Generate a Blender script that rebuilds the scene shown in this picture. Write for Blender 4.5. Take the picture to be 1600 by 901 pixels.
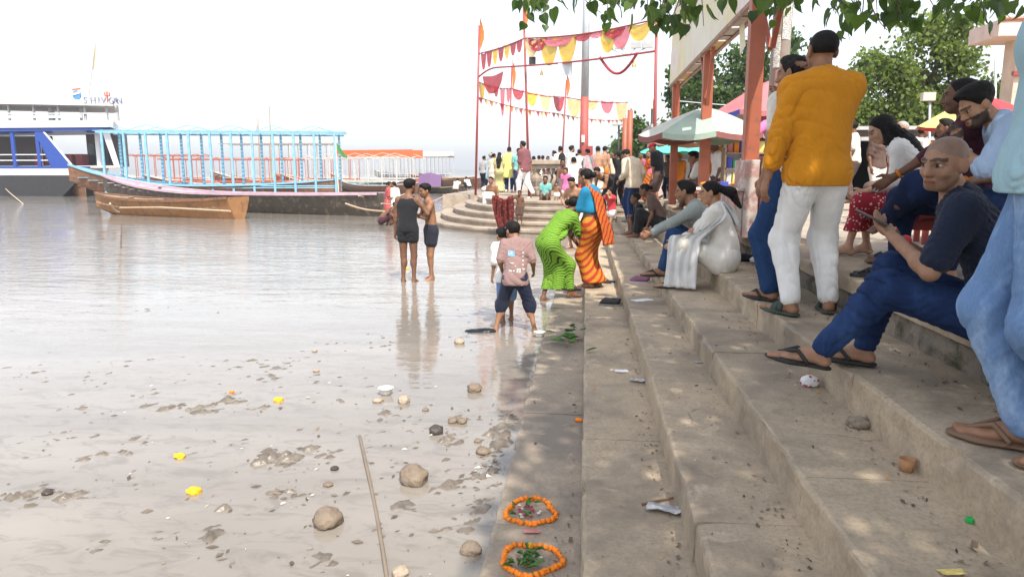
import bpy, bmesh, math, random
import numpy as np
from mathutils import Vector, Matrix, noise as mnoise

for o in list(bpy.data.objects): bpy.data.objects.remove(o, do_unlink=True)
scene = bpy.context.scene
col = scene.collection
random.seed(7); rng = np.random.default_rng(7)
R = math.radians

# ---------------------------------------------------------------- camera
CAMZ = 1.63; FPX = 1100.0; YAW = R(5.94); PITCH = R(9.32)
cam_d = bpy.data.cameras.new('camera'); cam_d.sensor_width = 36.0; cam_d.lens = 36.0*FPX/1600.0
cam_d.clip_start = .05; cam_d.clip_end = 6000
cam = bpy.data.objects.new('camera', cam_d); col.objects.link(cam)
cam.location = (0, 0, CAMZ); cam.rotation_euler = (R(90)-PITCH, 0, YAW)
scene.camera = cam

# ---------------------------------------------------------------- sky, sun, exposure
SUN_AZ, SUN_EL = R(156), R(55)          # azimuth from +Y (along the steps) towards +X (the plaza side)
SUNV = Vector((math.cos(SUN_EL)*math.sin(SUN_AZ), math.cos(SUN_EL)*math.cos(SUN_AZ), math.sin(SUN_EL)))
world = bpy.data.worlds.new('World'); scene.world = world; world.use_nodes = True
nt = world.node_tree; bg = nt.nodes['Background']
sky = nt.nodes.new('ShaderNodeTexSky'); sky.sky_type = 'NISHITA'; sky.sun_disc = False
sky.sun_elevation = SUN_EL; sky.sun_rotation = SUN_AZ
sky.air_density = 1.0; sky.dust_density = 1.7; sky.ozone_density = 1.0; sky.altitude = 80
hsv = nt.nodes.new('ShaderNodeHueSaturation'); hsv.inputs['Saturation'].default_value = .42   # thin monsoon haze: pale, milky sky
nt.links.new(sky.outputs[0], hsv.inputs['Color']); nt.links.new(hsv.outputs[0], bg.inputs[0]); bg.inputs[1].default_value = .13
sun_d = bpy.data.lights.new('sun', 'SUN'); sun_d.energy = 2.7; sun_d.angle = R(.6); sun_d.color = (1, .93, .83)
sun = bpy.data.objects.new('sun', sun_d); col.objects.link(sun)
sun.rotation_euler = SUNV.to_track_quat('Z', 'Y').to_euler()
scene.view_settings.view_transform = 'Standard'; scene.view_settings.look = 'None'
scene.view_settings.exposure = 1.34; scene.view_settings.gamma = 1.0
scene.render.engine = 'CYCLES'
try:
    scene.cycles.use_denoising = True; scene.cycles.max_bounces = 6; scene.cycles.diffuse_bounces = 3
    scene.cycles.transparent_max_bounces = 6; scene.cycles.caustics_reflective = False; scene.cycles.caustics_refractive = False
except Exception: pass

# ---------------------------------------------------------------- measuring the place from the photograph
RIGHT = np.array([math.cos(YAW), math.sin(YAW), 0.])
FWD = np.array([-math.sin(YAW)*math.cos(PITCH), math.cos(YAW)*math.cos(PITCH), -math.sin(PITCH)])
UP = np.cross(RIGHT, FWD); CAM = np.array([0, 0, CAMZ])
def ray(px, py): return FPX*FWD + (px-800)*RIGHT - (py-450.5)*UP
def gp(px, py, z=0.0):
    d = ray(px, py); t = (z-CAMZ)/d[2]; return CAM + d*t
def atY(px, py, Y):
    d = ray(px, py); return CAM + d*(Y/d[1])
def proj(p):
    q = np.asarray(p, float)-CAM; w = q@FWD
    return 800+FPX*(q@RIGHT)/w, 450.5-FPX*(q@UP)/w
def height_at(P, py):
    lo, hi = .05, 12
    for _ in range(40):
        m = (lo+hi)/2
        if proj((P[0], P[1], P[2]+m))[1] > py: lo = m
        else: hi = m
    return lo

# ---------------------------------------------------------------- object helpers
def link(o, parent=None):
    col.objects.link(o)
    if parent is not None: o.parent = parent
    return o
def tag(o, label=None, cat=None, group=None, kind=None):
    if label: o['label'] = label
    if cat: o['category'] = cat
    if group: o['group'] = group
    if kind: o['kind'] = kind
    return o
def empty(name, loc, rz=0, label=None, cat=None, group=None, kind=None):
    o = bpy.data.objects.new(name, None); o.empty_display_size = .1; o.location = [float(v) for v in loc]; o.rotation_euler = (0, 0, rz)
    link(o); return tag(o, label, cat, group, kind)
def npmesh(name, V, F4=None, F3=None, smooth=False):
    V = np.asarray(V, np.float32).reshape(-1, 3); me = bpy.data.meshes.new(name)
    l = []; st = []; n = 0
    if F4 is not None and len(F4):
        F4 = np.asarray(F4, np.int32); l.append(F4.ravel()); st.append(n+4*np.arange(len(F4))); n += 4*len(F4)
    if F3 is not None and len(F3):
        F3 = np.asarray(F3, np.int32); l.append(F3.ravel()); st.append(n+3*np.arange(len(F3))); n += 3*len(F3)
    L = np.concatenate(l).astype(np.int32); S = np.concatenate(st).astype(np.int32)
    me.vertices.add(len(V)); me.vertices.foreach_set('co', V.ravel())
    me.loops.add(len(L)); me.loops.foreach_set('vertex_index', L)
    me.polygons.add(len(S)); me.polygons.foreach_set('loop_start', S)
    me.update(calc_edges=True); me.validate()
    me.polygons.foreach_set('use_smooth', np.full(len(me.polygons), smooth)); return me
def meshobj(name, me, m, parent=None, loc=None):
    o = bpy.data.objects.new(name, me)
    if m is not None and not me.materials: me.materials.append(m)
    if loc is not None: o.location = [float(v) for v in loc]
    return link(o, parent)

class MB:
    """collects simple solids; build() links them as one mesh object"""
    def __init__(s): s.V = []; s.F = []
    def add(s, V, F):
        n = len(s.V); s.V += [tuple(map(float, v)) for v in V]; s.F += [tuple(i+n for i in f) for f in F]; return s
    def box(s, lo, hi, M=None):
        x0, y0, z0 = lo; x1, y1, z1 = hi
        V = [(x0,y0,z0),(x1,y0,z0),(x1,y1,z0),(x0,y1,z0),(x0,y0,z1),(x1,y0,z1),(x1,y1,z1),(x0,y1,z1)]
        if M is not None: V = [M@Vector(v) for v in V]
        return s.add(V, [(3,2,1,0),(4,5,6,7),(0,1,5,4),(1,2,6,5),(2,3,7,6),(3,0,4,7)])
    def bar(s, a, b, w, h=None, up=(0,0,1)):
        a = Vector(a); b = Vector(b); h = h or w; d = (b-a).normalized(); u = Vector(up)
        if abs(d.dot(u)) > .98: u = Vector((0,1,0))
        x = d.cross(u).normalized(); y = x.cross(d)
        V = [p+x*(sx*w/2)+y*(sy*h/2) for p in (a, b) for sx, sy in ((-1,-1),(1,-1),(1,1),(-1,1))]
        return s.add(V, [(3,2,1,0),(4,5,6,7),(0,1,5,4),(1,2,6,5),(2,3,7,6),(3,0,4,7)])
    def tube(s, pts, rad, n=8, cap=True):
        pts = [Vector([float(c) for c in p]) for p in pts]; m = len(pts)
        if not hasattr(rad, '__len__'): rad = [rad]*m
        V = []; F = []; prev = None
        for i, p in enumerate(pts):
            d = (pts[min(i+1, m-1)]-pts[max(i-1, 0)]).normalized()
            u = Vector((0,0,1)) if abs(d.z) < .9 else Vector((1,0,0))
            if prev is not None: x = (prev-d*prev.dot(d)).normalized()
            else: x = d.cross(u).normalized()
            prev = x; y = d.cross(x)
            for k in range(n):
                t = 2*math.pi*k/n; V.append(p+(x*math.cos(t)+y*math.sin(t))*rad[i])
        for i in range(m-1):
            for k in range(n):
                k2 = (k+1) % n; F.append((i*n+k, i*n+k2, (i+1)*n+k2, (i+1)*n+k))
        if cap: F.append(tuple(range(n-1, -1, -1))); F.append(tuple((m-1)*n+k for k in range(n)))
        return s.add(V, F)
    def lathe(s, prof, n=16, c=(0,0,0)):
        V = [(c[0]+r*math.cos(2*math.pi*k/n), c[1]+r*math.sin(2*math.pi*k/n), c[2]+z) for r, z in prof for k in range(n)]
        F = [(i*n+k, i*n+(k+1)%n, (i+1)*n+(k+1)%n, (i+1)*n+k) for i in range(len(prof)-1) for k in range(n)]
        F.append(tuple(range(n-1,-1,-1))); F.append(tuple((len(prof)-1)*n+k for k in range(n)))
        return s.add(V, F)
    def grid(s, P):
        """P[i][j] points -> sheet"""
        a = len(P); b = len(P[0]); V = [p for r in P for p in r]
        return s.add(V, [(i*b+j, i*b+j+1, (i+1)*b+j+1, (i+1)*b+j) for i in range(a-1) for j in range(b-1)])
    def mesh(s, name, smooth=False, bevel=0):
        me = bpy.data.meshes.new(name); me.from_pydata(s.V, [], s.F); me.validate()
        if bevel:
            bm = bmesh.new(); bm.from_mesh(me)
            bmesh.ops.bevel(bm, geom=[e for e in bm.edges if len(e.link_faces) == 2 and e.calc_face_angle(0) > .6], offset=bevel, segments=2, profile=.6, affect='EDGES', clamp_overlap=True)
            bm.to_mesh(me); bm.free()
        if smooth: me.polygons.foreach_set('use_smooth', [True]*len(me.polygons))
        me.update(); return me
    def build(s, name, m, parent=None, loc=None, smooth=False, bevel=0):
        return meshobj(name, s.mesh(name, smooth, bevel), m, parent, loc)

# ---------------------------------------------------------------- materials
MATS = {}
def nodes_of(name):
    m = bpy.data.materials.new(name); m.use_nodes = True; t = m.node_tree
    b = t.nodes['Principled BSDF']; MATS[name] = m; return m, t, b
def coordnode(t, scale=(1,1,1), rot=(0,0,0), kind='Object'):
    tc = t.nodes.new('ShaderNodeTexCoord'); mp = t.nodes.new('ShaderNodeMapping')
    mp.inputs['Scale'].default_value = scale; mp.inputs['Rotation'].default_value = rot
    t.links.new(tc.outputs[kind], mp.inputs[0]); return mp.outputs[0]
def noise(t, v, scale, detail=4, rough=.55, dist=0):
    n = t.nodes.new('ShaderNodeTexNoise'); n.inputs['Scale'].default_value = scale; n.inputs['Detail'].default_value = detail
    n.inputs['Roughness'].default_value = rough; n.inputs['Distortion'].default_value = dist; t.links.new(v, n.inputs['Vector']); return n.outputs[0]
def ramp(t, f, stops, mode='LINEAR'):
    r = t.nodes.new('ShaderNodeValToRGB'); r.color_ramp.interpolation = mode; e = r.color_ramp.elements
    while len(e) < len(stops): e.new(.5)
    for k, (p, c) in enumerate(stops): e[k].position = p; e[k].color = (*c, 1) if len(c) == 3 else c
    t.links.new(f, r.inputs[0]); return r.outputs[0]
def mixc(t, fac, a, b, mode='MIX'):
    m = t.nodes.new('ShaderNodeMix'); m.data_type = 'RGBA'; m.blend_type = mode
    for s, v in ((0, fac), (6, a), (7, b)):
        if hasattr(v, 'is_linked') or hasattr(v, 'links'): t.links.new(v, m.inputs[s])
        elif s == 0: m.inputs[0].default_value = v
        else: m.inputs[s].default_value = (*v, 1)
    return m.outputs[2]
def bump(t, b, h, strength=.3, dist=.01):
    n = t.nodes.new('ShaderNodeBump'); n.inputs['Strength'].default_value = strength; n.inputs['Distance'].default_value = dist
    t.links.new(h, n.inputs['Height']); t.links.new(n.outputs[0], b.inputs['Normal'])
def shade(c, k): return tuple(min(1, v*k) for v in c)
def plain(name, c, rough=.75, var=.18, scale=6, bstr=.25, bscale=60, metal=0, spec=.4, bdist=.004):
    """paint, wood, metal, cloth: one colour with grime and fine relief"""
    if name in MATS: return MATS[name]
    m, t, b = nodes_of(name); v = coordnode(t)
    n1 = noise(t, v, scale, 6, .65)
    t.links.new(ramp(t, n1, [(.25, shade(c, 1-var)), (.5, c), (.8, shade(c, 1+var*.6))]), b.inputs['Base Color'])
    b.inputs['Roughness'].default_value = rough; b.inputs['Metallic'].default_value = metal; b.inputs['Specular IOR Level'].default_value = spec
    bump(t, b, noise(t, v, bscale, 4), bstr, bdist); return m
def worn(name, c, under, amount=.5, rough=.7, scale=9, metal=0):
    """paint worn through to what lies beneath"""
    if name in MATS: return MATS[name]
    m, t, b = nodes_of(name); v = coordnode(t); n1 = noise(t, v, scale, 9, .7, .3); n2 = noise(t, v, 3, 3)
    base = ramp(t, n2, [(.3, shade(c, .82)), (.7, shade(c, 1.1))])
    f = ramp(t, n1, [(amount, (0,0,0)), (amount+.06, (1,1,1))])
    t.links.new(mixc(t, f, under, base), b.inputs['Base Color']); b.inputs['Roughness'].default_value = rough; b.inputs['Metallic'].default_value = metal
    bump(t, b, f, .3, .003); return m
def cloth(name, c, var=.12, rough=.92):
    if name in MATS: return MATS[name]
    m, t, b = nodes_of(name); v = coordnode(t); n1 = noise(t, v, 7, 5, .6)
    t.links.new(ramp(t, n1, [(.25, shade(c, 1-var)), (.75, shade(c, 1+var))]), b.inputs['Base Color'])
    b.inputs['Roughness'].default_value = rough; b.inputs['Specular IOR Level'].default_value = .2; b.inputs['Sheen Weight'].default_value = .08
    n2 = noise(t, coordnode(t, (1,1,.35)), 16, 4, .6, .5); n3 = noise(t, v, 260, 2)
    ad = t.nodes.new('ShaderNodeMath'); ad.operation = 'MULTIPLY_ADD'; ad.inputs[1].default_value = .12
    t.links.new(n3, ad.inputs[0]); t.links.new(n2, ad.inputs[2]); bump(t, b, ad.outputs[0], .8, .016); return m
def denim(name, c, light):
    if name in MATS: return MATS[name]
    m, t, b = nodes_of(name); v = coordnode(t); n1 = noise(t, coordnode(t, (1,1,.5)), 5, 6, .7)
    base = ramp(t, n1, [(.30, shade(c,.8)), (.5, c), (.72, light)])
    n2 = noise(t, coordnode(t, (1,1,.12)), 420, 1)
    t.links.new(mixc(t, .10, base, ramp(t, n2, [(.35, shade(c,.6)), (.65, shade(light,1.2))])), b.inputs['Base Color'])
    b.inputs['Roughness'].default_value = .88; b.inputs['Specular IOR Level'].default_value = .2
    bump(t, b, noise(t, coordnode(t, (1,1,.6)), 9, 4, .55, .8), .55, .016); return m
def stripes(name, c1, c2, freq, rot=(0,0,0), duty=.5, distort=1.0, third=None):
    if name in MATS: return MATS[name]
    m, t, b = nodes_of(name); v = coordnode(t, (1,1,1), rot)
    w = t.nodes.new('ShaderNodeTexWave'); w.inputs['Scale'].default_value = freq; w.inputs['Distortion'].default_value = distort
    w.inputs['Detail'].default_value = 2; w.inputs['Detail Scale'].default_value = 1.5; w.bands_direction = 'Z'
    t.links.new(v, w.inputs[0])
    st = [(0, c1), (duty, c1), (duty+.05, c2), (1, c2)]
    if third: st = [(0, c1), (duty*.8, c1), (duty*.85, third), (duty, third), (duty+.04, c2), (1, c2)]
    c = ramp(t, w.outputs[1], st); n = noise(t, coordnode(t), 30, 3)
    t.links.new(mixc(t, .3, c, mixc(t, 1, c, ramp(t, n, [(.3,(.5,.5,.5)),(.7,(1,1,1))]), 'MULTIPLY')), b.inputs['Base Color'])
    b.inputs['Roughness'].default_value = .85; b.inputs['Specular IOR Level'].default_value = .25
    bump(t, b, noise(t, coordnode(t, (1,1,.3)), 15, 4, .6, .5), .5, .012); return m
def spots(name, c1, c2, scale, thr=.28, rnd=.9):
    if name in MATS: return MATS[name]
    m, t, b = nodes_of(name); v = coordnode(t); vo = t.nodes.new('ShaderNodeTexVoronoi'); vo.inputs['Scale'].default_value = scale
    vo.inputs['Randomness'].default_value = rnd; t.links.new(v, vo.inputs['Vector'])
    t.links.new(ramp(t, vo.outputs[0], [(thr, c2), (thr+.06, c1)]), b.inputs['Base Color'])
    b.inputs['Roughness'].default_value = .9; b.inputs['Specular IOR Level'].default_value = .2
    bump(t, b, noise(t, coordnode(t, (1,1,.35)), 15, 4, .6, .5), .5, .012); return m
# ================================================================= people: bodies as one smooth surface
def unit(v):
    v = np.asarray(v, float); return v/(np.linalg.norm(v)+1e-9)
def rotm(ax, a):
    c, s = math.cos(a), math.sin(a)
    return np.array({'x': [[1,0,0],[0,c,-s],[0,s,c]], 'y': [[c,0,s],[0,1,0],[-s,0,c]], 'z': [[c,-s,0],[s,c,0],[0,0,1]]}[ax])
class Prim:
    """tapered capsule a-b (flattened in frame Rm by sc) or ellipsoid (b None: radii ra along Rm rows)"""
    def __init__(s, tag, a, b, ra, rb=None, Rm=None, sc=None, k=.02, neg=False):
        s.tag = tag; s.a = np.asarray(a, float); s.b = None if b is None else np.asarray(b, float)
        s.ra = ra; s.rb = ra if rb is None else rb; s.Rm = Rm; s.sc = sc; s.k = k; s.neg = neg
    def grow(s, d, tag=None, k=None):
        ra = tuple(np.asarray(s.ra)+d) if s.b is None else s.ra+d
        rb = s.rb+d if s.b is not None else None
        return Prim(tag or s.tag, s.a, s.b, ra, rb, s.Rm, s.sc, s.k if k is None else k)
    def bounds(s):
        if s.b is None: r = max(s.ra); return s.a-r, s.a+r
        r = max(s.ra, s.rb)*(1 if s.sc is None else max(1, max(s.sc))); return np.minimum(s.a, s.b)-r, np.maximum(s.a, s.b)+r
    def dist(s, X, Y, Z):
        x = X-np.float32(s.a[0]); y = Y-np.float32(s.a[1]); z = Z-np.float32(s.a[2])
        if s.b is None:
            if s.Rm is not None:
                m = s.Rm.astype(np.float32)
                x, y, z = m[0,0]*x+m[0,1]*y+m[0,2]*z, m[1,0]*x+m[1,1]*y+m[1,2]*z, m[2,0]*x+m[2,1]*y+m[2,2]*z
            r = [np.float32(v) for v in s.ra]
            k0 = np.sqrt((x/r[0])**2+(y/r[1])**2+(z/r[2])**2); k1 = np.sqrt((x/r[0]**2)**2+(y/r[1]**2)**2+(z/r[2]**2)**2)+np.float32(1e-6)
            return k0*(k0-1)/k1
        b = s.b-s.a; f = 1.
        if s.Rm is not None:
            m = s.Rm; b = m@b/np.array(s.sc); m = (m/np.array(s.sc)[:, None]).astype(np.float32); f = min(s.sc)
            x, y, z = m[0,0]*x+m[0,1]*y+m[0,2]*z, m[1,0]*x+m[1,1]*y+m[1,2]*z, m[2,0]*x+m[2,1]*y+m[2,2]*z
        b = b.astype(np.float32); bb = float(b@b)+1e-9
        t = np.clip((x*b[0]+y*b[1]+z*b[2])/np.float32(bb), 0, 1)
        return (np.sqrt((x-t*b[0])**2+(y-t*b[1])**2+(z-t*b[2])**2)-(np.float32(s.ra)+t*np.float32(s.rb-s.ra)))*np.float32(f)
class Field:
    def __init__(s, prims, h, pad=.05, first=0, fcut=None):
        lo = np.min([p.bounds()[0] for p in prims if not p.neg], 0)-pad; hi = np.max([p.bounds()[1] for p in prims if not p.neg], 0)+pad
        s.h = h; s.lo = lo; n = np.ceil((hi-lo)/h).astype(int)+1; s.n = n
        s.ax = [(lo[i]+h*np.arange(n[i])).astype(np.float32) for i in range(3)]
        s.f = np.full(n, .25, np.float32)
        for i, p in enumerate(prims):
            if first and i == first: s.cut(*fcut)
            if not p.neg: s.apply(p)
        for p in prims:
            if p.neg: s.apply(p)
    def grids(s, sl=(slice(None),)*3): return s.ax[0][sl[0]][:, None, None], s.ax[1][sl[1]][None, :, None], s.ax[2][sl[2]][None, None, :]
    def apply(s, p):
        lo, hi = p.bounds(); m = .045+p.k+s.h
        i0 = np.maximum(0, np.floor((lo-m-s.lo)/s.h).astype(int)); i1 = np.minimum(s.n, np.ceil((hi+m-s.lo)/s.h).astype(int)+1)
        if (i1 <= i0).any(): return
        sl = tuple(slice(a, b) for a, b in zip(i0, i1)); d = p.dist(*s.grids(sl)).astype(np.float32); f = s.f[sl]; k = np.float32(p.k)
        if p.neg:
            hh = np.maximum(k-np.abs(-d-f), 0)/k; s.f[sl] = np.maximum(f, -d)+hh*hh*k*np.float32(.25)
        else:
            hh = np.maximum(k-np.abs(d-f), 0)/k; s.f[sl] = np.minimum(f, d)-hh*hh*k*np.float32(.25)
    def cut(s, n, d):
        """keep the side where n.p < d"""
        X, Y, Z = s.grids(); s.f = np.maximum(s.f, (np.float32(n[0])*X+np.float32(n[1])*Y+np.float32(n[2])*Z-np.float32(d)))
    def wrinkle(s, amp, freq=22, seed=0, zs=.5, oct=5):
        """creases: warped ridges, strong in some places and slack in others"""
        r = np.random.default_rng(seed+11); X, Y, Z = s.grids(); F = np.float32; tot = 0
        wx = np.sin(X*F(9)+Z*F(7)+F(seed))*F(.045)+np.sin(Y*F(11)-Z*F(6))*F(.04)+np.sin((X+Y)*F(17)+Z*F(15))*F(.018)
        for i in range(oct):
            d = unit(r.normal(size=3)*np.array([1, 1, zs*2.2]))*freq*(.8+.45*i)
            q = np.sin(F(d[0])*(X+wx)+F(d[1])*(Y+wx)+F(d[2])*(Z+wx)+F(r.random()*6))
            g = r.normal(size=3)*4.5; mk = np.clip(np.sin(F(g[0])*X+F(g[1])*Y+F(g[2])*Z+F(r.random()*6))+F(.35), 0, 1)
            tot = tot+mk*(F(.72)-np.sqrt(np.abs(q)+F(.01)))/(1+.25*i)
        s.f = s.f+(tot*F(amp)).astype(np.float32)
    def mesh(s):
        f = s.f; h = s.h; ins = f < 0
        c = [ins[i:ins.shape[0]-1+i, j:ins.shape[1]-1+j, k:ins.shape[2]-1+k] for i in (0,1) for j in (0,1) for k in (0,1)]
        cnt = sum(x.astype(np.int8) for x in c); cells = np.argwhere((cnt > 0) & (cnt < 8))
        if not len(cells): return None
        idx = np.full(cnt.shape, -1, np.int32); idx[cells[:,0], cells[:,1], cells[:,2]] = np.arange(len(cells))
        acc = np.zeros((len(cells), 3)); num = np.zeros(len(cells))
        cor = [(i,j,k) for i in (0,1) for j in (0,1) for k in (0,1)]
        val = {q: f[cells[:,0]+q[0], cells[:,1]+q[1], cells[:,2]+q[2]] for q in cor}
        for a in cor:
            for ax in range(3):
                if a[ax]: continue
                b = tuple(1 if q == ax else a[q] for q in range(3)); va, vb = val[a], val[b]; x = (va < 0) != (vb < 0)
                t = np.where(x, va/(va-vb+1e-12), 0); p = np.repeat(np.array(a, float)[None], len(cells), 0); p[:, ax] = t
                acc[x] += p[x]; num[x] += 1
        V = s.lo+(cells+acc/num[:, None])*h
        Q = []
        for ax in range(3):
            o1, o2 = [q for q in range(3) if q != ax]
            sa = [slice(None)]*3; sb = [slice(None)]*3; sa[ax] = slice(0, -1); sb[ax] = slice(1, None)
            A = ins[tuple(sa)]; B = ins[tuple(sb)]; e = np.argwhere(A != B)
            e = e[(e[:,o1] > 0) & (e[:,o2] > 0) & (e[:,o1] < idx.shape[o1]) & (e[:,o2] < idx.shape[o2])]
            if not len(e): continue
            fl = A[e[:,0], e[:,1], e[:,2]]; q = []
            for d1, d2 in ((1,1),(0,1),(0,0),(1,0)):
                cc = e.copy(); cc[:,o1] -= d1; cc[:,o2] -= d2; q.append(idx[cc[:,0], cc[:,1], cc[:,2]])
            q = np.stack(q, 1); rev = fl if ax == 1 else ~fl
            q[rev] = q[rev][:, ::-1]; Q.append(q)
        Q = np.concatenate(Q); Q = Q[(Q >= 0).all(1)]
        return V, Q

def ik(a, t, l1, l2, pole):
    a = np.asarray(a, float); t = np.asarray(t, float); d = t-a; L = np.linalg.norm(d); D = min(L, (l1+l2)*.998); D = max(D, abs(l1-l2)+.01); u = d/(L+1e-9)
    x = (l1*l1-l2*l2+D*D)/(2*D); y = math.sqrt(max(l1*l1-x*x, 0)); p = np.asarray(pole, float); p = unit(p-u*(p@u))
    return a+u*x+p*y, a+u*D

MATSKIN = None
def skin_material():
    global MATSKIN
    if MATSKIN: return MATSKIN
    m, t, b = nodes_of('skin'); at = t.nodes.new('ShaderNodeAttribute'); at.attribute_name = 'Col'
    v = coordnode(t); n = noise(t, v, 28, 4, .6)
    t.links.new(mixc(t, 1, at.outputs[0], ramp(t, n, [(.3, (.82,.8,.8)), (.7, (1.08,1.04,1.02))]), 'MULTIPLY'), b.inputs['Base Color'])
    b.inputs['Roughness'].default_value = .55; b.inputs['Specular IOR Level'].default_value = .35
    b.inputs['Subsurface Weight'].default_value = .06; b.inputs['Subsurface Radius'].default_value = (.01,.004,.002)
    bump(t, b, noise(t, v, 110, 4, .7), .3, .004); MATSKIN = m; return m
def hair_material(name='hair_black', c=(.0075,.0062,.0058)):
    if name in MATS: return MATS[name]
    m, t, b = nodes_of(name); v = coordnode(t, (1,1,.12)); n = noise(t, v, 180, 3, .6)
    t.links.new(ramp(t, n, [(.3, shade(c,.6)), (.75, shade(c, 2.2))]), b.inputs['Base Color'])
    b.inputs['Roughness'].default_value = .6; b.inputs['Specular IOR Level'].default_value = .16
    bump(t, b, n, .7, .006); return m

SKIN = {'tan': (.40,.225,.135), 'brown': (.29,.15,.085), 'dark': (.17,.085,.05), 'fair': (.5,.3,.2)}
NPEOPLE = 0
def person(label, P, H, yaw=0, skin='brown', fat=1.0, fem=False, child=False, vox=None, hair='short', hairmat=None, wear=(), cat='person', group=None, beard=0, scalp=None, fingers=True, **po):
    """P foot point, H height, yaw facing (0 looks along +Y, positive turns left); pose in units of H: x right, y forward, z up"""
    global NPEOPLE; NPEOPLE += 1
    seed = NPEOPLE; P = np.asarray(P, float)
    if vox is None:
        vox = float(np.clip(np.linalg.norm(P-CAM)/760, .0068, .02))
    g = lambda k, d: po.get(k, d)
    pel = np.array(g('pel', (0, 0, .525 if not child else .50)), float); lean, side, twist = R(g('lean', 2)), R(g('side', 0)), R(g('twist', 0)); slouch = R(g('slouch', 6)); plean = R(g('plean', g('lean', 2)*.4)); pyaw = R(g('pyaw', 0))
    def frame(l, s, tw):
        z = unit([math.sin(s), math.sin(l)*math.cos(s), math.cos(l)*math.cos(s)]); y0 = np.array([-math.sin(tw), math.cos(tw), 0])
        x = unit(np.cross(y0, z)) if abs(y0@z) < .98 else unit([math.cos(tw), math.sin(tw), 0]); return np.array([x, np.cross(z, x), z])
    Fp = frame(plean, side*.4, pyaw); Fc = frame(lean+slouch, side, pyaw+twist); Fm = frame((plean+lean)/2, side*.7, pyaw+twist*.5)
    sw = (.094 if fem else .105)*(.92 if child else 1); hw = .054 if fem else .05
    waist = pel+Fp[2]*.03+Fm[2]*.07; chest = waist+Fm[2]*.04+Fc[2]*.08; neck = chest+Fc[2]*.085
    shL = neck-Fc[2]*.018-Fc[0]*sw+Fc[0]*0; shR = neck-Fc[2]*.018+Fc[0]*sw
    shL = shL+Fc[2]*g('shrugL', 0)+Fc[1]*g('reachL', 0); shR = shR+Fc[2]*g('shrugR', 0)+Fc[1]*g('reachR', 0)
    hipL = pel-Fp[0]*hw-Fp[2]*.02; hipR = pel+Fp[0]*hw-Fp[2]*.02
    ua, fa = .168, .15; th, sn = .248, .238
    if child: th, sn, ua, fa = .235, .225, .16, .145
    wL = np.array(g('hl', tuple(shL+np.array([-.028, .03, -.305])))); wR = np.array(g('hr', tuple(shR+np.array([.028, .03, -.305]))))
    elL, wL = ik(shL, wL, ua, fa, g('el', (-.25, -1, -.1))); elR, wR = ik(shR, wR, ua, fa, g('er', (.25, -1, -.1)))
    aL = np.array(g('fl', (-.06, 0, .045))); aR = np.array(g('fr', (.06, 0, .045)))
    knL, aL = ik(hipL, aL, th, sn, g('kl', (-.15, 1, 0))); knR, aR = ik(hipR, aR, th, sn, g('kr', (.15, 1, 0)))
    hy, hp, hrl = [R(v) for v in g('head', (0, 0, 0))]
    hh = .132 if not child else .158
    Rh = (rotm('z', pyaw+twist+hy)@rotm('x', -hp)@rotm('y', hrl)).T
    att = neck+unit(Fc[2]*.55+Rh[2]*.5+Rh[1]*.12)*(.078 if not child else .066); O = att-Rh.T@np.array([0, -.1, .27])*hh
    hd = lambda p: O+Rh.T@np.array(p, float)*hh
    f = fat; fl2 = (1, .70, 1)
    B = []; A = B.append
    A(Prim('torso', pel-Fp[0]*.028, pel+Fp[0]*.028, .062*f*(1.08 if fem else 1), None, Fp, (1,.84,1), k=.03))
    A(Prim('torso', pel+Fp[2]*.02, waist, .070*f, .066*f*(.92 if fem else 1), Fm, fl2, k=.03))
    A(Prim('torso', waist-Fc[0]*.012, chest-Fc[0]*.024, .062*f*(.94 if fem else 1), .066*f**.5, Fc, fl2, k=.03)); A(Prim('torso', waist+Fc[0]*.012, chest+Fc[0]*.024, .062*f*(.94 if fem else 1), .066*f**.5, Fc, fl2, k=.03))
    A(Prim('torso', chest-Fc[0]*.045+Fc[2]*.02, chest+Fc[0]*.045+Fc[2]*.02, .052, None, Fc, fl2, k=.03))
    A(Prim('torso', shL*.9+neck*.1-Fc[2]*.012, neck-Fc[2]*.004, .030, .036, k=.025)); A(Prim('torso', shR*.9+neck*.1-Fc[2]*.012, neck-Fc[2]*.004, .030, .036, k=.025))
    if f > 1.08: A(Prim('torso', waist+Fm[1]*.02-Fm[2]*.03, None, (.075*f, .06*f, .07*f), None, Fm, k=.04))
    if fem:
        for s in (-1, 1): A(Prim('torso', chest+Fc[0]*s*.034+Fc[1]*.042-Fc[2]*.012, None, (.033, .033, .034), None, Fc, k=.03))
    elif not child:
        for s in (-1, 1): A(Prim('torso', chest+Fc[0]*s*.034+Fc[1]*.03+Fc[2]*.012, None, (.036, .024, .026), None, Fc, k=.02))
    A(Prim('neck', neck-Fc[2]*.015, att, .034*(.88 if fem else 1), .030*(.86 if fem else 1), k=.022))
    lr = (.92 if fem else 1)*f**.5
    for s, sh, el, w in ((-1, shL, elL, wL), (1, shR, elR, wR)):
        T = 'L' if s < 0 else 'R'
        A(Prim('uarm'+T, sh, el, .029*lr, .021*lr, k=.022)); A(Prim('uarm'+T, sh*.62+el*.38, None, (.027*lr,)*3, k=.02))
        A(Prim('farm'+T, el, w, .0215*lr, .0145*lr, k=.015)); A(Prim('farm'+T, el*.75+w*.25, None, (.0225*lr,)*3, k=.015))
        d = unit(g('hd'+T, w-el)); nh = g('palm'+T, (-s, 0, 0)); n = np.asarray(nh, float); n = unit(n-d*(n@d)); sd = np.cross(n, d)*1.0
        th_s = 1 if (sd@np.array([0, 1, .3])) > 0 else -1; sd = sd*th_s                      # thumb on the forward side of a hanging hand
        if 'thumb'+T in po:
            tv = np.asarray(po['thumb'+T], float); sd = sd if sd@tv > 0 else -sd
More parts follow.
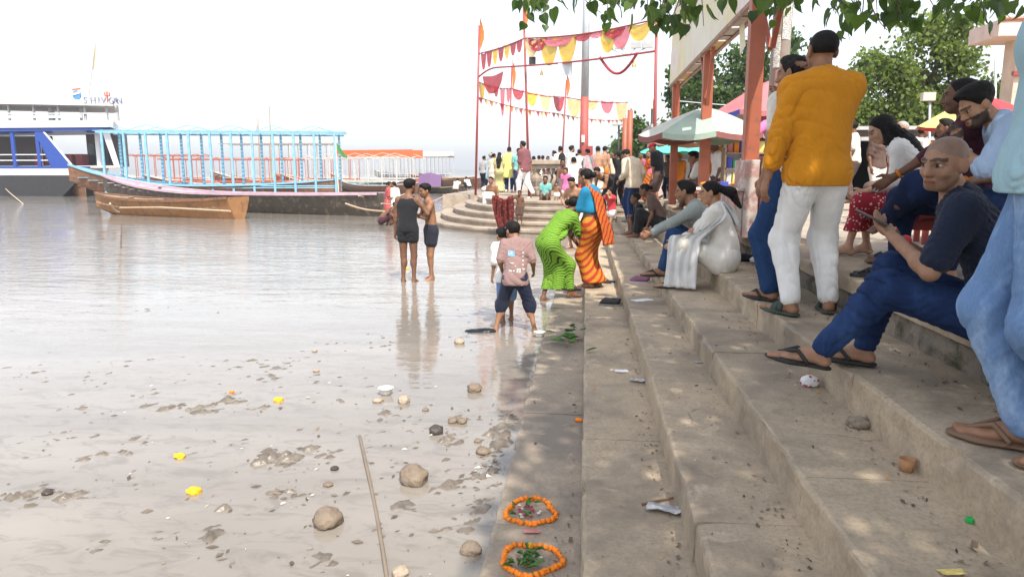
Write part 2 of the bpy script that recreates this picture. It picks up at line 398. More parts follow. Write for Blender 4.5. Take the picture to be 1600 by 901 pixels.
        Fh = np.array([sd, n, d]); pw = w+d*.028
        A(Prim('hand', w+d*.008, pw+d*.016, .0165, .022, Fh, (1, .52, 1), k=.008))
        cu = g('curl'+T, g('curl', .45)); fr = .0052 if vox < .011 else .0062
        if fingers:
            for q, (off, ln) in enumerate(((.0165, .042), (.0058, .047), (-.0052, .044), (-.0155, .035))):
                b0 = pw+d*.018+sd*off; c1 = cu*(.55+.1*q)*1.4; d1 = unit(d*math.cos(c1*.7)+n*math.sin(c1*.7)); d2 = unit(d*math.cos(c1*1.7)+n*math.sin(c1*1.7))
                m1 = b0+d1*ln*.5; A(Prim('hand', b0, m1, fr*1.1, fr, k=.004)); A(Prim('hand', m1, m1+d2*ln*.55, fr, fr*.82, k=.003))
            t0 = w+d*.014+sd*.014; t1 = t0+unit(d*.7+sd*.75+n*.35*cu)*.024; A(Prim('hand', t0, t1, .0085, .0072, k=.006)); A(Prim('hand', t1, t1+unit(d*.95+sd*.25+n*.6*cu)*.022, .0068, .0052, k=.003))
    for s, hp_, kn, an in ((-1, hipL, knL, aL), (1, hipR, knR, aR)):
        T = 'L' if s < 0 else 'R'
        A(Prim('thigh'+T, hp_, kn, .052*lr*(1.08 if fem else 1), .031*lr, k=.025)); A(Prim('shin'+T, kn, an, .029*lr, .0185*lr, k=.02))
        bk = unit(np.cross(np.cross(an-kn, np.array(Fp[0])), an-kn)); bk = bk if bk@(kn-(hp_+an)/2) < 0 else -bk
        A(Prim('shin'+T, kn*.72+an*.28+bk*.010, None, (.030*lr, .030*lr, .05), None, np.array([Fp[0], unit(np.cross(unit(an-kn), Fp[0])), unit(an-kn)]), k=.02))
        fy = R(g('fy'+T, -s*(-10)*1.0 if False else s*-9)); fp_ = R(g('fp'+T, 0)); fd = rotm('z', fy)@np.array([0, math.cos(fp_), math.sin(fp_)]); fu = rotm('z', fy)@np.array([0, -math.sin(fp_), math.cos(fp_)]); fx = np.cross(fd, fu); Ff = np.array([fx, fd, fu])
        heel = an-fu*.026-fd*.014; ball = an+fd*.078-fu*.031; toe = an+fd*.104-fu*.034
        A(Prim('foot', an, an+fd*.05-fu*.020, .020, .017, k=.015)); A(Prim('foot', heel, ball, .0165, .0205, Ff, (1, 1, .62), k=.014)); A(Prim('foot', an, heel, .019, .0175, k=.012))
        A(Prim('foot', ball-fx*.004, toe, .021, .0185, Ff, (1, 1, .5), k=.01))
        if vox < .011:
            for q in range(5):
                o = (q-2)*-.0088*s; ln = (.018, .016, .013, .009, .004)[q]; r0 = (.0085, .0062, .006, .0056, .0052)[q]
                A(Prim('foot', toe+fx*o, toe+fx*o+fd*(ln+.006)-fu*.001, r0, r0*.9, k=.003))
        po['_foot'+T] = (heel, ball, toe, Ff, an)
    # head
    A(Prim('head', hd((0,-.07,.655)), None, (.335*hh, .43*hh, .345*hh), None, Rh, k=.01)); A(Prim('head', hd((0,.13,.40)), None, (.285*hh, .27*hh, .36*hh), None, Rh, k=.02))
    A(Prim('head', hd((0,.235,.115)), None, (.15*hh, .14*hh, .10*hh), None, Rh, k=.02))
    for s in (-1, 1):
        A(Prim('head', hd((s*.235,.02,.27)), hd((s*.11,.24,.09)), .075*hh, .07*hh, k=.015))
        A(Prim('head', hd((s*.19,.26,.37)), None, (.09*hh,.08*hh,.08*hh), None, Rh, k=.015))
        A(Prim('head', hd((s*.365,-.04,.47)), None, (.045*hh,.105*hh,.16*hh), None, rotm('z', -s*.35)@Rh, k=.006))
        A(Prim('head', hd((s*.03,.415,.60)), hd((s*.21,.345,.60)), .036*hh, .034*hh, k=.010))
    for s in (-1, 1): A(Prim('head', hd((s*.145,.43,.515)), None, (.082*hh,.075*hh,.052*hh), None, Rh, k=.008, neg=True))
    if vox < .0165:
        for s in (-1, 1): A(Prim('head2', hd((s*.145,.328,.512)), None, (.063*hh,)*3, None, Rh, k=.002))
    A(Prim('head2', hd((0,.40,.545)), hd((0,.50,.36)), .034*hh, .056*hh, k=.012))
    for s in (-1, 1): A(Prim('head2', hd((s*.055,.44,.335)), None, (.042*hh,)*3, None, Rh, k=.006))
    A(Prim('head2', hd((-.075,.395,.232)), hd((.075,.395,.232)), .030*hh, None, k=.008)); A(Prim('head2', hd((-.06,.392,.178)), hd((.06,.392,.178)), .033*hh, None, k=.008))
    if beard: A(Prim('head2', hd((0,.27,.09)), None, (.2*hh,.17*hh,.13*hh), None, Rh, k=.02))
    BS = [Prim(p.tag, p.a*H, None if p.b is None else p.b*H, tuple(np.array(p.ra)*H) if p.b is None else p.ra*H, None if p.b is None else p.rb*H, p.Rm, p.sc, p.k*H/1.0*1.0, p.neg) for p in B]
    # eye sockets are carved from the skull, then eyes, nose and lips are laid on
    F0 = Field([p for p in BS if p.tag != 'head2'], vox)
    for p in BS:
        if p.tag == 'head2': F0.apply(p)
    V, Q = F0.mesh()
    me = npmesh('person', V, Q, smooth=True)
    # complexion: lips, eyes, brows, stubble
    c = np.tile(np.array(SKIN[skin] if isinstance(skin, str) else skin), (len(V), 1)); L = ((V/H-O)@Rh.T)/hh
    def paint(mask, cc, a=1.0): c[mask] = c[mask]*(1-a)+np.array(cc)*a
    face = (L[:,1] > .2)&(np.abs(L[:,0]) < .4)&(L[:,2] > 0)&(L[:,2] < 1)
    base = np.array(SKIN[skin] if isinstance(skin, str) else skin)
    for s in (-1, 1):
        e = ((L[:,0]-s*.145)/.085)**2+((L[:,2]-.512)/.040)**2; paint(face&(e < 1.7), base*.5, .55); paint(face&(e < .55), (.42,.38,.35))
        ir = ((L[:,0]-s*.145-g('gaze', 0))/.042)**2+((L[:,2]-.512)/.045)**2; paint(face&(ir < 1)&(L[:,1] > .3), (.02,.012,.01))
        bx = L[:,0]*s; paint(face&(bx > .03)&(bx < .25)&(np.abs(L[:,2]-(.625-.5*np.abs(bx-.15)**1.5)) < .03), (.02,.014,.012), .85)
    paint(face&(np.abs(L[:,0]) < .125*(1-((L[:,2]-.205+1.6*L[:,0]**2)/.075)**2).clip(0))&(np.abs(L[:,2]-.205) < .06)&(L[:,1] > .3), base*np.array([.8,.55,.55]), .85)
    paint(face&(np.abs(L[:,0]) < .10)&(np.abs(L[:,2]-.208+1.6*L[:,0]**2) < .014)&(L[:,1] > .3), base*.22, .9)
    if not fem and not child: paint((L[:,1] > .0)&(L[:,2] < .32)&(L[:,2] > -.04)&(np.abs(L[:,0]) < .4)&((np.abs(L[:,0]) > .12)|(np.abs(L[:,2]-.2) > .07)), (.05,.04,.035), .28)
    if beard: paint((L[:,1] > -.02)&(L[:,2] < .33)&(L[:,2] > -.05)&(np.abs(L[:,0]) < .42)&((np.abs(L[:,0]) > .13)|(np.abs(L[:,2]-.2) > .075)), (.02,.015,.012), beard)
    if scalp: paint((L[:,2] > .62+.35*np.maximum(L[:,1], 0))&(L[:,2] < 1.3)&((L[:,1] < .32)|(L[:,2] > .8)) | ((L[:,1] < -.12)&(L[:,2] > .3)&(L[:,2] < 1.2)&(np.abs(L[:,0]) < .42)), scalp, .62)
    me.color_attributes.new('Col', 'FLOAT_COLOR', 'POINT').data.foreach_set('color', np.concatenate([c, np.ones((len(c), 1))], 1).astype(np.float32).ravel())
    root = meshobj('person', me, skin_material(), None, P); root.rotation_euler = (0, 0, yaw); tag(root, label, cat, group)
    def child_mesh(name, prims, m, cuts=(), wr=(0, 22), neg=(), v=None, zs=.5, lab=None, first=0, fcut=None):
        fl = Field([p for p in prims], v or vox, .05, first, fcut)
        if wr[0]: fl.wrinkle(wr[0], wr[1], seed, zs)
        for n_, d_ in cuts: fl.cut(n_, d_)
        for p in neg: p.neg = True; fl.apply(p)
        r = fl.mesh()
        if r is None: return None
        o = meshobj(name, npmesh(name, r[0], r[1], smooth=True), m, root)
        if lab: o['label'] = lab
        return o
    S = lambda p, d, k=None: p.grow(d*H, k=k)
    sel = lambda *t: [p for p in BS if p.tag in t and not p.neg]
    def part_of(p, t):   # shorten a limb capsule
        b = p.a+(p.b-p.a)*t; return Prim(p.tag, p.a, b, p.ra, p.ra+(p.rb-p.ra)*t, p.Rm, p.sc, p.k)
    neckcut = lambda dd=.012: Prim('x', (neck+Fc[2]*.012+Fc[1]*.012)*H, (neck+Fc[2]*.12+Fc[1]*.03)*H, (.036+dd)*H, (.05+dd)*H, k=.01)
    for w_ in wear:
        kind, m = w_[0], w_[1]; q = dict(w_[2]) if len(w_) > 2 else {}
        if kind in ('shirt', 'vest', 'blouse'):
            d = q.get('d', .012); L_ = [S(p, d) for p in sel('torso')]; sl = q.get('sleeve', .62)
            if kind == 'vest': L_ = [S(p, d) for p in sel('torso')[:5]]; L_ += [Prim('x', (chest+Fc[0]*s*.03)*H, (neck-Fc[2]*.01+Fc[0]*s*.062)*H, .042*H, .026*H, k=.03) for s in (-1, 1)]
            for T in 'LR':
                s_ = q.get('sleeve'+T, sl)
                if kind == 'vest' or s_ <= 0: continue
                ups = [p for p in sel('uarm'+T) if p.b is not None]; lo_ = [p for p in sel('farm'+T) if p.b is not None]
                for p in ups: L_.append(S(part_of(p, min(1, s_)), q.get('ds', d*.8)))
                if s_ < 1: ee = part_of(ups[0], s_).b; L_.append(Prim('x', ups[0].a, ee, ups[0].ra+d*H, (ups[0].rb+q.get('ds', d)*H*1.2), k=.02))
                if s_ > 1:
                    for p in lo_: L_.append(S(part_of(p, min(1, s_-1)), q.get('ds', d*.7)))
            hem = q.get('hem', .03); flr = q.get('flare', .0)
            L_.append(Prim('x', (pel-Fp[0]*.026-Fp[2]*(hem-.03))*H, (pel+Fp[0]*.026-Fp[2]*(hem-.03))*H, (.064*f+d+flr)*H, None, Fp, (1,.86,1), k=.05))
            if hem > .1:
                for kq in (0.33, .66): L_.append(Prim('x', (pel-Fp[0]*.026-Fp[2]*(hem*kq))*H, (pel+Fp[0]*.026-Fp[2]*(hem*kq))*H, (.064*f+d+flr*kq)*H, None, Fp, (1,.86,1), k=.06))
            hp0 = (pel-Fp[2]*hem)*H
            child_mesh(q.get('name', 'shirt'), L_, m, [(-Fp[2], -(hp0@Fp[2]))] if hem > -.2 else [], (q.get('w', .009), q.get('wf', 50)), [neckcut(q.get('nk', .004))]+([Prim('x', (shL+np.array(Fc[0])*-.01)*H, None, (.034*H,.05*H,.05*H), None, Fc, k=.01), Prim('x', (shR+np.array(Fc[0])*.01)*H, None, (.034*H,.05*H,.05*H), None, Fc, k=.01)] if kind == 'vest' else []))
            if q.get('collar'):
                r_ = .043; pts = [(neck+Fc[2]*.014+Fc[0]*math.sin(a)*r_+Fc[1]*(math.cos(a)*r_+.004)-Fc[2]*.016*math.cos(a))*H for a in np.linspace(.35, 2*math.pi-.35, 13)]
                child_mesh('collar', [Prim('x', a, b, .0085*H, None, k=.006) for a, b in zip(pts[:-1], pts[1:])]+[Prim('x', a-Fc[2]*.012*H, b-Fc[2]*.012*H, .0085*H, None, k=.006) for a, b in zip(pts[:-1], pts[1:])], q['collar'] if not isinstance(q['collar'], bool) else m)
        elif kind in ('trousers', 'shorts', 'jeans', 'leggings'):
            d = q.get('d', .010); to = q.get('to', 1.93); L_ = [S(p, d*.8) for p in sel('torso')[:1]]
            if q.get('top', .06) > .02: L_.append(S(part_of(sel('torso')[1], .6), d*.6))
            nfirst = len(L_)
            for T in 'LR':
                tq = q.get('to'+T, to); ups = [p for p in sel('thigh'+T) if p.b is not None]; lo_ = [p for p in sel('shin'+T) if p.b is not None]
                for p in ups:
                    pp = part_of(p, min(1, tq)); L_.append(Prim('x', pp.a, pp.b, pp.ra+d*H, max(pp.rb+d*1.25*H, (q.get('leg', 0))*H), k=.04))
                if tq > 1:
                    L_.append(Prim('x', lo_[0].a, None, (.032*lr*H+d*1.5*H,)*3, k=.04))
                    for p in lo_:
                        pp = part_of(p, min(1.02, tq-1)); L_.append(Prim('x', pp.a, pp.b, pp.ra+d*1.45*H, max(pp.rb+d*H, q.get('cuff', .028)*H), k=.04)); L_.append(Prim('x', pp.a*.72+(p.b)*.28, None, (.031*H+d*H,)*3, k=.04)) if tq > 1.4 else None
            top = (pel+Fp[2]*q.get('top', .06))*H
            child_mesh(q.get('name', kind if kind != 'jeans' else 'jeans'), L_, m, [], (q.get('w', .009), q.get('wf', 60)), zs=.8, first=nfirst, fcut=(Fp[2], top@Fp[2]))
        elif kind == 'skirt':     # sari skirt, wrapped cloth, long dress: hangs from the waist over both legs
            hem = q.get('hem', .04); d = q.get('d', .014); L_ = [S(p, d) for p in sel('torso')[:2]]
            for T in 'LR':
                for p in sel('thigh'+T): L_.append(S(p, d, .09))
                for p in sel('shin'+T):
                    if p.b is not None: L_.append(Prim('x', p.a, p.b, p.ra+d*H, p.rb+(d+q.get('flare', .02))*H, k=.09))
            mid = (aL+aR)/2; kn = (knL+knR)/2
            L_.append(Prim('x', (pel-Fp[2]*.03)*H, kn*H, .06*H, .05*H, k=.06)); L_.append(Prim('x', kn*H, (mid+np.array([0,0,.02]))*H, .05*H, (.045+q.get('flare', .02))*H, k=.06))
            top = (pel+Fp[2]*q.get('top', .07))*H
            cuts = []
            if hem is not None: cuts.append((np.array([0,0,-1.]), -hem*H))
            child_mesh(q.get('name', 'skirt'), L_, m, cuts, (q.get('w', .012), q.get('wf', 30)), zs=.08, first=2, fcut=(Fp[2], top@Fp[2]))
        elif kind == 'drape':     # free cloth as a chain of flat capsules: (x,y,z,r) in H, frame chest/pelvis-independent
            pts = [np.array(v, float) for v in q['pts']]; fr_ = q.get('frame', None); th_ = q.get('flat', (1, .4, 1)); Rm = Fc if fr_ is None else fr_
            if q.get('rel') == 'chest': pts = [np.array([*(neck+Fc.T@p[:3]), p[3]]) for p in pts]
            L_ = [Prim('x', a[:3]*H, b[:3]*H, a[3]*H, b[3]*H, Rm, th_, k=.03) for a, b in zip(pts[:-1], pts[1:])]
            child_mesh(q.get('name', 'drape'), L_, m, [((0,0,-1.), -q['hem']*H)] if 'hem' in q else [], (q.get('w', .008), q.get('wf', 30)), zs=.2)
        elif kind in ('sandals', 'shoes'):
            for T in 'LR':
                heel, ball, toe, Ff, an = po['_foot'+T]; fx, fd, fu = Ff
                if q.get('only') and T not in q['only']: continue
                if kind == 'shoes':
                    L_ = [Prim('x', heel*H, ball*H, .024*H, .025*H, Ff, (1,1,.8), k=.02), Prim('x', ball*H, (toe+fd*.012)*H, .025*H, .022*H, Ff, (1,1,.75), k=.02), Prim('x', an*H, (heel+fu*.02)*H, .026*H, .025*H, k=.02), Prim('x', (an+fu*.0)*H, (an+fd*.045-fu*.016)*H, .025*H, .022*H, k=.02)]
                    child_mesh('shoe', L_, m, [(-fu, -((heel-fu*.020)*H)@fu)])
                else:
                    o_ = heel-fu*.0215; L_ = [Prim('x', (heel-fu*.017)*H, (ball-fu*.011)*H, .0255*H, .030*H, Ff, (1,1,.27), k=.02), Prim('x', (ball-fu*.011)*H, (toe+fd*.014-fu*.008)*H, .030*H, .024*H, Ff, (1,1,.27), k=.02)]
                    if q.get('slide'):
                        for u_ in (.025, .045, .062): L_ += [Prim('x', (an+fd*u_+fu*(-.004-.22*(u_-.025))+fx*.026*math.sin(a)+fu*.020*math.cos(a)-fu*.020)*H, (an+fd*u_+fu*(-.004-.22*(u_-.025))+fx*.026*math.sin(a+.4)+fu*.020*math.cos(a+.4)-fu*.020)*H, .0075*H, None, k=.008) for a in np.linspace(-1.7, 1.3, 8)]
                    else:
                        tp = toe-fx*(.006 if T == 'R' else -.006)+fd*.002+fu*.008
                        for s in (-1, 1):
                            mid = an+fd*.058+fx*s*.020-fu*.006; L_ += [Prim('x', tp*H, mid*H, .0042*H, .0055*H, k=.004), Prim('x', mid*H, (an+fd*.03+fx*s*.028-fu*.032)*H, .0055*H, .0055*H, k=.004)]
                    child_mesh('sandal', L_, m)
        elif kind == 'band':      # bracelet or thread round a wrist
            T = m; w = wL if T == 'L' else wR; e = elL if T == 'L' else elR; d = unit(w-e); n = unit(np.cross(d, [.3,.5,.8])); n2 = np.cross(d, n); c0 = w-d*q.get('at', .02)
            ring = [(c0+(n*math.cos(a)+n2*math.sin(a))*q.get('r', .0175))*H for a in np.linspace(0, 2*math.pi, 13)]
            child_mesh('bracelet', [Prim('x', a, b, q.get('t', .004)*H, None, k=.004) for a, b in zip(ring[:-1], ring[1:])], q['m'])
        elif kind == 'cap':
            L_ = [Prim('x', hd((0,-.06,.70)), None, (.38*hh,.47*hh,.35*hh), None, Rh, k=.01)]
            L_ = [Prim('x', hd((0,-.06,.70))*H, None, (.375*hh*H,.46*hh*H,.345*hh*H), None, Rh, k=.01), Prim('x', hd((0,.36,.78))*H, hd((0,.72,.70))*H, .30*hh*H, .26*hh*H, Rh, (1,1,.12), k=.02)]
            child_mesh('cap', L_, m, [(-Rh[2], -(hd((0,0,.66))*H)@Rh[2])])
        elif kind == 'turban':
            child_mesh('headscarf', [Prim('x', hd((0,-.05,.70))*H, None, (.43*hh*H,.5*hh*H,.40*hh*H), None, Rh, k=.01)]+([Prim('x', hd((0,-.3,.4))*H, (neck-Fc[1]*.05-Fc[2]*.12)*H, .36*hh*H, .09*H, Fc, (1,.5,1), k=.05)] if q.get('veil') else []), m, [(Rh[1]*.7-Rh[2], (hd((0,.16,.52))*H)@(Rh[1]*.7-Rh[2]))], (.004, 40))
    # hair
    hm = hairmat or hair_material()
    if hair and hair != 'bald':
        g_ = .035 if hair != 'crop' else .015
        L_ = [Prim('x', hd((0,-.08,.665))*H, None, ((.335+g_)*hh*H, (.43+g_)*hh*H, (.345+g_)*hh*H), None, Rh, k=.02)]
        if hair in ('short', 'mop'):
            L_ += [Prim('x', hd((random.uniform(-.06,.06),.12,.95))*H, None, (.26*hh*H,.24*hh*H,.12*hh*H), None, Rh, k=.04)]
        if hair == 'mop': L_ += [Prim('x', hd((0,.30,.86))*H, None, (.27*hh*H,.16*hh*H,.13*hh*H), None, Rh, k=.03), Prim('x', hd((0,-.1,.8))*H, None, (.40*hh*H,.46*hh*H,.29*hh*H), None, Rh, k=.03)]
        cuts = [(Rh[1]*.95-Rh[2]*.55, (hd((0,.30,.80))*H)@(Rh[1]*.95-Rh[2]*.55))] if hair not in ('mop',) else [(Rh[1]*.8-Rh[2]*.6, (hd((0,.40,.74))*H)@(Rh[1]*.8-Rh[2]*.6))]
        fl = Field(L_, vox); 
        for n_, d_ in cuts: fl.cut(n_, d_)
        fl.cut(Rh[1]*.86-Rh[2]*.5, (hd((0,.10,.52 if hair != 'crop' else .62))*H)@(Rh[1]*.86-Rh[2]*.5)); fl.cut(-Rh[2], -(hd((0,0,.26 if hair != 'crop' else .42))*H)@Rh[2])
        fl.wrinkle(.0045 if hair != 'crop' else .0015, 60, seed, .6)
        ex = []
        if hair == 'bun': ex = [Prim('x', hd((0,-.60,.52))*H, None, (.20*hh*H,.17*hh*H,.19*hh*H), None, Rh, k=.02)]
        if hair == 'pony': ex = [Prim('x', hd((0,-.48,.62))*H, hd((0,-.95,.35))*H, .16*hh*H, .24*hh*H, k=.02), Prim('x', hd((0,-.95,.35))*H, hd((0,-1.25,-.35))*H, .24*hh*H, .10*hh*H, k=.02)]
        if hair == 'tail': ex = [Prim('x', hd((0,-.46,.45))*H, hd((0,-.58,0))*H, .15*hh*H, .12*hh*H, k=.02), Prim('x', hd((0,-.58,0))*H, (neck-Fc[1]*.055-Fc[2]*.14)*H, .11*hh*H, .05*hh*H, k=.02)]
        if hair == 'long':
            bk = neck-Fc[1]*.045
            ex = [Prim('x', hd((0,-.30,.45))*H, (bk-Fc[2]*.03)*H, .36*hh*H, .062*H, Fc, (1,.6,1), k=.04), Prim('x', (bk-Fc[2]*.03)*H, (bk-Fc[1]*.02-Fc[2]*.17)*H, .062*H, .038*H, Fc, (1,.5,1), k=.04)]
            for s in (-1, 1): ex += [Prim('x', hd((s*.33,-.05,.6))*H, hd((s*.36,.0,.05))*H, .12*hh*H, .13*hh*H, k=.03), Prim('x', hd((s*.36,.0,.05))*H, (neck+Fc[0]*s*.055+Fc[1]*.03-Fc[2]*.09)*H, .13*hh*H, .024*H, k=.03)]
        if hair == 'longback':
            bk = neck-Fc[1]*.055; ex = [Prim('x', hd((0,-.30,.45))*H, (bk-Fc[2]*.03)*H, .36*hh*H, .065*H, Fc, (1,.6,1), k=.04), Prim('x', (bk-Fc[2]*.03)*H, (bk-Fc[1]*.015-Fc[2]*.20)*H, .065*H, .045*H, Fc, (1,.45,1), k=.04)]
        r = fl.mesh(); Vs, Qs = r
        if ex:
            f2 = Field(ex, vox); f2.wrinkle(.010, 60, seed, .4); r2 = f2.mesh(); Qs = np.concatenate([Qs, r2[1]+len(Vs)]); Vs = np.concatenate([Vs, r2[0]])
        meshobj('hair', npmesh('hair', Vs, Qs, smooth=True), hm, root)
    root['_j'] = [float(v) for v in np.concatenate([wL*H, wR*H, aL*H, aR*H, O*H, elL*H, elR*H, shL*H, shR*H, neck*H, pel*H, Fc[0], Fc[1], Fc[2]])]
    return root
def wpt(root, lp):
    """a point of a person's own frame (metres) in the world"""
    a = root.rotation_euler[2]; c, s = math.cos(a), math.sin(a); return np.array([root.location[0]+lp[0]*c-lp[1]*s, root.location[1]+lp[0]*s+lp[1]*c, root.location[2]+lp[2]])
def joints(root): return np.array(root['_j'][:]).reshape(-1, 3)

def sheet(root, name, st, m, nw=15, fold=.02, nf=4.5, sub=5, thick=.004):
    """a hanging cloth: stations (centre, half-width vector) in metres of the person's own frame, pleated across"""
    st = [(np.asarray(c, float), np.asarray(w, float)) for c, w in st]; P = []; n = (len(st)-1)*sub
    for i in range(n+1):
        k = min(int(i/sub), len(st)-2); t_ = i/sub-k; g = lambda q: st[max(0, min(len(st)-1, q))]
        def cr(idx): a, b, c, d = (g(k-1)[idx], g(k)[idx], g(k+1)[idx], g(k+2)[idx]); return .5*((2*b)+(-a+c)*t_+(2*a-5*b+4*c-d)*t_**2+(-a+3*b-3*c+d)*t_**3)
        c, w = cr(0), cr(1); nx_ = (cr(0)-g(k)[0])+(g(k+1)[0]-g(k)[0])*.01; nn = unit(np.cross(w, g(k+1)[0]-g(k)[0]+1e-6)); r_ = []
        for j in range(nw+1):
            u = 2*j/nw-1; r_.append(tuple(c+w*u+nn*(fold*math.sin(u*nf*math.pi/2*1.7+.5*math.sin(i*.5))+fold*.4*math.sin(u*9+i*.35))))
        P.append(r_)
    o = MB().grid(P).build(name, m, root, smooth=True); so = o.modifiers.new('thickness', 'SOLIDIFY'); so.thickness = thick; return o
# ================================================================= the setting: river, mud, steps, plaza, far bank
Z1, Z2, Z3, Z4, Z5, Z6, ZB = .028, .16, .325, .495, .685, .935, .83
X1 = -.40; X2 = gp(908, 880, Z1)[0]; X3 = gp(1091, 901, Z2)[0]; X4 = gp(1303, 901, Z3)[0]; X5 = gp(1600, 888, Z4)[0]; X6 = gp(1373, 515, Z5)[0]
def vnoise(x, y, seed=0):
    r = np.random.default_rng(seed); T = r.random((256, 256)).astype(np.float32)
    xi = np.floor(x).astype(int); yi = np.floor(y).astype(int); fx = x-xi; fy = y-yi; fx = fx*fx*(3-2*fx); fy = fy*fy*(3-2*fy)
    g = lambda a, b: T[a % 256, b % 256]
    return (g(xi,yi)*(1-fx)+g(xi+1,yi)*fx)*(1-fy)+(g(xi,yi+1)*(1-fx)+g(xi+1,yi+1)*fx)*fy
def fbm(x, y, seed=0, oct=4):
    t = 0; a = .5
    for i in range(oct): t = t+a*vnoise(x*2**i, y*2**i, seed+i); a *= .5
    return t
# ---- materials of stone
def stone(name, c, stain=(.16,.13,.105), amount=.46, bstr=.5, moss=None):
    m, t, b = nodes_of(name); tc = t.nodes.new('ShaderNodeNewGeometry'); v = tc.outputs['Position']
    big = noise(t, v, 1.3, 6, .62, .4); fine = noise(t, v, 55, 5, .7); mid = noise(t, v, 7, 7, .68, .6)
    base = ramp(t, mid, [(.22, shade(c,.72)), (.45, shade(c,.95)), (.62, shade(c,1.06)), (.85, shade(c,1.22))])
    base = mixc(t, ramp(t, big, [(amount-.1, (.75,)*3), (amount+.1, (0,0,0))]), base, stain)
    sp = t.nodes.new('ShaderNodeTexVoronoi'); sp.inputs['Scale'].default_value = 5.5; t.links.new(v, sp.inputs['Vector'])
    blot = ramp(t, noise(t, v, 3.1, 4, .6, 1.2), [(.60, (0,0,0)), (.70, (.55,)*3)]); base = mixc(t, blot, base, shade(c,1.35))
    vc = t.nodes.new('ShaderNodeTexVoronoi'); vc.feature = 'DISTANCE_TO_EDGE'; vc.inputs['Scale'].default_value = .85; wv_ = t.nodes.new('ShaderNodeVectorMath'); wv_.operation = 'MULTIPLY_ADD'; nz_ = t.nodes.new('ShaderNodeTexNoise'); nz_.inputs['Scale'].default_value = 4.5; nz_.inputs['Detail'].default_value = 5; t.links.new(v, nz_.inputs['Vector']); t.links.new(nz_.outputs[1], wv_.inputs[0]); wv_.inputs[1].default_value = (.28,.28,.28); t.links.new(v, wv_.inputs[2]); t.links.new(wv_.outputs[0], vc.inputs['Vector'])
    ck = t.nodes.new('ShaderNodeMath'); ck.operation = 'MULTIPLY'; t.links.new(ramp(t, vc.outputs[0], [(.0, (.75,)*3), (.006, (0,0,0))]), ck.inputs[0]); t.links.new(ramp(t, noise(t, v, .7, 3), [(.48, (0,0,0)), (.56, (1,)*3)]), ck.inputs[1]); base = mixc(t, ck.outputs[0], base, shade(c,.3))
    base = mixc(t, ramp(t, fine, [(.3, (.55,)*3), (.55, (0,0,0))]), base, shade(c,.5))
    if moss: base = mixc(t, ramp(t, noise(t, v, 4, 6, .7, .5), [(.45, (0,0,0)), (.6, (.85,)*3)]), base, moss)
    t.links.new(base, b.inputs['Base Color']); b.inputs['Specular IOR Level'].default_value = .3
    t.links.new(ramp(t, big, [(.35, (.55,)*3), (.6, (.88,)*3)]), b.inputs['Roughness'])
    ad = t.nodes.new('ShaderNodeMath'); ad.operation = 'MULTIPLY_ADD'; ad.inputs[1].default_value = .35; t.links.new(fine, ad.inputs[0]); t.links.new(mid, ad.inputs[2])
    bump(t, b, ad.outputs[0], bstr, .012); return m
SC = (.47, .375, .265)
M_STEP = stone('step_stone', SC); M_WET = stone('wet_step_stone', (.37,.30,.225), (.16,.13,.10), .46, .4); M_WET.node_tree.nodes['Principled BSDF'].inputs['Specular IOR Level'].default_value = .6
M_ROUGH = stone('rough_stone', (.30,.25,.195), (.11,.09,.07), .5, .9, (.045,.045,.025)); M_PLAZA = stone('plaza_paving', (.42,.36,.29), (.25,.2,.16), .4, .4)
M_BAST = stone('bastion_stone', (.40,.33,.26), (.2,.155,.12), .46, .5)
def slab_mesh(x0, x1, y0, y1, z0, z1, seed, chip=.006, mat_=None, rough=0):
    """a stone block with worn, slightly chipped edges"""
    ny = max(4, int((y1-y0)/.085)); ys = np.linspace(y0, y1, ny+1); bv = .012
    prof = [(x0, z0), (x0, z0+(z1-z0)*.35), (x0, z0+(z1-z0)*.7), (x0, z1-bv*1.6), (x0+bv*.35, z1-bv*.5), (x0+bv*1.5, z1), (x0+.1, z1), ((x0+x1)/2, z1), (x1, z1), (x1, z0)]
    V = []; n = len(prof)
    for j, y in enumerate(ys):
        for i, (x, z) in enumerate(prof):
            dx = dz = 0
            if i < 6:
                q = mnoise.noise((x*3+seed*7.1, y*5.5, z*9)); q2 = mnoise.noise((seed*3.3+i*.2, y*16, z*20))
                dx = q*chip*.7+q2*chip*.5; dz = -max(0, q2-.15)*chip*(1.6 if i in (3,4,5) else 0)
                if rough and i < 4: dx += rough*(mnoise.noise((seed+1.7, y*9, z*14))+.6*mnoise.noise((seed, y*23, z*31)))
                dx += max(0, q-.32)*chip*4 if i in (3,4) else 0
            elif i in (6, 7): dz = mnoise.noise((x*2, y*2, seed*1.9))*.0022
            yy = y+(.006*mnoise.noise((x*4, seed*2.2, z*4)) if j in (0, ny) else 0)
            V.append((x+dx, yy, z+dz))
    F = [(j*n+i, j*n+i+1, (j+1)*n+i+1, (j+1)*n+i) for j in range(ny) for i in range(n-1)]
    F = [f[::-1] for f in F]; F += [tuple(range(n)), tuple((ny)*n+i for i in range(n-1, -1, -1))]
    me = bpy.data.meshes.new('slab'); me.from_pydata(V, [], F); me.validate()
    bm = bmesh.new(); bm.from_mesh(me); bmesh.ops.recalc_face_normals(bm, faces=bm.faces); bm.to_mesh(me); bm.free(); return me
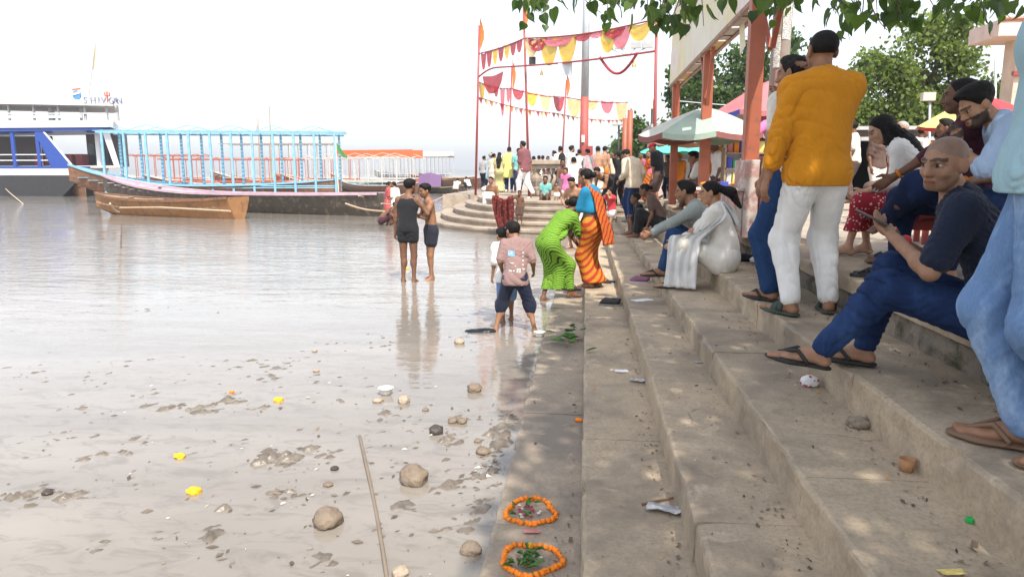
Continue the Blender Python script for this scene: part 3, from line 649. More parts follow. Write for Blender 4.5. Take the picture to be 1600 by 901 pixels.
# core of the steps lies well under the slabs
core = MB()
for (a, b_, z) in ((X1+.03, X2+.04, Z1), (X2+.035, X3+.04, Z2), (X3+.035, X4+.04, Z3), (X4+.035, X5+.04, Z4), (X5+.035, X6+.06, Z5)):
    core.box((a, -3, -.4), (b_, 19.5, z-.11))
steps = core.build('stone_steps', M_STEP); tag(steps, kind='structure')
ROWS = [(X1, X2+.01, Z1-.36, Z1, M_WET, [.0, 3.02, 4.55, 6.6]), (X2, X3+.01, Z1-.1, Z2, M_STEP, [.6, 2.05, 3.78, 5.35]), (X3, X4+.01, Z2-.1, Z3, M_STEP, [.1, 2.55, 4.4]), (X4, X5+.01, Z3-.1, Z4, M_STEP, [.9, 2.62, 4.5]), (X5, X6+.03, Z4-.1, Z5, M_STEP, [-.4, 1.6, 3.4, 5.3])]
for ri, (a, b_, z0, z1, m, cuts) in enumerate(ROWS):
    ys = [-2.6]+[c for c in cuts if c > -2]; y = ys[-1]
    while y < 17.2: y += random.uniform(1.5, 2.2); ys.append(y)
    ys[-1] = 19.2
    for k in range(len(ys)-1):
        dz = random.uniform(-.003, .003); me = slab_mesh(a+random.uniform(-.003,.003), b_, ys[k]+.003, ys[k+1]-.003, z0, z1+dz, ri*20+k, .012 if ri < 3 else .016); meshobj('slab', me, m, steps)
# upper edge: rough broken facing below a worn coping
for k, (y0, y1) in enumerate(((-1.2, 1.3), (1.306, 3.0), (3.006, 4.9), (4.906, 6.7), (6.706, 8.6), (8.606, 10.9), (10.906, 13.2), (13.206, 16))):
    meshobj('slab', slab_mesh(X6+.02, X6+.5, y0, y1, Z5-.1, Z6-.115, 300+k, .014, rough=.022), M_ROUGH, steps)
    meshobj('slab', slab_mesh(X6-.015, X6+.52, y0, y1, Z6-.1, Z6+random.uniform(-.002,.002), 340+k, .012), M_STEP, steps)
# plaza on the right, paved
plaza = MB().box((X6+.5, -8, .3), (45, 16.5, Z6-.012)).box((X6+.5, 16.52, .0), (60, 90, Z6-.1)).box((-5.0, 33.9, .0), (X6+.49, 90, ZB-.02)).build('plaza', M_PLAZA); tag(plaza, kind='structure')
paving = []
x = X6+.53
for i in range(7):
    y = -1.0+random.uniform(-.5, .2); w = random.uniform(.75, .95)
    while y < 12.5:
        l = random.uniform(.9, 1.5); me = MB().box((x+.004, y+.004, Z6-.06), (x+w-.004, y+l-.004, Z6+random.uniform(-.004,.003))).mesh('paving_slab', bevel=.006); meshobj('paving_slab', me, M_PLAZA, plaza); y += l
    x += w
# curved bastion of five steps where the crowd stands
def bast_outline(inset, n=64):
    cx, cy, a, b_ = .6, 28.5, 6.3-inset, 10.2-inset
    P = []
    for t in np.linspace(math.pi*1.02, math.pi*1.56, n):
        c, s = math.cos(t), math.sin(t); e = 2/2.6
        P.append((cx+a*abs(c)**e*np.sign(c), cy+b_*abs(s)**e*np.sign(s)))
    return P
bast = MB()
for i in range(5):
    P = bast_outline(.12+i*.42); zt = [.11, .28, .45, .625, ZB-.03][i]
    V = [(x, y, -.4) for x, y in P]+[(x, y, zt) for x, y in P]; n = len(P); V += [(P[-1][0], 34, -.4), (P[0][0], 34, -.4), (P[-1][0], 34, zt), (P[0][0], 34, zt)]
    F = [(k, k+1, n+k+1, n+k) for k in range(n-1)]+[tuple(range(n, 2*n))+(2*n+2, 2*n+3), (0, n, 2*n+3, 2*n+1), (n-1, 2*n, 2*n+2, 2*n-1)]
    bast.add(V, F)
bastion = bast.build('bastion_steps', M_BAST); tag(bastion, kind='structure')
for i in range(5):
    zt = [.14, .31, .48, .655, ZB][i]; O_ = bast_outline(i*.42, 97); I_ = bast_outline(i*.42+.44, 97); k = 0
    while k < 96:
        st = random.choice((7, 8, 9)); k2 = min(96, k+st); k2 = 96 if 96-k2 < 4 else k2
        V = []; F = []
        for q in range(k, k2+1):
            o = Vector((*O_[q], 0)); ii = Vector((*I_[q], 0)); d = (ii-o).normalized(); j = .004*mnoise.noise((q*.9, i*3, 1))
            for p, z in ((o+d*.03, zt-.19), (o+d*(.03+j), zt-.075), (o+d*j, zt-.07), (o+d*(j), zt-.015), (o+d*.015, zt), (ii, zt), (ii, zt-.19)): V.append((p.x, p.y, z))
        m_ = k2-k+1
        for q in range(m_-1):
            for r_ in range(6): F.append((q*7+r_, q*7+r_+1, (q+1)*7+r_+1, (q+1)*7+r_))
        F += [tuple(range(6, -1, -1)), tuple((m_-1)*7+r_ for r_ in range(7))]
        # small joint between neighbours
        c = Vector((sum(v[0] for v in V)/len(V), sum(v[1] for v in V)/len(V), 0)); V = [((v[0]-c.x)*.996+c.x, (v[1]-c.y)*.996+c.y, v[2]+random.uniform(-.001,.001)) for v in V]
        me = bpy.data.meshes.new('slab'); me.from_pydata(V, [], F); bm = bmesh.new(); bm.from_mesh(me); bmesh.ops.recalc_face_normals(bm, faces=bm.faces); bm.to_mesh(me); bm.free()
        meshobj('slab', me, M_BAST, bastion); k = k2
plat = MB().box((-5.4, 26.5, -.3), (-1.5, 34, ZB-.012)).box((-1.6, 20.9, .1), (6, 34, ZB-.016)).build('platform', M_BAST); tag(plat, kind='structure')

# ---- river: muddy water, glassy in the shallows, rippled further out
m, t, b = nodes_of('river_water'); geo = t.nodes.new('ShaderNodeNewGeometry'); pos = geo.outputs['Position']
sx = t.nodes.new('ShaderNodeSeparateXYZ'); t.links.new(pos, sx.inputs[0])
mp = t.nodes.new('ShaderNodeMapping'); mp.inputs['Scale'].default_value = (.55, 1.5, 1); mp.inputs['Rotation'].default_value = (0, 0, R(10)); t.links.new(pos, mp.inputs[0])
n1 = noise(t, mp.outputs[0], 2.4, 4, .55, .8); n2 = noise(t, mp.outputs[0], 8, 3, .5, .5)
mp2 = t.nodes.new('ShaderNodeMapping'); mp2.inputs['Scale'].default_value = (.12, .5, 1); t.links.new(pos, mp2.inputs[0]); n3 = noise(t, mp2.outputs[0], .8, 3)
far = t.nodes.new('ShaderNodeMapRange'); far.inputs[1].default_value = 3.5; far.inputs[2].default_value = 11; far.inputs[3].default_value = .05; far.inputs[4].default_value = 1; t.links.new(sx.outputs[1], far.inputs[0])
ad = t.nodes.new('ShaderNodeMath'); ad.operation = 'MULTIPLY_ADD'; ad.inputs[1].default_value = .3; t.links.new(n2, ad.inputs[0]); t.links.new(n1, ad.inputs[2])
pt = t.nodes.new('ShaderNodeMath'); pt.operation = 'MULTIPLY'; t.links.new(ramp(t, n3, [(.3, (.25,)*3), (.7, (1,)*3)]), pt.inputs[0]); t.links.new(far.outputs[0], pt.inputs[1])
bn = t.nodes.new('ShaderNodeBump'); bn.inputs['Distance'].default_value = .030; t.links.new(ad.outputs[0], bn.inputs['Height']); t.links.new(pt.outputs[0], bn.inputs['Strength']); t.links.new(bn.outputs[0], b.inputs['Normal'])
silt = noise(t, mp2.outputs[0], 2.2, 5, .6, .8)
wc = ramp(t, silt, [(.3, (.215,.192,.165)), (.5, (.25,.224,.193)), (.72, (.29,.26,.225))])
mp3 = t.nodes.new('ShaderNodeMapping'); mp3.inputs['Scale'].default_value = (1.2, 2.6, 1); mp3.inputs['Rotation'].default_value = (0, 0, R(-38)); t.links.new(pos, mp3.inputs[0])
sub = ramp(t, noise(t, mp3.outputs[0], 3.2, 7, .68, .9), [(.50, (0,0,0)), (.63, (.65,)*3)])
shal = t.nodes.new('ShaderNodeMapRange'); shal.inputs[1].default_value = 8.5; shal.inputs[2].default_value = 4.0; t.links.new(sx.outputs[1], shal.inputs[0])
sm = t.nodes.new('ShaderNodeMath'); sm.operation = 'MULTIPLY'; t.links.new(sub, sm.inputs[0]); t.links.new(shal.outputs[0], sm.inputs[1])
t.links.new(mixc(t, sm.outputs[0], wc, (.17,.148,.122)), b.inputs['Base Color'])
b.inputs['Roughness'].default_value = .035; b.inputs['IOR'].default_value = 1.40; b.inputs['Specular IOR Level'].default_value = .85
M_WATER = m
wv = MB(); wv.add([(-2500,-60,0),(900,-60,0),(900,4500,0),(-2500,4500,0)], [(0,1,2,3)]); tag(wv.build('river', M_WATER), kind='structure')
tag(MB().add([(-2600,-70,-1.2),(1000,-70,-1.2),(1000,4600,-1.2),(-2600,4600,-1.2)], [(0,1,2,3)]).build('ground', plain('river_mud', (.2,.16,.12))), kind='structure')
# ---- mud breaking the surface in the shallows
m, t, b = nodes_of('wet_mud'); geo = t.nodes.new('ShaderNodeNewGeometry'); n = noise(t, geo.outputs['Position'], 9, 6, .7)
t.links.new(ramp(t, n, [(.3, (.10,.084,.068)), (.7, (.20,.17,.138))]), b.inputs['Base Color']); b.inputs['Roughness'].default_value = .28; bump(t, b, noise(t, geo.outputs['Position'], 60, 5), .5, .01); M_MUD = m
gx, gy = np.meshgrid(np.arange(-6.2, -.37, .015), np.arange(1.4, 8.4, .017), indexing='ij')
wob = fbm(gx*1.6, gy*1.6, 40); dirx = gx*.8+gy*.6; diry = -gx*.6+gy*.8
ridg = 1-np.abs(2*fbm(dirx*4.2+wob*3, diry*12+wob*3, 5, 5)-.97)
fine = fbm(gx*26, gy*26, 77, 3)
mask = np.zeros_like(gx)
for (px, py, rx, ry, a) in ((430,715,62,20,1.15),(480,705,34,16,.9),(445,775,42,12,.9),(170,712,70,9,.95),(60,775,90,16,1.0),(365,797,36,9,.95),(340,832,34,14,.85),(265,838,30,14,.9),(150,852,28,18,.85),(285,640,110,10,.8),(250,690,90,9,.7),(130,640,90,9,.65),(510,708,24,10,.95),(540,628,30,10,.7),(605,650,26,8,1.0),(500,880,36,16,.9),(350,625,50,14,.8),(400,640,50,10,.7),(775,700,34,22,1.15),(760,745,34,24,1.1),(765,690,20,30,1.0),(745,800,26,30,1.05),(790,660,18,30,1.0),(700,760,40,14,.85),(640,790,40,10,.8),(700,690,36,14,.8),(560,760,30,12,.7),(580,835,30,12,.8),(715,655,24,8,.95),(655,690,30,6,.7),(420,590,60,8,.65),(505,600,50,7,.6),(470,660,20,22,.7),(690,830,30,12,.7),(30,690,60,8,.6),(200,760,60,8,.6),(110,680,80,8,.7)):
    c = gp(px, py); ex = abs(gp(px+rx, py)[0]-c[0]); ey = abs(gp(px, py-ry)[1]-c[1])+.03
    mask = np.maximum(mask, a*np.exp(-((gx-c[0])/ex)**2*.9-((gy-c[1])/ey)**2*.9))
streak = fbm(dirx*9+wob*3, diry*30+wob*3, 91, 4)
mask = np.maximum(mask*1.1, .60*fbm(gx*.9, gy*.9, 17, 3)+.07)
hgt = (mask*(.02+.70*ridg+2.6*(streak-.47)+2.0*(fine-.45)) - .64)*.04
hgt = np.clip(hgt, -.05, .028)
nx, ny = gx.shape; idx = np.arange(nx*ny).reshape(nx, ny)
ok = np.maximum.reduce([hgt[:-1,:-1], hgt[1:,:-1], hgt[1:,1:], hgt[:-1,1:]]) > -.006
Q = np.stack([idx[:-1,:-1], idx[1:,:-1], idx[1:,1:], idx[:-1,1:]], -1)[ok]
V = np.stack([gx, gy, hgt], -1).reshape(-1, 3); used = np.unique(Q); rem = np.full(len(V), -1); rem[used] = np.arange(len(used))
tag(meshobj('mud', npmesh('mud', V[used], rem[Q], smooth=True), M_MUD), 'dark wet mud breaking through the shallow water', 'mud', kind='stuff')
# ---- far bank
hb = MB(); xs = np.linspace(-2400, 900, 90); top = [(x, 2100+60*mnoise.noise((x*.004, 3, 0)), 9+9*abs(mnoise.noise((x*.006, 0, 0)))+6*abs(mnoise.noise((x*.03, 0, 5)))) for x in xs]
hb.grid([[(p[0], p[1]-120, -.5) for p in top], top, [(p[0], p[1]+900, p[2]*.8) for p in top]])
tag(hb.build('hills', plain('far_bank_scrub', (.13,.14,.10), var=.4, scale=.02), smooth=True), kind='structure')

# ---- hot hazy air over the river
hm_, ht, hb_ = nodes_of('haze_air'); ht.nodes.remove(hb_); pv = ht.nodes.new('ShaderNodeVolumePrincipled'); pv.inputs['Color'].default_value = (.93,.96,1,1); pv.inputs['Density'].default_value = .0010; pv.inputs['Anisotropy'].default_value = .2
ht.links.new(pv.outputs[0], ht.nodes['Material Output'].inputs['Volume'])
hz = MB().box((-2800,-150,-2.4), (1200,4800,60)).build('haze', hm_); tag(hz, 'thin pale haze hanging over the river', 'haze', kind='stuff')
# ================================================================= boats
def hull(L, W, D, bow=.5, stern=.25, sq=.0, n=26, bend=1.6):
    """outer skin of a wooden river boat, bow at +x; returns station curves"""
    st = []
    for i in range(n):
        s = i/(n-1); u = 2*s-1
        wid = (1-abs(u)**2.6) if u > 0 else (sq+(1-sq)*(1-abs(u)**2.6))
        sheer = D+bow*max(0, u)**2.2+stern*max(0, -u)**2.2; keel = -.25+(bow*.8+D*.55)*max(0, u)**bend*(1.0)*max(0,u)**1.2+(stern*.6)*max(0, -u)**3
        st.append((u*L/2, max(.02, wid*W/2), sheer, min(keel, sheer-.1)))
    return st
def boat(name, label, bowp, sternp, W=1.8, D=.55, bow=.6, stern=.3, sq=0., cols=None, group='boats moored off the bastion', deck=.18, roof=None, thwarts=5, rails=None, cat='boat'):
    a = np.array(sternp, float); c = np.array(bowp, float); L = np.linalg.norm((c-a)[:2]); mid = (a+c)/2; rz = math.atan2(c[1]-a[1], c[0]-a[0])
    root = empty(name, (mid[0], mid[1], 0), rz, label, cat, group)
    mh, mg, md, mi = cols; st = hull(L, W, D, bow, stern, sq)
    rows = []
    for x, w, zs, zk in st:
        r = []
        for s in (1,): pass
        for q in (1, .93, .75, .45, 0, -.45, -.75, -.93, -1): 
            z = zk+(zs-zk)*abs(q)**2.2 if abs(q) < 1 else zs
            r.append((x, w*q*(1 if abs(q) == 1 else 1), z))
        rows.append(r)
    h = MB().grid(rows); h.add(rows[0], [tuple(range(9))]); h.build('hull', mh, root, smooth=False)
    inn = MB().grid([[(x, w*q*.93, (zk+.1)+(zs-.015-zk-.1)*abs(q)**2.4) for q in (1, .8, .4, 0, -.4, -.8, -1)] for x, w, zs, zk in st]); inn.build('lining', mi, root)
    for s in (-1, 1):
        g = MB()
        g.grid([[(x, s*w*.90, zs-.03), (x, s*w*.90, zs+.03), (x, s*(w+.045), zs+.03), (x, s*(w+.045), zs-.06)] for x, w, zs, zk in st]); g.build('gunwale', mg, root)
    # deck boards across, each on its own
    for i in range(2, len(st)-2):
        x, w, zs, zk = st[i]; x2 = st[i+1][0]
        if deck: MB().box((x+.01, -w*.86, zs-deck-.03), (x2-.01, w*.86, zs-deck)).build('deck_board', md, root)
    for i in range(thwarts):
        s = .2+.62*i/max(1, thwarts-1); k = int(s*(len(st)-1)); x, w, zs, zk = st[k]
        MB().box((x-.11, -w*.9, zs-.045), (x+.11, w*.9, zs+.0)).build('thwart', md, root)
    if roof:
        fx = roof.get('fx', (-.46, .36)); x0, x1 = fx[0]*L, fx[1]*L; h = roof['h']; n = roof.get('n', 8); m = roof['m']; hw = roof.get('w', W*.46); zb = roof.get('zb', D-.1); mp_ = roof.get('mp', m); pr = roof.get('t', .05)
        pm = MB().box((-pr/2, -pr/2, 0), (pr/2, pr/2, h-zb)).mesh('post')
        xs = np.linspace(x0, x1, n)
        for s in (-1, 1):
            for x in xs: meshobj('post', pm, mp_, root, (x, s*hw, zb))
            MB().bar((x0-.3, s*hw, h), (x1+.3, s*hw, h), .05, .09).build('roof_rail', m, root)
            MB().bar((x0, s*hw, zb+.35), (x1, s*hw, zb+.35), .035, .06).build('side_rail', mp_, root)
            if roof.get('bench'): MB().box((x0, s*hw-.2-s*.14, zb+.22), (x1, s*hw+.2-s*.14, zb+.27)).build('bench', roof['bench'], root)
            if roof.get('rail2'): MB().bar((x0-.2, s*hw*.9, h+.42), (x1+.2, s*hw*.9, h+.42), .03).build('roof_railing', m, root)
        for k, x in enumerate(xs):
            MB().bar((x, -hw, h+.05), (x, 0, h+.16), .045).bar((x, 0, h+.16), (x, hw, h+.05), .045).build('roof_beam', m, root)
            if roof.get('rail2'): MB().bar((x, -hw*.9, h), (x, -hw*.9, h+.42), .03).bar((x, hw*.9, h), (x, hw*.9, h+.42), .03).build('railing_post', m, root)
        if roof.get('zig'):
            for s in (-1, 1):
                for k in range(n-1):
                    zz = h+.08 if k % 2 == 0 else h+.42; z2 = h+.42 if k % 2 == 0 else h+.08; MB().bar((xs[k], s*hw*.8, zz), (xs[k+1], s*hw*.8, z2), .035).build('roof_brace', m, root)
        if roof.get('slats'):
            for y in np.linspace(-hw*.9, hw*.9, roof['slats']): MB().bar((x0-.5, y, h+.06+.11*(1-abs(y)/hw)), (x1+.5, y, h+.06+.11*(1-abs(y)/hw)), .07, .02).build('roof_slat', m, root)
        if roof.get('sheet'): MB().grid([[(x0-.3, -hw-.1, h+.1), (x0-.3, 0, h+.22), (x0-.3, hw+.1, h+.1)], [(x1+.3, -hw-.1, h+.1), (x1+.3, 0, h+.22), (x1+.3, hw+.1, h+.1)]]).build('roof_sheet', roof['sheet'], root)
        if roof.get('board'): 
            for s in (-1, 1): MB().box((x0, s*hw-.03, h-.05), (x1, s*hw+.03, h+roof.get('bh', .55))).build('side_board', roof['board'], root)
    return root
WB = worn('boat_brown', (.22,.105,.055), (.10,.06,.04), .42); WO = worn('boat_ochre', (.33,.16,.06), (.19,.10,.055), .40, scale=5); WD = worn('boat_dark', (.075,.062,.05), (.17,.13,.09), .40, scale=4)
PK = worn('paint_pink', (.50,.36,.42), (.45,.33,.33), .36); BL = worn('paint_sky_blue', (.20,.42,.56), (.2,.3,.34), .33); BLW = worn('paint_pale_blue', (.34,.52,.62), (.3,.4,.42), .33); WT = worn('paint_white', (.58,.56,.52), (.4,.34,.28), .36); RD = worn('paint_brick_red', (.42,.10,.05), (.2,.09,.05), .38); GR = worn('paint_grey', (.4,.4,.4), (.2,.2,.2), .36); TL = worn('paint_teal', (.25,.5,.5), (.3,.2,.15), .36); DB = worn('paint_blue', (.05,.12,.42), (.1,.1,.15), .3); PU = plain('tarp_purple', (.13,.07,.16)); WOODP = plain('old_planks', (.34,.25,.17), var=.4, scale=12)
ORG = worn('boat_orange_wood', (.50,.235,.075), (.28,.13,.06), .40, scale=4)
# long sky-blue passenger boat with an open frame roof
boat('passenger_boat', 'long sky blue boat with bare frame canopy, brown pointed bow at left', gp(112, 316), gp(534, 314), W=2.6, D=.95, bow=1.15, stern=.35, cols=(WB, BL, BL, BLW), deck=.35, thwarts=0,
     roof=dict(fx=(-.49, .34), h=3.8, n=12, m=BL, w=1.15, zb=.55, t=.115, bench=BL, slats=15, zig=True))
boat('wooden_boat', 'long dark weathered boat with pink deck edge behind the ochre rowing boat', gp(165, 323), gp(604, 338), W=1.7, D=.78, bow=.75, stern=.1, sq=.6, cols=(WD, PK, PK, PK), deck=.12, thwarts=3)
ob = boat('rowing_boat', 'small ochre wooden rowing boat with square stern in front of the blue boat', gp(152, 333), gp(375, 342), W=1.35, D=.62, bow=.22, stern=.16, sq=.72, cols=(WO, WB, WOODP, WOODP), deck=.3, thwarts=4)
boat('wooden_boat', 'small brown boat lying under the dark hull of the cruise vessel', gp(66, 301), gp(135, 307), W=1.5, D=.6, bow=.3, stern=.2, cols=(WB, WB, RD, WB), deck=.1, thwarts=3)
FLEET = [
 ('wooden_boat', 'red and white open boat with rust red posts seen through the blue canopy', 225, 300, 480, 299, dict(W=2.2, D=.7, bow=.8, cols=(WB, WT, RD, WT), roof=dict(h=2.75, n=9, m=RD, w=1, bench=RD, slats=3))),
 ('wooden_boat', 'white framed boat with red deck just right of the blue boat', 440, 297, 640, 300, dict(W=2.2, D=.7, bow=.9, cols=(WB, WT, RD, RD), roof=dict(h=2.9, n=9, m=WT, w=1, bench=WT, zig=True))),
 ('wooden_boat', 'grey and white boat with sagging white awning frame behind the red dress', 530, 299, 660, 302, dict(W=2, D=.6, bow=.5, cols=(WB, GR, TL, WT), thwarts=4)),
 ('wooden_boat', 'boat with long red orange signboard along its roof', 515, 292, 660, 293, dict(W=2.8, D=.8, bow=.9, cols=(RD, WT, WT, WT), roof=dict(h=3.3, n=11, m=WT, w=1.3, board=plain('board_orange_red', (.62,.13,.035)), bh=.85, zig=True, bench=WT))),
 ('wooden_boat', 'pale boat with upper deck railing behind the blue canopy', 330, 294, 530, 294, dict(W=3, D=.9, bow=1, cols=(WB, WT, WT, WT), roof=dict(h=4.6, n=12, m=WT, w=1.4, bench=RD, rail2=True, sheet=WT))),
 ('ferry_boat', 'far white ferry with dark window row and blue door', 585, 285, 708, 285.5, dict(W=4, D=1.2, bow=1, cols=(GR, WT, WT, WT), roof=dict(h=4.2, n=18, m=WT, w=1.9, board=WT, bh=.9, rail2=True, sheet=WT, bench=DB))),
 ('wooden_boat', 'brown moored boat right of the purple tarpaulin', 655, 290, 760, 293, dict(W=2, D=.8, bow=.8, cols=(WB, WB, WOODP, WB), thwarts=5)),
 ('wooden_boat', 'dark boat with orange gunwale behind the crouched man in white', 640, 286, 745, 286, dict(W=2, D=.8, bow=.7, cols=(WD, ORG, RD, WB), thwarts=5)),
 ('wooden_boat', 'low dark boat nearest the left end of the curved steps', 640, 299, 730, 304, dict(W=1.5, D=.45, bow=.3, cols=(WD, WOODP, WOODP, WB), thwarts=3)),
 ('wooden_boat', 'faded red boat far behind the white framed canopy', 430, 295, 560, 296, dict(W=2.2, D=.8, bow=.8, cols=(RD, ORG, RD, RD), roof=dict(h=3, n=9, m=RD, w=1, bench=ORG))),
 ('wooden_boat', 'pale boat beyond the bow of the blue boat', 190, 297, 330, 297, dict(W=2.4, D=.9, bow=.7, cols=(WT, WT, WT, WT), roof=dict(h=3.2, n=9, m=RD, w=1, bench=RD))),
 ('wooden_boat', 'farthest thin white boat at the water line left of the flagpole', 690, 285, 745, 285, dict(W=2, D=.9, bow=.7, cols=(WB, WT, WT, WT), thwarts=3)),
]
for nm, lb, ax, ay, bx, by, kw in FLEET: boat(nm, lb, gp(ax, ay), gp(bx, by), **kw)
tp = gp(668, 303); MB().grid([[(-.9,-.5,0),(-.9,0,.95),(-.9,.5,0)],[(0,-.55,0),(0,0,1.1),(0,.55,0)],[(.9,-.5,0),(.9,0,.85),(.9,.5,0)]]).build('tarpaulin', PU, None, (tp[0], tp[1]+1.2, .55)); tag(bpy.data.objects['tarpaulin'], 'purple tarpaulin tent over a moored boat behind the bathers', 'tarpaulin')
# ---- cruise vessel at the left edge
VY = 46.0
def vz(py): return atY(90, py, VY)[2]
vx1 = atY(183, 300, VY)[0]; vx0 = vx1-26
ves = empty('cruise_vessel', ((vx0+vx1)/2, VY+2.9, 0), 0, 'two deck blue and white cruise vessel with sign letters on its roof', 'boat', 'boats moored off the bastion')
ox = (vx0+vx1)/2
wht = plain('vessel_white', (.66,.67,.70), .45, .06); vbl = plain('vessel_blue', (.022,.065,.30), .4, .12); vdk = plain('vessel_hull_black', (.03,.03,.034), .55, .3); roofm = plain('vessel_roof', (.62,.58,.54), .6); dkin = plain('vessel_interior', (.10,.08,.08), .8); glass = plain('dark_glass', (.04,.05,.06), .08, .1, spec=.6)
def vpl(name, x0, x1, y0, y1, z0, z1, m, bev=0): return MB().box((x0-ox, y0, z0), (x1-ox, y1, z1)).build(name, m, ves, bevel=bev)
xbow = atY(118, 290, VY)[0]
def prism(name, outline, y0, y1, m):
    n = len(outline); sh = lambda x: max(0., x-(vx1-7))*.5*(y1-y0)/5.6; V = [(x-ox, y0, z) for x, z in outline]+[(x-ox-sh(x), y1, z) for x, z in outline]
    F = [tuple(range(n)), tuple(range(2*n-1, n-1, -1))]+[(k, n+k, n+(k+1)%n, (k+1)%n) for k in range(n)]
    return MB().add(V, F).build(name, m, ves)
zt0 = vz(274); zt1 = vz(263); prism('hull', [(vx0, -.6), (xbow-2.0, -.6), (xbow+.4, zt0), (vx0, zt0)], -2.6, 2.8, vdk)
prism('hull_band', [(vx0, zt0+.002), (xbow+.4, zt0+.002), (xbow+.9, zt1), (vx0, zt1)], -2.65, 2.85, wht); prism('blue_rail', [(vx0, zt1+.003), (xbow+.9, zt1+.003), (xbow+.95, vz(260)), (vx0, vz(260))], -2.68, 2.88, vbl)
prism('deck', [(vx0, vz(260)-.1), (vx1-.3, vz(260)-.1), (vx1-.3, vz(260)+.05), (vx0, vz(260)+.05)], -2.3, 2.5, roofm)
zf0, zf1, zf2 = vz(208), vz(199), vz(184)
prism('blue_fascia', [(vx0, zf0), (vx1-1.3, zf0+.2), (vx1-.2, zf1), (vx0, zf1)], -2.66, 2.86, vbl)
prism('upper_bulwark', [(vx0, zf1+.003), (vx1, zf1+.003), (vx1+.1, zf2-.2), (vx0, zf2)], -2.75, 2.95, wht)
prism('upper_bulwark', [(vx0, zf2+.003), (vx1-2.2, zf2+.003), (vx1-2.2, zf2+.2), (vx0, zf2+.25)], -2.72, -2.66, wht)
rx = atY(64, 230, VY)[0]; rxb = atY(96, 260, VY)[0]
prism('raked_pillar', [(rx-.55, zf0+.1), (rx+.05, zf0+.1), (rxb+.55, vz(260)), (rxb-1.0, vz(260))], -2.64, -2.5, vbl); prism('pillar_trim', [(rx+.06, zf0+.1), (rx+.16, zf0+.1), (rxb+.7, vz(260)), (rxb+.56, vz(260))], -2.66, -2.5, wht)
prism('bow_post', [(vx1-1.2, zf0+.1), (vx1-.7, zf0+.1), (vx1-.1, vz(262)), (vx1-.5, vz(262))], -2.2, -1.9, wht)
for px in (16, 55): 
    x = atY(px, 240, VY)[0]; vpl('pillar', x-.12, x+.12, -2.62, -2.48, vz(260), zf0+.05, vbl)
for px in (-60, -20): 
    x = atY(px, 240, VY)[0]; vpl('pillar', x-.12, x+.12, -2.62, -2.48, vz(260), zf0+.05, vbl)
for px in (33, 128, -40): 
    x = atY(px, 240, VY)[0]; vpl('column', x-.12, x+.12, -1.3, -1.1, vz(260), zf0+.1, wht)
for z in (vz(242), vz(251)): vpl('hand_rail', vx0, rx+.2, -2.6, -2.55, z, z+.06, wht)
vpl('cabin_wall', vx0, atY(20,240,VY)[0], .8, 1.0, vz(260), zf0, dkin); xa, xb = atY(85,240,VY)[0], atY(150,240,VY)[0]; vpl('cabin_wall', xa, xb, .4, .6, vz(260), zf0+.1, dkin)
for k in range(4):
    w = (xb-xa)/4; vpl('window', xa+k*w+.1, xa+(k+1)*w-.1, .36, .40, vz(255), vz(222), glass)
for k in range(5):
    x = vx0+18.2+k*.8; vpl('seat', x, x+.5, -.6, .1, vz(260), vz(260)+.9, plain('seat_maroon', (.22,.05,.06)))
zr = vz(148); prism('roof', [(vx0, zr-.12), (vx1-.5, zr-.75), (vx1+.3, zr-.72), (vx1+.3, zr-.55), (vx0, zr+.1)], -2.9, 3.0, roofm)
prism('roof_edge', [(vx0, zr-.1), (vx1+.32, zr-.78), (vx1+.32, zr-.5), (vx0, zr+.13)], -2.97, -2.9, wht)
for px in (7, 46, 85, 127, 161, 178, -30): 
    x = atY(px, 170, VY)[0]; vpl('roof_post', x-.06, x+.06, -2.6, -2.48, zf2-.2, zr-.2-.5*(x-vx0)/26, GR if px not in (-30,) else wht)
for px in (42, 93): 
    x = atY(px, 170, VY)[0]; vpl('roof_column', x-.15, x+.15, -.8, -.5, zf2-.2, zr-.3, wht)
prism('upper_rail', [(vx0, zf2+.45), (vx1-.4, zf2+.25), (vx1-.4, zf2+.31), (vx0, zf2+.51)], -2.7, -2.64, wht)
for px in range(100, 180, 9): 
    x = atY(px, 185, VY)[0]; vpl('rail_post', x-.03, x+.03, -2.7, -2.65, zf2-.25, zf2+.28, wht)
mast = MB().tube([(atY(92,148,VY)[0]-ox, 0, zr), (atY(98,55,VY)[0]-ox, .3, vz(55))], .045).build('mast', GR, ves); 
MB().grid([[(atY(97,58,VY)[0]-ox, .3, vz(58)), (atY(101,62,VY)[0]-ox, .32, vz(62))], [(atY(94,100,VY)[0]-ox, .28, vz(100)), (atY(97,96,VY)[0]-ox, .3, vz(96))]]).build('mast_flag', plain('flag_pale_yellow', (.75,.6,.3)), ves)
LET = plain('sign_letters', (.24,.25,.31), .5)
def text_mesh(s, size, depth, m, parent, loc, rot, name='letter'):
    cu = bpy.data.curves.new('t', 'FONT'); cu.body = s; cu.size = size; cu.extrude = depth; cu.align_x = 'CENTER'
    ob_ = bpy.data.objects.new('t', cu); col.objects.link(ob_); bpy.context.view_layer.update()
    me = bpy.data.meshes.new_from_object(ob_.evaluated_get(bpy.context.evaluated_depsgraph_get())); bpy.data.objects.remove(ob_)
    o = bpy.data.objects.new(name, me); me.materials.clear(); me.materials.append(m); o.location = [float(v) for v in loc]; o.rotation_euler = rot; return link(o, parent)
for ch, px in (('S', 134), ('H', 146), ('I', 155), ('V', 162.5), ('G', 174.5), ('A', 181), ('N', 186.5)):
    x = atY(px, 150, VY)[0]-ox; zz = zr-.10-.66*(x+ox-vx0)/26+.12; text_mesh(ch, .60, .05, LET, ves, (x, -2.96, zz), (R(90), 0, 0))
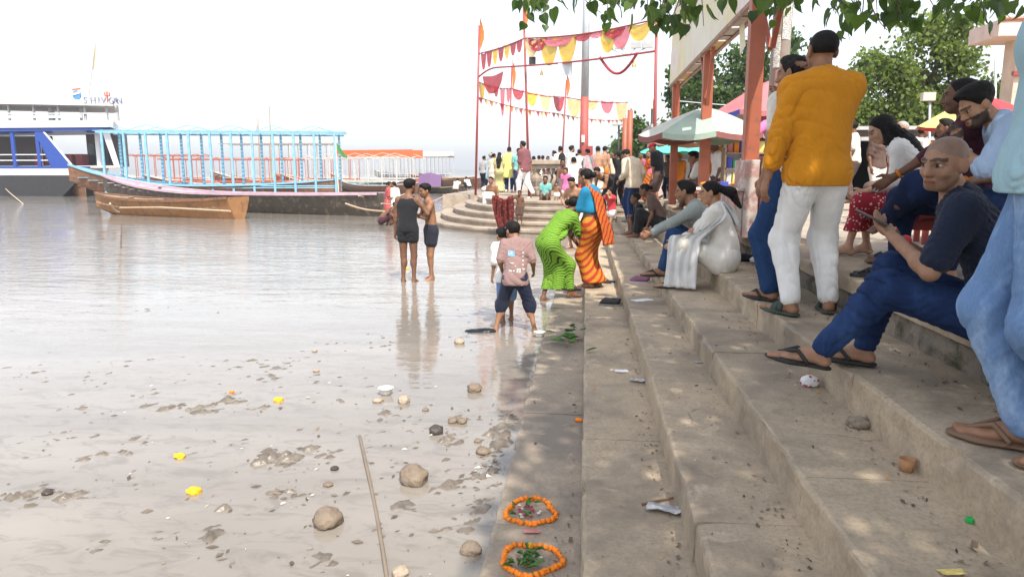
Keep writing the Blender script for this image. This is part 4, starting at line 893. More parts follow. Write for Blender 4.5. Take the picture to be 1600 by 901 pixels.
x = atY(168.5, 152, VY)[0]-ox; zz = zr-.62; tri = plain('trident_red', (.6,.10,.06)); MB().bar((x, -2.95, zz+.05), (x, -2.95, zz+.78), .07).bar((x-.16, -2.95, zz+.48), (x+.16, -2.95, zz+.48), .07).bar((x-.16, -2.95, zz+.48), (x-.16, -2.95, zz+.72), .06).bar((x+.16, -2.95, zz+.48), (x+.16, -2.95, zz+.72), .06).build('trident', tri, ves)
x = atY(121, 150, VY)[0]-ox; em = MB()
em.lathe([(0,-.05),(.30,-.05),(.30,.05),(0,.05)], 18); e = em.build('emblem', plain('emblem_blue', (.08,.25,.55)), ves); e.rotation_euler = (R(90), 0, 0); e.location = (x, -2.95, zr-.05)
e2 = MB().bar((x-.26, -3.02, zr-.02), (x+.26, -3.02, zr+.1), .04, .14).build('emblem_wave', wht, ves); e3 = MB().bar((x-.3, -2.95, zr+.3), (x+.3, -2.95, zr+.36), .05, .1).build('emblem_flame', tri, ves)
rope = MB().tube([gp(-6, 284, .9)+np.array([0,0,.2]), gp(14, 300, .35), gp(36, 318.5)], .025).build('mooring_rope', plain('rope_hemp', (.5,.42,.3))); tag(rope, 'pale mooring rope running into the water below the cruise vessel', 'rope')
# thin masts and a small flag among the boats
for px, y0, y1, Y, lb in ((423, 166, 262, 50, 'tall thin bare stick mast above the blue canopy'), (405, 186, 262, 52, 'short stick mast with a rag left of the bare mast')):
    a = atY(px, y1, Y); b_ = atY(px-2, y0, Y); e = empty('mast', (a[0], a[1], a[2]-2.0), 0, lb, 'mast'); MB().tube([(0,0,0), (b_[0]-a[0], 0, b_[2]-a[2]+2.0)], [.05,.03], 6).build('pole', WOODP, e)
    if px == 405: MB().grid([[(0,0,b_[2]-a[2]+1.7), (.25,0,b_[2]-a[2]+.9)], [(-.1,0,b_[2]-a[2]+1.2), (.1,0,b_[2]-a[2]+.6)]]).build('rag', GR, e)
a = atY(529, 300, 34); e = empty('flag_pole', (a[0], a[1], .3), 0, 'white pole with small green flag at the stern of the blue boat', 'flag'); hgt_ = atY(527, 213, 34)[2]-.3
MB().tube([(0,0,0), (-.05,0,hgt_)], .03, 6).build('pole', WT, e); MB().grid([[(0,0,hgt_-.3), (.35,.1,hgt_-.85), (.5,.1,hgt_-.95)], [(0,0,hgt_-.65), (.25,.1,hgt_-1.0), (.45,.1,hgt_-1.05)]]).build('flag', plain('flag_green', (.05,.22,.06)), e)
# ================================================================= poles, festoons, shelter, umbrellas, trees
STEEL_O = worn('steel_orange', (.36,.10,.05), (.22,.085,.055), .36, .5); STEEL_R = worn('steel_maroon', (.32,.055,.05), (.16,.05,.04), .36, .5); CONC = worn('old_concrete', (.42,.36,.31), (.30,.17,.13), .40, .85, 4); GALV = plain('galvanised', (.48,.5,.53), .45, .1, metal=.3); BLK = plain('black_metal', (.03,.03,.03), .5)
CY = plain('voile_yellow', (.62,.40,.03), .85); CR = plain('voile_red', (.36,.03,.045), .85); CP = plain('voile_pink', (.58,.15,.19), .85); CC = plain('voile_cream', (.68,.48,.22), .85); SAF = plain('saffron_cloth', (.55,.18,.04), .85)
for m_ in (CY, CR, CP, CC):
    b_ = m_.node_tree.nodes['Principled BSDF']; b_.inputs['Transmission Weight'].default_value = 0; b_.inputs['Alpha'].default_value = .93
def post(name, label, base, top, r0, r1, m, cat='pole', group=None, split=None):
    base = np.asarray(base, float); top = np.asarray(top, float); e = empty(name, base, 0, label, cat, group); d = top-base
    if split:
        MB().tube([(0,0,0), d*split[0]], [r0, r0+(r1-r0)*split[0]], 12).build('painted_base', split[1], e, smooth=True); MB().tube([d*(split[0]+.0005), d], [r0+(r1-r0)*split[0]-.004, r1], 12).build('shaft', m, e, smooth=True)
    else: MB().tube([(0,0,0), d], [r0, r1], 10).build('shaft', m, e, smooth=True)
    return e
def flag(e, top, base, L=1.1, m=None):
    d = (np.asarray(top)-np.asarray(base)); p = d
    P = []
    for i in range(6):
        s = i/5; P.append([(p[0]+.02, p[1], p[2]-L*s*.98+.35), (p[0]+.07*math.sin(math.pi*min(1,s*1.1))+.03, p[1]-.05*math.sin(s*5), p[2]-L*s+.3), (p[0]+.14*math.sin(math.pi*min(1,s*1.05))**.8*(1-.1*s)+.03, p[1]-.09*math.sin(s*7+1), p[2]-L*s+.22)])
    MB().grid(P).build('pennant', m or SAF, e, smooth=True)
POLE = {}
def fpole(key, label, bx, by, tx, ty, zb=ZB, Y=None, r=.045, m=STEEL_R, fl=1.1):
    b_ = gp(bx, by, zb) if Y is None else np.array([*atY(bx, by, Y)[:2], zb]); tp_ = atY(tx, ty, b_[1]); tp_[1] = b_[1]
    e = post('flag_pole', label, b_, tp_, r, r*.8, m, 'flagpole', 'flagpoles on the bastion'); POLE[key] = (b_, tp_, e)
    if fl: flag(e, tp_, b_, fl)
fpole('a', 'dark red flagpole with orange pennant at the left end of the bastion', 743, 300, 749, 40, Y=25.5)
fpole('b', 'tall dark red flagpole right behind the man in the maroon shirt', 827, 300, 818, 8, Y=24.0)
fpole('c', 'thin rear flagpole with small pennant between the two front poles', 793, 292, 800, 103, Y=31, r=.04, fl=1.3)
fpole('d', 'thin rear pole with torn orange flag left of the lamp post', 876, 290, 885, 125, Y=32, r=.04, fl=1.0)
fpole('e', 'dark red pole carrying the festoon end beside the banner shelter', 1022, 300, 1026, 20, zb=ZB, Y=20, r=.05, fl=0)
fpole('f', 'short yellow tipped pole left of the white parasol', 1018, 300, 1019, 170, zb=ZB, Y=24, r=.05, fl=1.2, m=BLK)
def lerp(a, b, t): return np.asarray(a)*(1-t)+np.asarray(b)*t
def swag(parent, o, a, b, sag, depth, m, n=14, name='swag', pl=.03):
    """cloth gathered at both ends and hanging in a curve"""
    a = np.asarray(a)-o; b = np.asarray(b)-o; P = []
    for i in range(n+1):
        s = i/n; top = a*(1-s)+b*s; top = top-np.array([0,0,sag*.12*math.sin(math.pi*s)]); drop = sag*max(0, 1-abs(2*s-1)**2.6)**.75+.05; r = []
        for j in range(6):
            q = j/5; r.append(tuple(top-np.array([0, pl*math.sin(j*2.3+s*9)*math.sin(math.pi*s)+depth*q*q*math.sin(math.pi*s), drop*(q**.9)])))
        P.append(r)
    return MB().grid(P).build(name, m, parent, smooth=True)
def line_pts(a, b, sag, n=16): return [lerp(a, b, i/n)-np.array([0,0,sag*math.sin(math.pi*i/n)]) for i in range(n+1)]
def on(key, py): 
    b_, t_, e = POLE[key]; s = 0
    lo, hi = 0., 1.2
    for _ in range(30):
        m_ = (lo+hi)/2
        if proj(lerp(b_, t_, m_))[1] > py: lo = m_
        else: hi = m_
    return lerp(b_, t_, lo)
# upper festoon: left pole -> second pole -> right pole
A, B_, E_ = on('a', 84), on('b', 60), on('e', 30)
f1 = empty('festoon', A, 0, 'top row of yellow, red and pink cloth swags across the poles', 'festoon', 'cloth festoons strung over the bastion')
MB().tube([p-A for p in line_pts(A, B_, .05)+line_pts(B_, E_, .12)[1:]], .022, 6).build('cord', STEEL_R, f1)
for k in range(7): swag(f1, A, lerp(A, B_, .05+.13*k), lerp(A, B_, .05+.13*(k+1)), .5-.03*k, .06, (CR, CR, CY, CR, CY, CR, CR)[k])
for (t0, t1, sg, m_) in ((0, .13, .5, CC), (.03, .2, .35, CR), (.14, .30, .75, CY), (.29, .45, .72, CY), (.16, .42, .25, CP), (.42, .56, .18, CR), (.54, .64, .15, CP), (.62, .74, .55, CY), (.70, .84, .5, CP), (.82, .97, .4, CY), (.64, .8, .2, CR)):
    swag(f1, A, lerp(B_, E_, t0)-np.array([0,0,.1*math.sin(math.pi*t0)]), lerp(B_, E_, t1)-np.array([0,0,.1*math.sin(math.pi*t1)]), sg, .08, m_)
A2, B2, E2 = on('a', 121), on('b', 103), on('e', 80)
f2 = empty('festoon', A2, 0, 'thin maroon lamp rail strung below the top swags', 'festoon', 'cloth festoons strung over the bastion')
MB().tube([p-A2 for p in line_pts(A2, lerp(A2, B2, .5)+np.array([0,0,.15]), -.1, 6)+line_pts(lerp(A2, B2, .5)+np.array([0,0,.15]), E2, .06)[1:]], .03, 6).build('rail', STEEL_R, f2)
swag(f2, A2, lerp(A2, B2, .1), lerp(A2, B2, .55), .55, .02, CR); c0, c1 = lerp(B2, E2, .62), lerp(B2, E2, .88); MB().tube([p-A2 for p in line_pts(c0, c1, .5)], .04, 6).build('loop', CR, f2)
for t_ in (.05,): 
    p = lerp(B2, E2, t_)-A2; MB().box((p[0]-.05, p[1]-.1, p[2]), (p[0]+.16, p[1]+.05, p[2]+.25)).build('floodlight', BLK, f2)
for t_ in (.15, .32, .86): 
    p = lerp(B2, E2, t_)-A2-np.array([0,0,.05]); e_ = MB().lathe([(.01,-.02),(.012,-.16),(.03,-.18),(.05,-.25),(.065,-.30),(.0,-.30)], 10, p).build('bell', plain('brass', (.55,.36,.12), .35, metal=.8), f2)
p = lerp(B2, E2, .35)-A2; MB().box((p[0]-.22, p[1]-.03, p[2]-.42), (p[0]+.22, p[1]+.03, p[2]-.05)).build('lamp_frame', GALV, f2)
A3 = on('a', 128); C3 = on('c', 138); D3 = on('d', 152); M3 = atY(982, 160, 38)
f3 = empty('festoon', A3, 0, 'rear row of pink and cream swags sinking to the right', 'festoon', 'cloth festoons strung over the bastion')
pts = [A3, C3, D3, M3]; MB().tube([p-A3 for p in sum((line_pts(pts[i], pts[i+1], .1, 8)[(1 if i else 0):] for i in range(3)), [])], .02, 6).build('cord', CR, f3)
cs = (CY, CC, CR, CP, CP, CR, CY, CC, CR, CC, CC, CP, CC, CC)
k = 0
for i in range(3):
    nn = (5, 4, 4)[i]
    for j in range(nn): swag(f3, A3, lerp(pts[i], pts[i+1], j/nn+.02), lerp(pts[i], pts[i+1], (j+1)/nn-.02), (.5, .3, .35, 1.0, .5, .35, .5, .6, .55, .7, .4, .5, .8)[k], .05, cs[k]); k += 1
A4, B4, C4 = on('a', 152), atY(868, 177, 32), atY(985, 187, 38)
f4 = empty('festoon', A4, 0, 'lowest string of small striped bunting flags over the crowd', 'festoon', 'cloth festoons strung over the bastion')
MB().tube([p-A4 for p in line_pts(A4, B4, .1)+line_pts(B4, C4, .15)[1:]], .018, 5).build('cord', CR, f4)
for i in range(34):
    t_ = (i+.5)/34; p = (lerp(A4, B4, t_*2) if t_ < .5 else lerp(B4, C4, t_*2-1))-A4-np.array([0,0,.12*math.sin(math.pi*((t_*2)%1))]); w = .08; MB().add([tuple(p+np.array([-w,0,0])), tuple(p+np.array([w,0,0])), tuple(p+np.array([w*.3,.05*math.sin(i*2.),-.22]))], [(0,1,2)]).build('pennant', (CR, CC, SAF, WT)[i % 4], f4)
# lamp post, floodlight mast, gate posts
LB = np.array([*atY(911, 300, 29)[:2], ZB]); post('lamp_post', 'thick grey lamp post painted red below, rising behind the crowd', LB, np.array([LB[0]+.02, LB[1], 10.5]), .18, .13, GALV, 'lamp post', split=(.39, plain('post_red', (.36,.085,.07), .6, .2)))
lp = bpy.data.objects['lamp_post']; MB().box((-.09,-.235,2.0), (.03,-.226,2.28)).build('notice', plain('paper_white', (.75,.74,.7)), lp); MB().box((.1,-.16,.0), (.36,.1,1.85)).build('junction_box', STEEL_R, lp)
FB = np.array([*atY(975, 300, 40)[:2], ZB]); FT = atY(982, 82, 40); fm = post('floodlight_mast', 'tall thin mast with four floodlights right of the lamp post', FB, FT, .09, .06, GALV, 'lamp post')
for sx in (-1.1, -.45, .4, 1.0): MB().bar(FT-FB+np.array([0,0,-.2]), FT-FB+np.array([sx,0,.25]), .06).box(tuple(FT-FB+np.array([sx-.28,-.1,.2])), tuple(FT-FB+np.array([sx+.28,.1,.5]))).build('floodlight', GR, fm)
for px, y0, Y, lb in ((985, 172, 27, 'short red gate post right of the floodlight mast'), (977, 185, 28, 'slim red gate post with rope beside the taller one')):
    b_ = np.array([*atY(px-3, 300, Y)[:2], ZB]); post('gate_post', lb, b_, np.array([*atY(px, y0, Y)[:2], atY(px, y0, Y)[2]]), .11, .10, STEEL_O, 'post')
sl = np.array([*atY(966, 300, 33)[:2], ZB]); sp_ = post('solar_lamp', 'small solar street lamp with grey panel behind the bent man', sl, atY(967, 196, 33), .05, .04, BLK, 'lamp post'); t_ = atY(967, 196, 33)-sl; MB().box(tuple(t_+np.array([-.3,-.2,0])), tuple(t_+np.array([.3,.2,.06]))).build('panel', GR, sp_)
# ---- stone balustrade planter on the bastion
bp = atY(858, 300, 25.6); pw = 1.35; bal = empty('balustrade', (bp[0], 25.6, ZB), 0, 'carved stone balustrade with curved balusters behind the walking man', 'balustrade'); bh = 1.25
MB().box((-pw/2-.08,-.3,bh-.16), (pw/2+.06,.3,bh)).build('coping', M_BAST, bal, bevel=.03); MB().box((-pw/2,-.24,0), (pw/2,.24,.16)).build('plinth', M_BAST, bal, bevel=.02); MB().box((-pw/2+.03,-.2,bh-.3), (pw/2-.03,.2,bh-.165)).build('frieze', M_BAST, bal)
MB().lathe([(.17,.165),(.17,.25),(.12,.3),(.2,.5),(.21,.62),(.13,.78),(.13,.84),(.19,.9),(.19,bh-.305)], 4, (-pw/2+.2,0,0)).build('pier', M_BAST, bal)
for k in range(6): x = -pw/2+.45+k*.18; MB().tube([(x,0,.165),(x-.05,-.08,.3),(x+.02,-.14,.45),(x+.07,-.08,.62),(x+.02,0,.78),(x+.03,0,bh-.305)], [.05,.075,.085,.06,.05,.06], 8).build('baluster', M_BAST, bal, smooth=True)
# ---- shelter: a row of orange steel posts with a long faded banner along the eaves
SX = 1.86; sh = empty('shelter', (SX, 12, Z6), 0, 'orange steel shelter with long faded cream banner along its eaves', 'shelter')
ph = MB().box((-.075,-.075,0), (.075,.075,2.62)).mesh('post', bevel=.008)
for Y, nm, h in ((16.2, 'post', 2.75), (12.05, 'post', 2.66), (8.02, 'post', 4.2)):
    o = meshobj('post', MB().box((-.078,-.078,0 if Y > 9 else .80), (.078,.078,h)).mesh('post', bevel=.008), STEEL_O, sh, (.07 if Y > 9 else -.09, Y-12, 0)); 
    for s in (-1, 1):
        MB().bar((.07, Y-12+s*.05, h-.9 if Y > 9 else 2.0), (.05, Y-12+s*.55, h-.02 if Y > 9 else 2.6), .05).build('brace', STEEL_O, sh)
    MB().bar((.07, Y-12-.55, (h if Y > 9 else 2.6)), (.07, Y-12+.55, (h if Y > 9 else 2.6)), .05).build('bracket', STEEL_O, sh); MB().bar((-.02, Y-12, h-.02 if Y > 9 else 2.62), (.22, Y-12, h-.02 if Y > 9 else 2.62), .06).build('rafter', STEEL_O, sh)
m, t, b = nodes_of('faded_banner'); v = coordnode(t); n_ = noise(t, v, .55, 4, .6, .4); n2_ = noise(t, coordnode(t, (1,1,.25)), 2.5, 5, .7)
t.links.new(mixc(t, ramp(t, n2_, [(.56,(0,0,0)),(.68,(.45,)*3)]), ramp(t, n_, [(.3,(.80,.76,.68)),(.48,(.74,.70,.55)),(.54,(.78,.68,.42)),(.62,(.80,.73,.66)),(.75,(.72,.50,.52))]), (.55,.33,.38)), b.inputs['Base Color']); b.inputs['Roughness'].default_value = .7; M_BANNER = m
for k, (y0, y1) in enumerate(((16.7, 14.6), (14.59, 12.3), (12.29, 10.1), (10.09, 7.6), (7.59, 5.4))):
    P = [[(-.03+.012*j-.015*math.sin(i*1.3+k), y0-12+(y1-y0)*i/8, 2.62+.42*j) for j in range(5)] for i in range(9)]
    MB().grid(P).build('banner_panel', M_BANNER, sh)
GRB = worn('eaves_steel', (.30,.17,.12), (.2,.1,.07), .4, .6)
for y0, y1 in ((16.6, 12.1), (12.0, 8.1), (8.0, 5.2)):
    MB().bar((-.02, y0-12, 2.6), (-.02, y1-12, 2.6), .05).build('eaves_rail', GRB, sh); MB().bar((.18, y0-12, 2.6), (.18, y1-12, 2.6), .05).build('eaves_rail', GRB, sh)
    for q in range(4): a_ = y1-12+(y0-y1)*q/4; MB().box((.01, a_+.06, 2.6), (.15, a_+(y0-y1)/4-.06, 2.612)).build('soffit', (plain('soffit_ochre', (.50,.34,.15)), plain('soffit_grey', (.42,.38,.34)), plain('soffit_grey', (.42,.38,.34)))[(q+int(y0)) % 3], sh)
for k in range(9): yy = 5.6+k*1.25-12; MB().bar((-.02, yy, 2.60), (.18, yy, 2.60), .03).build('soffit_bar', GRB, sh)
for Y, z_ in ((9.1, 2.58), (9.6, 2.58)): MB().grid([[(.1,Y-12,z_),(.1,Y-11.7,z_)],[(.12,Y-12.05,z_-.3),(.12,Y-11.72,z_-.36)]]).build('torn_flap', M_BANNER, sh)
# pedestal of the nearest post: chipped pink plaster blocks
ped = empty('pedestal', (1.735, 7.92, Z6), 0, 'chipped pink plaster pedestal block at the foot of the nearest orange post', 'pedestal')
PINKP = worn('pink_plaster', (.46,.27,.235), (.52,.47,.42), .46, .9, 5); MARP = worn('maroon_plaster', (.20,.055,.05), (.38,.30,.26), .44, .9, 6)
MB().box((-.20,-.12,0), (-.065,.40,.50)).build('side_block', PINKP, ped, bevel=.012); MB().box((-.06,-.12,0), (.10,.40,.83)).build('front_block', PINKP, ped, bevel=.012); MB().box((.105,-.16,0), (.36,.36,.86)).build('maroon_block', MARP, ped, bevel=.012); MB().box((-.22,-.14,.505), (-.062,.42,.53)).build('ledge', PINKP, ped)
# concrete utility pole with bills
cp = post('utility_pole', 'leaning concrete utility pole pasted with paper bills beside the orange post', (2.14, 8.5, Z6), (2.16, 8.5, 6.5), .105, .10, CONC, 'pole')
BILL = None
m, t, b = nodes_of('printed_bill'); br = t.nodes.new('ShaderNodeTexBrick'); br.inputs['Scale'].default_value = 26; br.inputs['Color1'].default_value = (.05,.04,.06,1); br.inputs['Color2'].default_value = (.7,.68,.64,1); br.inputs['Mortar'].default_value = (.76,.74,.7,1); br.inputs['Mortar Size'].default_value = .035; br.inputs['Bias'].default_value = .1
t.links.new(coordnode(t, (1,1,1), (R(90),0,0)), br.inputs['Vector']); t.links.new(br.outputs[0], b.inputs['Base Color']); b.inputs['Roughness'].default_value = .8; M_BILL = m
def bill(z0, z1, a0, a1, m_):
    r = .1075; P = [[(r*math.sin(a), -r*math.cos(a), z) for z in (z0, z1)] for a in np.linspace(a0, a1, 6)]; MB().grid(P).build('bill', m_, cp)
bill(2.15, 2.55, -.1, 1.0, M_BILL); bill(1.85, 2.2, -.9, -.2, M_BILL); bill(1.05, 1.5, -.7, .1, plain('bill_faded', (.50,.42,.36), .9)); bill(1.55, 1.83, -.6, .5, plain('bill_red', (.38,.2,.17), .9))
# ---- parasols
def parasol(label, c, r, z, drop, colors, n=8, lean=0, pole_h=None, group='market parasols', trim=None):
    e = empty('parasol', (c[0], c[1], c[2]), 0, label, 'parasol', group)
    MB().tube([(0,0,0), (math.sin(lean)*z, 0, z)], .03, 8).build('pole', WOODP, e)
    tp_ = np.array([math.sin(lean)*z, 0, z])
    for k in range(n):
        a0, a1 = 2*math.pi*k/n, 2*math.pi*(k+1)/n; P = []
        for i in range(6):
            s = i/5; row = []
            for j in range(5):
                a = a0+(a1-a0)*j/4; sag = .05*r*math.sin(math.pi*j/4)*s; rr = r*s*(1-.045*math.sin(math.pi*j/4)*s)
                row.append(tuple(tp_+np.array([rr*math.cos(a), rr*math.sin(a), -drop*s**1.25-sag-math.sin(lean)*rr*math.cos(a)])))
            P.append(row)
        MB().grid(P).build('panel', colors[k % len(colors)], e, smooth=True)
        b_ = tp_+np.array([r*math.cos(a0), r*math.sin(a0), -drop-math.sin(lean)*r*math.cos(a0)]); MB().bar(tp_-np.array([0,0,.03]), b_-np.array([0,0,.03]), .018).build('rib', WOODP, e)
        if trim: 
            row0 = P[-1]; MB().grid([row0, [(p[0]*1.0, p[1]*1.0, p[2]-.09) for p in row0]]).build('valance', trim[k % len(trim)], e)
    return e
PW = plain('parasol_white', (.52,.52,.45), .8, .15); PG = plain('parasol_sage', (.32,.40,.33), .8, .15); PYE = plain('parasol_yellow', (.75,.6,.2), .8); PMA = plain('parasol_maroon', (.24,.09,.08), .8); PGR = plain('parasol_green', (.05,.38,.17), .8); PPI = plain('parasol_pink', (.50,.16,.18), .8); PBL = plain('parasol_blue', (.06,.08,.4), .8); PTU = plain('parasol_turquoise', (.1,.52,.40), .8)
parasol('white and sage green parasol with maroon underside trim over the stall', (atY(1097,300,12.6)[0], 12.6, Z6), 1.12, 1.80, .46, [PW, PG, PW, PYE, PW, PG, PW, PG], trim=[PMA, PG])
parasol('small turquoise parasol behind the man in the red cap', (atY(1058,300,19)[0], 19, Z6), 1.0, 1.65, .42, [PTU])
parasol('pink parasol with cream panels behind the white one', (atY(1128,300,16)[0], 16.2, Z6), 1.5, 1.75, .40, [plain('parasol_salmon', (.70,.36,.25), .8), PW])
parasol('large pink and green parasol with blue trim behind the utility pole', (atY(1205,300,14)[0], 14.2, Z6), 1.1, 2.45, .62, [PPI, PPI, PW, PGR], trim=[PBL, PPI])
parasol('red and yellow parasol behind the bearded man', (atY(1520,300,13)[0], 13, Z6), 1.0, 1.98, .5, [plain('parasol_red', (.6,.05,.06), .8), PYE, plain('parasol_red', (.6,.05,.06))])
# ---- trees
def leafmesh(name, C, S, seed, jitter=1.0):
    """many folded leaves: centres C, sizes S"""
    r = np.random.default_rng(seed); n = len(C); d = r.normal(size=(n,3)); d[:,2] -= .35; d /= np.linalg.norm(d, axis=1)[:,None]; u = r.normal(size=(n,3)); u -= d*(u*d).sum(1)[:,None]; u /= np.linalg.norm(u, axis=1)[:,None]
    S = S[:,None]; P = np.stack([C-d*S*.5, C+u*S*.36-d*S*.12, C+d*S*.55, C-u*S*.36-d*S*.12], 1).reshape(-1,3); return npmesh(name, P, np.arange(4*n).reshape(-1,4))
def leaf_material(name, c1, c2, tr=.35):
    m, t, b = nodes_of(name); geo = t.nodes.new('ShaderNodeNewGeometry'); n_ = noise(t, geo.outputs['Position'], 1.3, 4, .7); n2_ = t.nodes.new('ShaderNodeTexWhiteNoise')
    oi = t.nodes.new('ShaderNodeNewGeometry'); obi = t.nodes.new('ShaderNodeObjectInfo'); sm_ = t.nodes.new('ShaderNodeMath'); sm_.operation = 'ADD'; t.links.new(oi.outputs['Random Per Island'], sm_.inputs[0]); t.links.new(obi.outputs['Random'], sm_.inputs[1]); fr_ = t.nodes.new('ShaderNodeMath'); fr_.operation = 'FRACT'; t.links.new(sm_.outputs[0], fr_.inputs[0]); rp = ramp(t, fr_.outputs[0], [(0, shade(c1,.55)), (.5, c1), (.85, c2), (1, shade(c2,1.6))])
    c = mixc(t, ramp(t, n_, [(.4,(0,0,0)),(.65,(.6,)*3)]), rp, c2); t.links.new(c, b.inputs['Base Color']); b.inputs['Roughness'].default_value = .45; b.inputs['Specular IOR Level'].default_value = .4
    tl = t.nodes.new('ShaderNodeBsdfTranslucent'); t.links.new(mixc(t, 1, c, (1.6,1.7,.6), 'MULTIPLY'), tl.inputs[0]); mx = t.nodes.new('ShaderNodeMixShader'); mx.inputs[0].default_value = tr
    t.links.new(b.outputs[0], mx.inputs[1]); t.links.new(tl.outputs[0], mx.inputs[2]); t.links.new(mx.outputs[0], t.nodes['Material Output'].inputs[0]); return m
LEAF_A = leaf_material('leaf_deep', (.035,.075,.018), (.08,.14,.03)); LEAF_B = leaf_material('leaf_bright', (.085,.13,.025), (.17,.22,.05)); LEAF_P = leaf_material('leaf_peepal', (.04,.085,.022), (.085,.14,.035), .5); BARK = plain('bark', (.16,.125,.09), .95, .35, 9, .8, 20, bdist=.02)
def tree(label, base, h, crown, n, size, m, seed, group='trees beyond the plaza'):
    r = np.random.default_rng(seed); e = empty('broadleaf_tree', base, 0, label, 'tree', group)
    tk = MB(); tk.tube([(0,0,-.2),(.1,0,h*.2),(-.05,.1,h*.42),(.05,0,h*.6)], [h*.05,h*.038,h*.03,h*.018], 9)
    cc = []
    for (cx, cy, cz, rr) in crown:
        tk.tube([(0,0,h*.3), (cx*.5, cy*.5, (h*.3+cz)/2+.2), (cx, cy, cz)], [h*.022, h*.014, h*.006], 6)
        k = int(n*rr*rr/sum(c[3]**2 for c in crown)); sub = max(6, int(rr*5))
        sc_ = r.normal(size=(sub,3)); sc_ /= np.linalg.norm(sc_, axis=1)[:,None]; sc_ *= (rr*(.55+.45*r.random((sub,1)))); sc_[:,2] *= .8
        for q in sc_:
            g_ = r.normal(size=(k//sub,3))*rr*.20*(.6+.8*r.random()); cc.append(g_+q+np.array([cx,cy,cz]))
    tk.build('trunk', BARK, e, smooth=True); C = np.concatenate(cc); meshobj('crown', leafmesh('crown', C, size*(.6+.8*r.random(len(C))), seed), m, e)
    return e
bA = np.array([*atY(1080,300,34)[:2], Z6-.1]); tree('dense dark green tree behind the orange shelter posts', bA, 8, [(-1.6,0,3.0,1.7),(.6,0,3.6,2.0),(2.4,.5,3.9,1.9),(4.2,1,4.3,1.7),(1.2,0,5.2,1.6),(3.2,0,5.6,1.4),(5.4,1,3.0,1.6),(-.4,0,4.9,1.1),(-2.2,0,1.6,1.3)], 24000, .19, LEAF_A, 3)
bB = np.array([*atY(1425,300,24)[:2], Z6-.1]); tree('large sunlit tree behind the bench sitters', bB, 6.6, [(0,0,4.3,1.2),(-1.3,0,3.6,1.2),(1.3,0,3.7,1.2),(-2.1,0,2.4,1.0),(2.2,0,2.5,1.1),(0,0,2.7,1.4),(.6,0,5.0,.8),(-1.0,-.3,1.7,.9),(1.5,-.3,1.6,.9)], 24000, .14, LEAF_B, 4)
bC = np.array([*atY(1000,300,60)[:2], ZB-.1]); tree('low distant tree left of the shelter', bC, 5, [(-1.5,0,2.6,1.3),(0,0,3.0,1.5),(1.6,0,3.2,1.5),(3,0,2.5,1.3)], 5000, .3, LEAF_A, 5)
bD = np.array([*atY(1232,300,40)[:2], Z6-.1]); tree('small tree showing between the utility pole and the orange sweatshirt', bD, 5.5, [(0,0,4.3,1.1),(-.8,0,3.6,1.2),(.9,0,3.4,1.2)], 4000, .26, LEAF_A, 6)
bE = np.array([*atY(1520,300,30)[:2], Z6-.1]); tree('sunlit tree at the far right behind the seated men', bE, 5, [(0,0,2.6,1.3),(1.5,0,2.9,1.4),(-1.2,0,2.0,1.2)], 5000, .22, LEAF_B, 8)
# peepal spreading over the steps: its trunk stands on the plaza outside the picture
pe = empty('peepal_tree', (5.6, .6, Z6), 0, 'big peepal tree whose heart shaped leaves hang over the top of the view', 'tree')
tk = MB(); tk.tube([(0,0,-.1),(-.1,0,1.4),(-.5,.1,2.8),(-1.3,.3,3.9)], [.55,.42,.34,.25], 12)
limbs = [((-1.3,.3,3.9),(-2.4,1.4,4.7),(-3.6,3.0,4.9),(-4.6,4.6,4.7)), ((-.5,.1,2.8),(-1.6,1.8,3.9),(-2.6,4.0,4.3),(-3.2,5.8,4.2)), ((-1.3,.3,3.9),(-2.2,-.4,4.9),(-3.2,.0,5.4),(-4.0,.5,5.4)), ((-.5,.1,2.8),(.2,2.2,3.9),(.8,4.4,4.3),(1.2,6.2,4.2)), ((-1.3,.3,3.9),(-1.5,-1.8,5.2),(-3,-4,5.8)), ((-.5,.1,2.8),(1.6,-.5,4.2),(3.2,-1.0,4.8))]
for l in limbs: tk.tube(l, [.2,.14,.09,.04][:len(l)], 8)
tk.build('trunk', BARK, pe, smooth=True)
r = np.random.default_rng(21); NL = 41000; U = r.random((NL,2)); CX = -4.1+U[:,0]*8.3; CY = -6.5+U[:,1]*10.2; dens = fbm(CX*.5+40, CY*.5+40, 63, 3)
edge = np.minimum.reduce([CX+5.2, 4.2-CX, CY+7, 3.75-CY]); keep = (dens+.16*np.clip(edge, 0, 1.2) > .362)
CX, CY = CX[keep], CY[keep]; CZ = 4.35+r.random(len(CX))*1.7+.25*np.sin(CX)+.2*np.cos(CY*1.3)
meshobj('canopy', leafmesh('canopy', np.stack([CX,CY,CZ],1), .19*(.7+.6*r.random(len(CX))), 22), LEAF_P, pe); bpy.data.objects['canopy']['kind'] = 'stuff'
# drooping twigs with single leaves in view
def peepal_leaf():
    o = [(0,0),(.30,-.06),(.46,.10),(.44,.34),(.28,.58),(.12,.76),(.04,1.05)]
    V = [(0,0,0)]+[(0, 0, 0)]*0; ctr = [(0, y, -.0) for _, y in o]; L_ = [(-x, y, .16*x) for x, y in o[1:-1]]; Rr = [(x, y, .16*x) for x, y in o[1:-1]]
    V = [(0,0,0), (0,.3,-.02), (0,.6,-.03), (0,1.05,-.14)]+L_+Rr; n = len(L_)
    F = [(0,1,5,4),(1,2,6,5) if False else (1,6,5),(1,2,7,6),(2,8,7),(2,3,8)]; F += [tuple(i if i < 4 else i+n for i in f)[::-1] for f in F]
    me = bpy.data.meshes.new('leaf'); me.from_pydata([(v[0]*.125, v[1]*.125, v[2]*.125) for v in V], [], F); me.validate(); me.materials.append(LEAF_P); return me
LM = peepal_leaf(); nleaf = 0; pel = np.array([5.6, .6, Z6])
TW = []
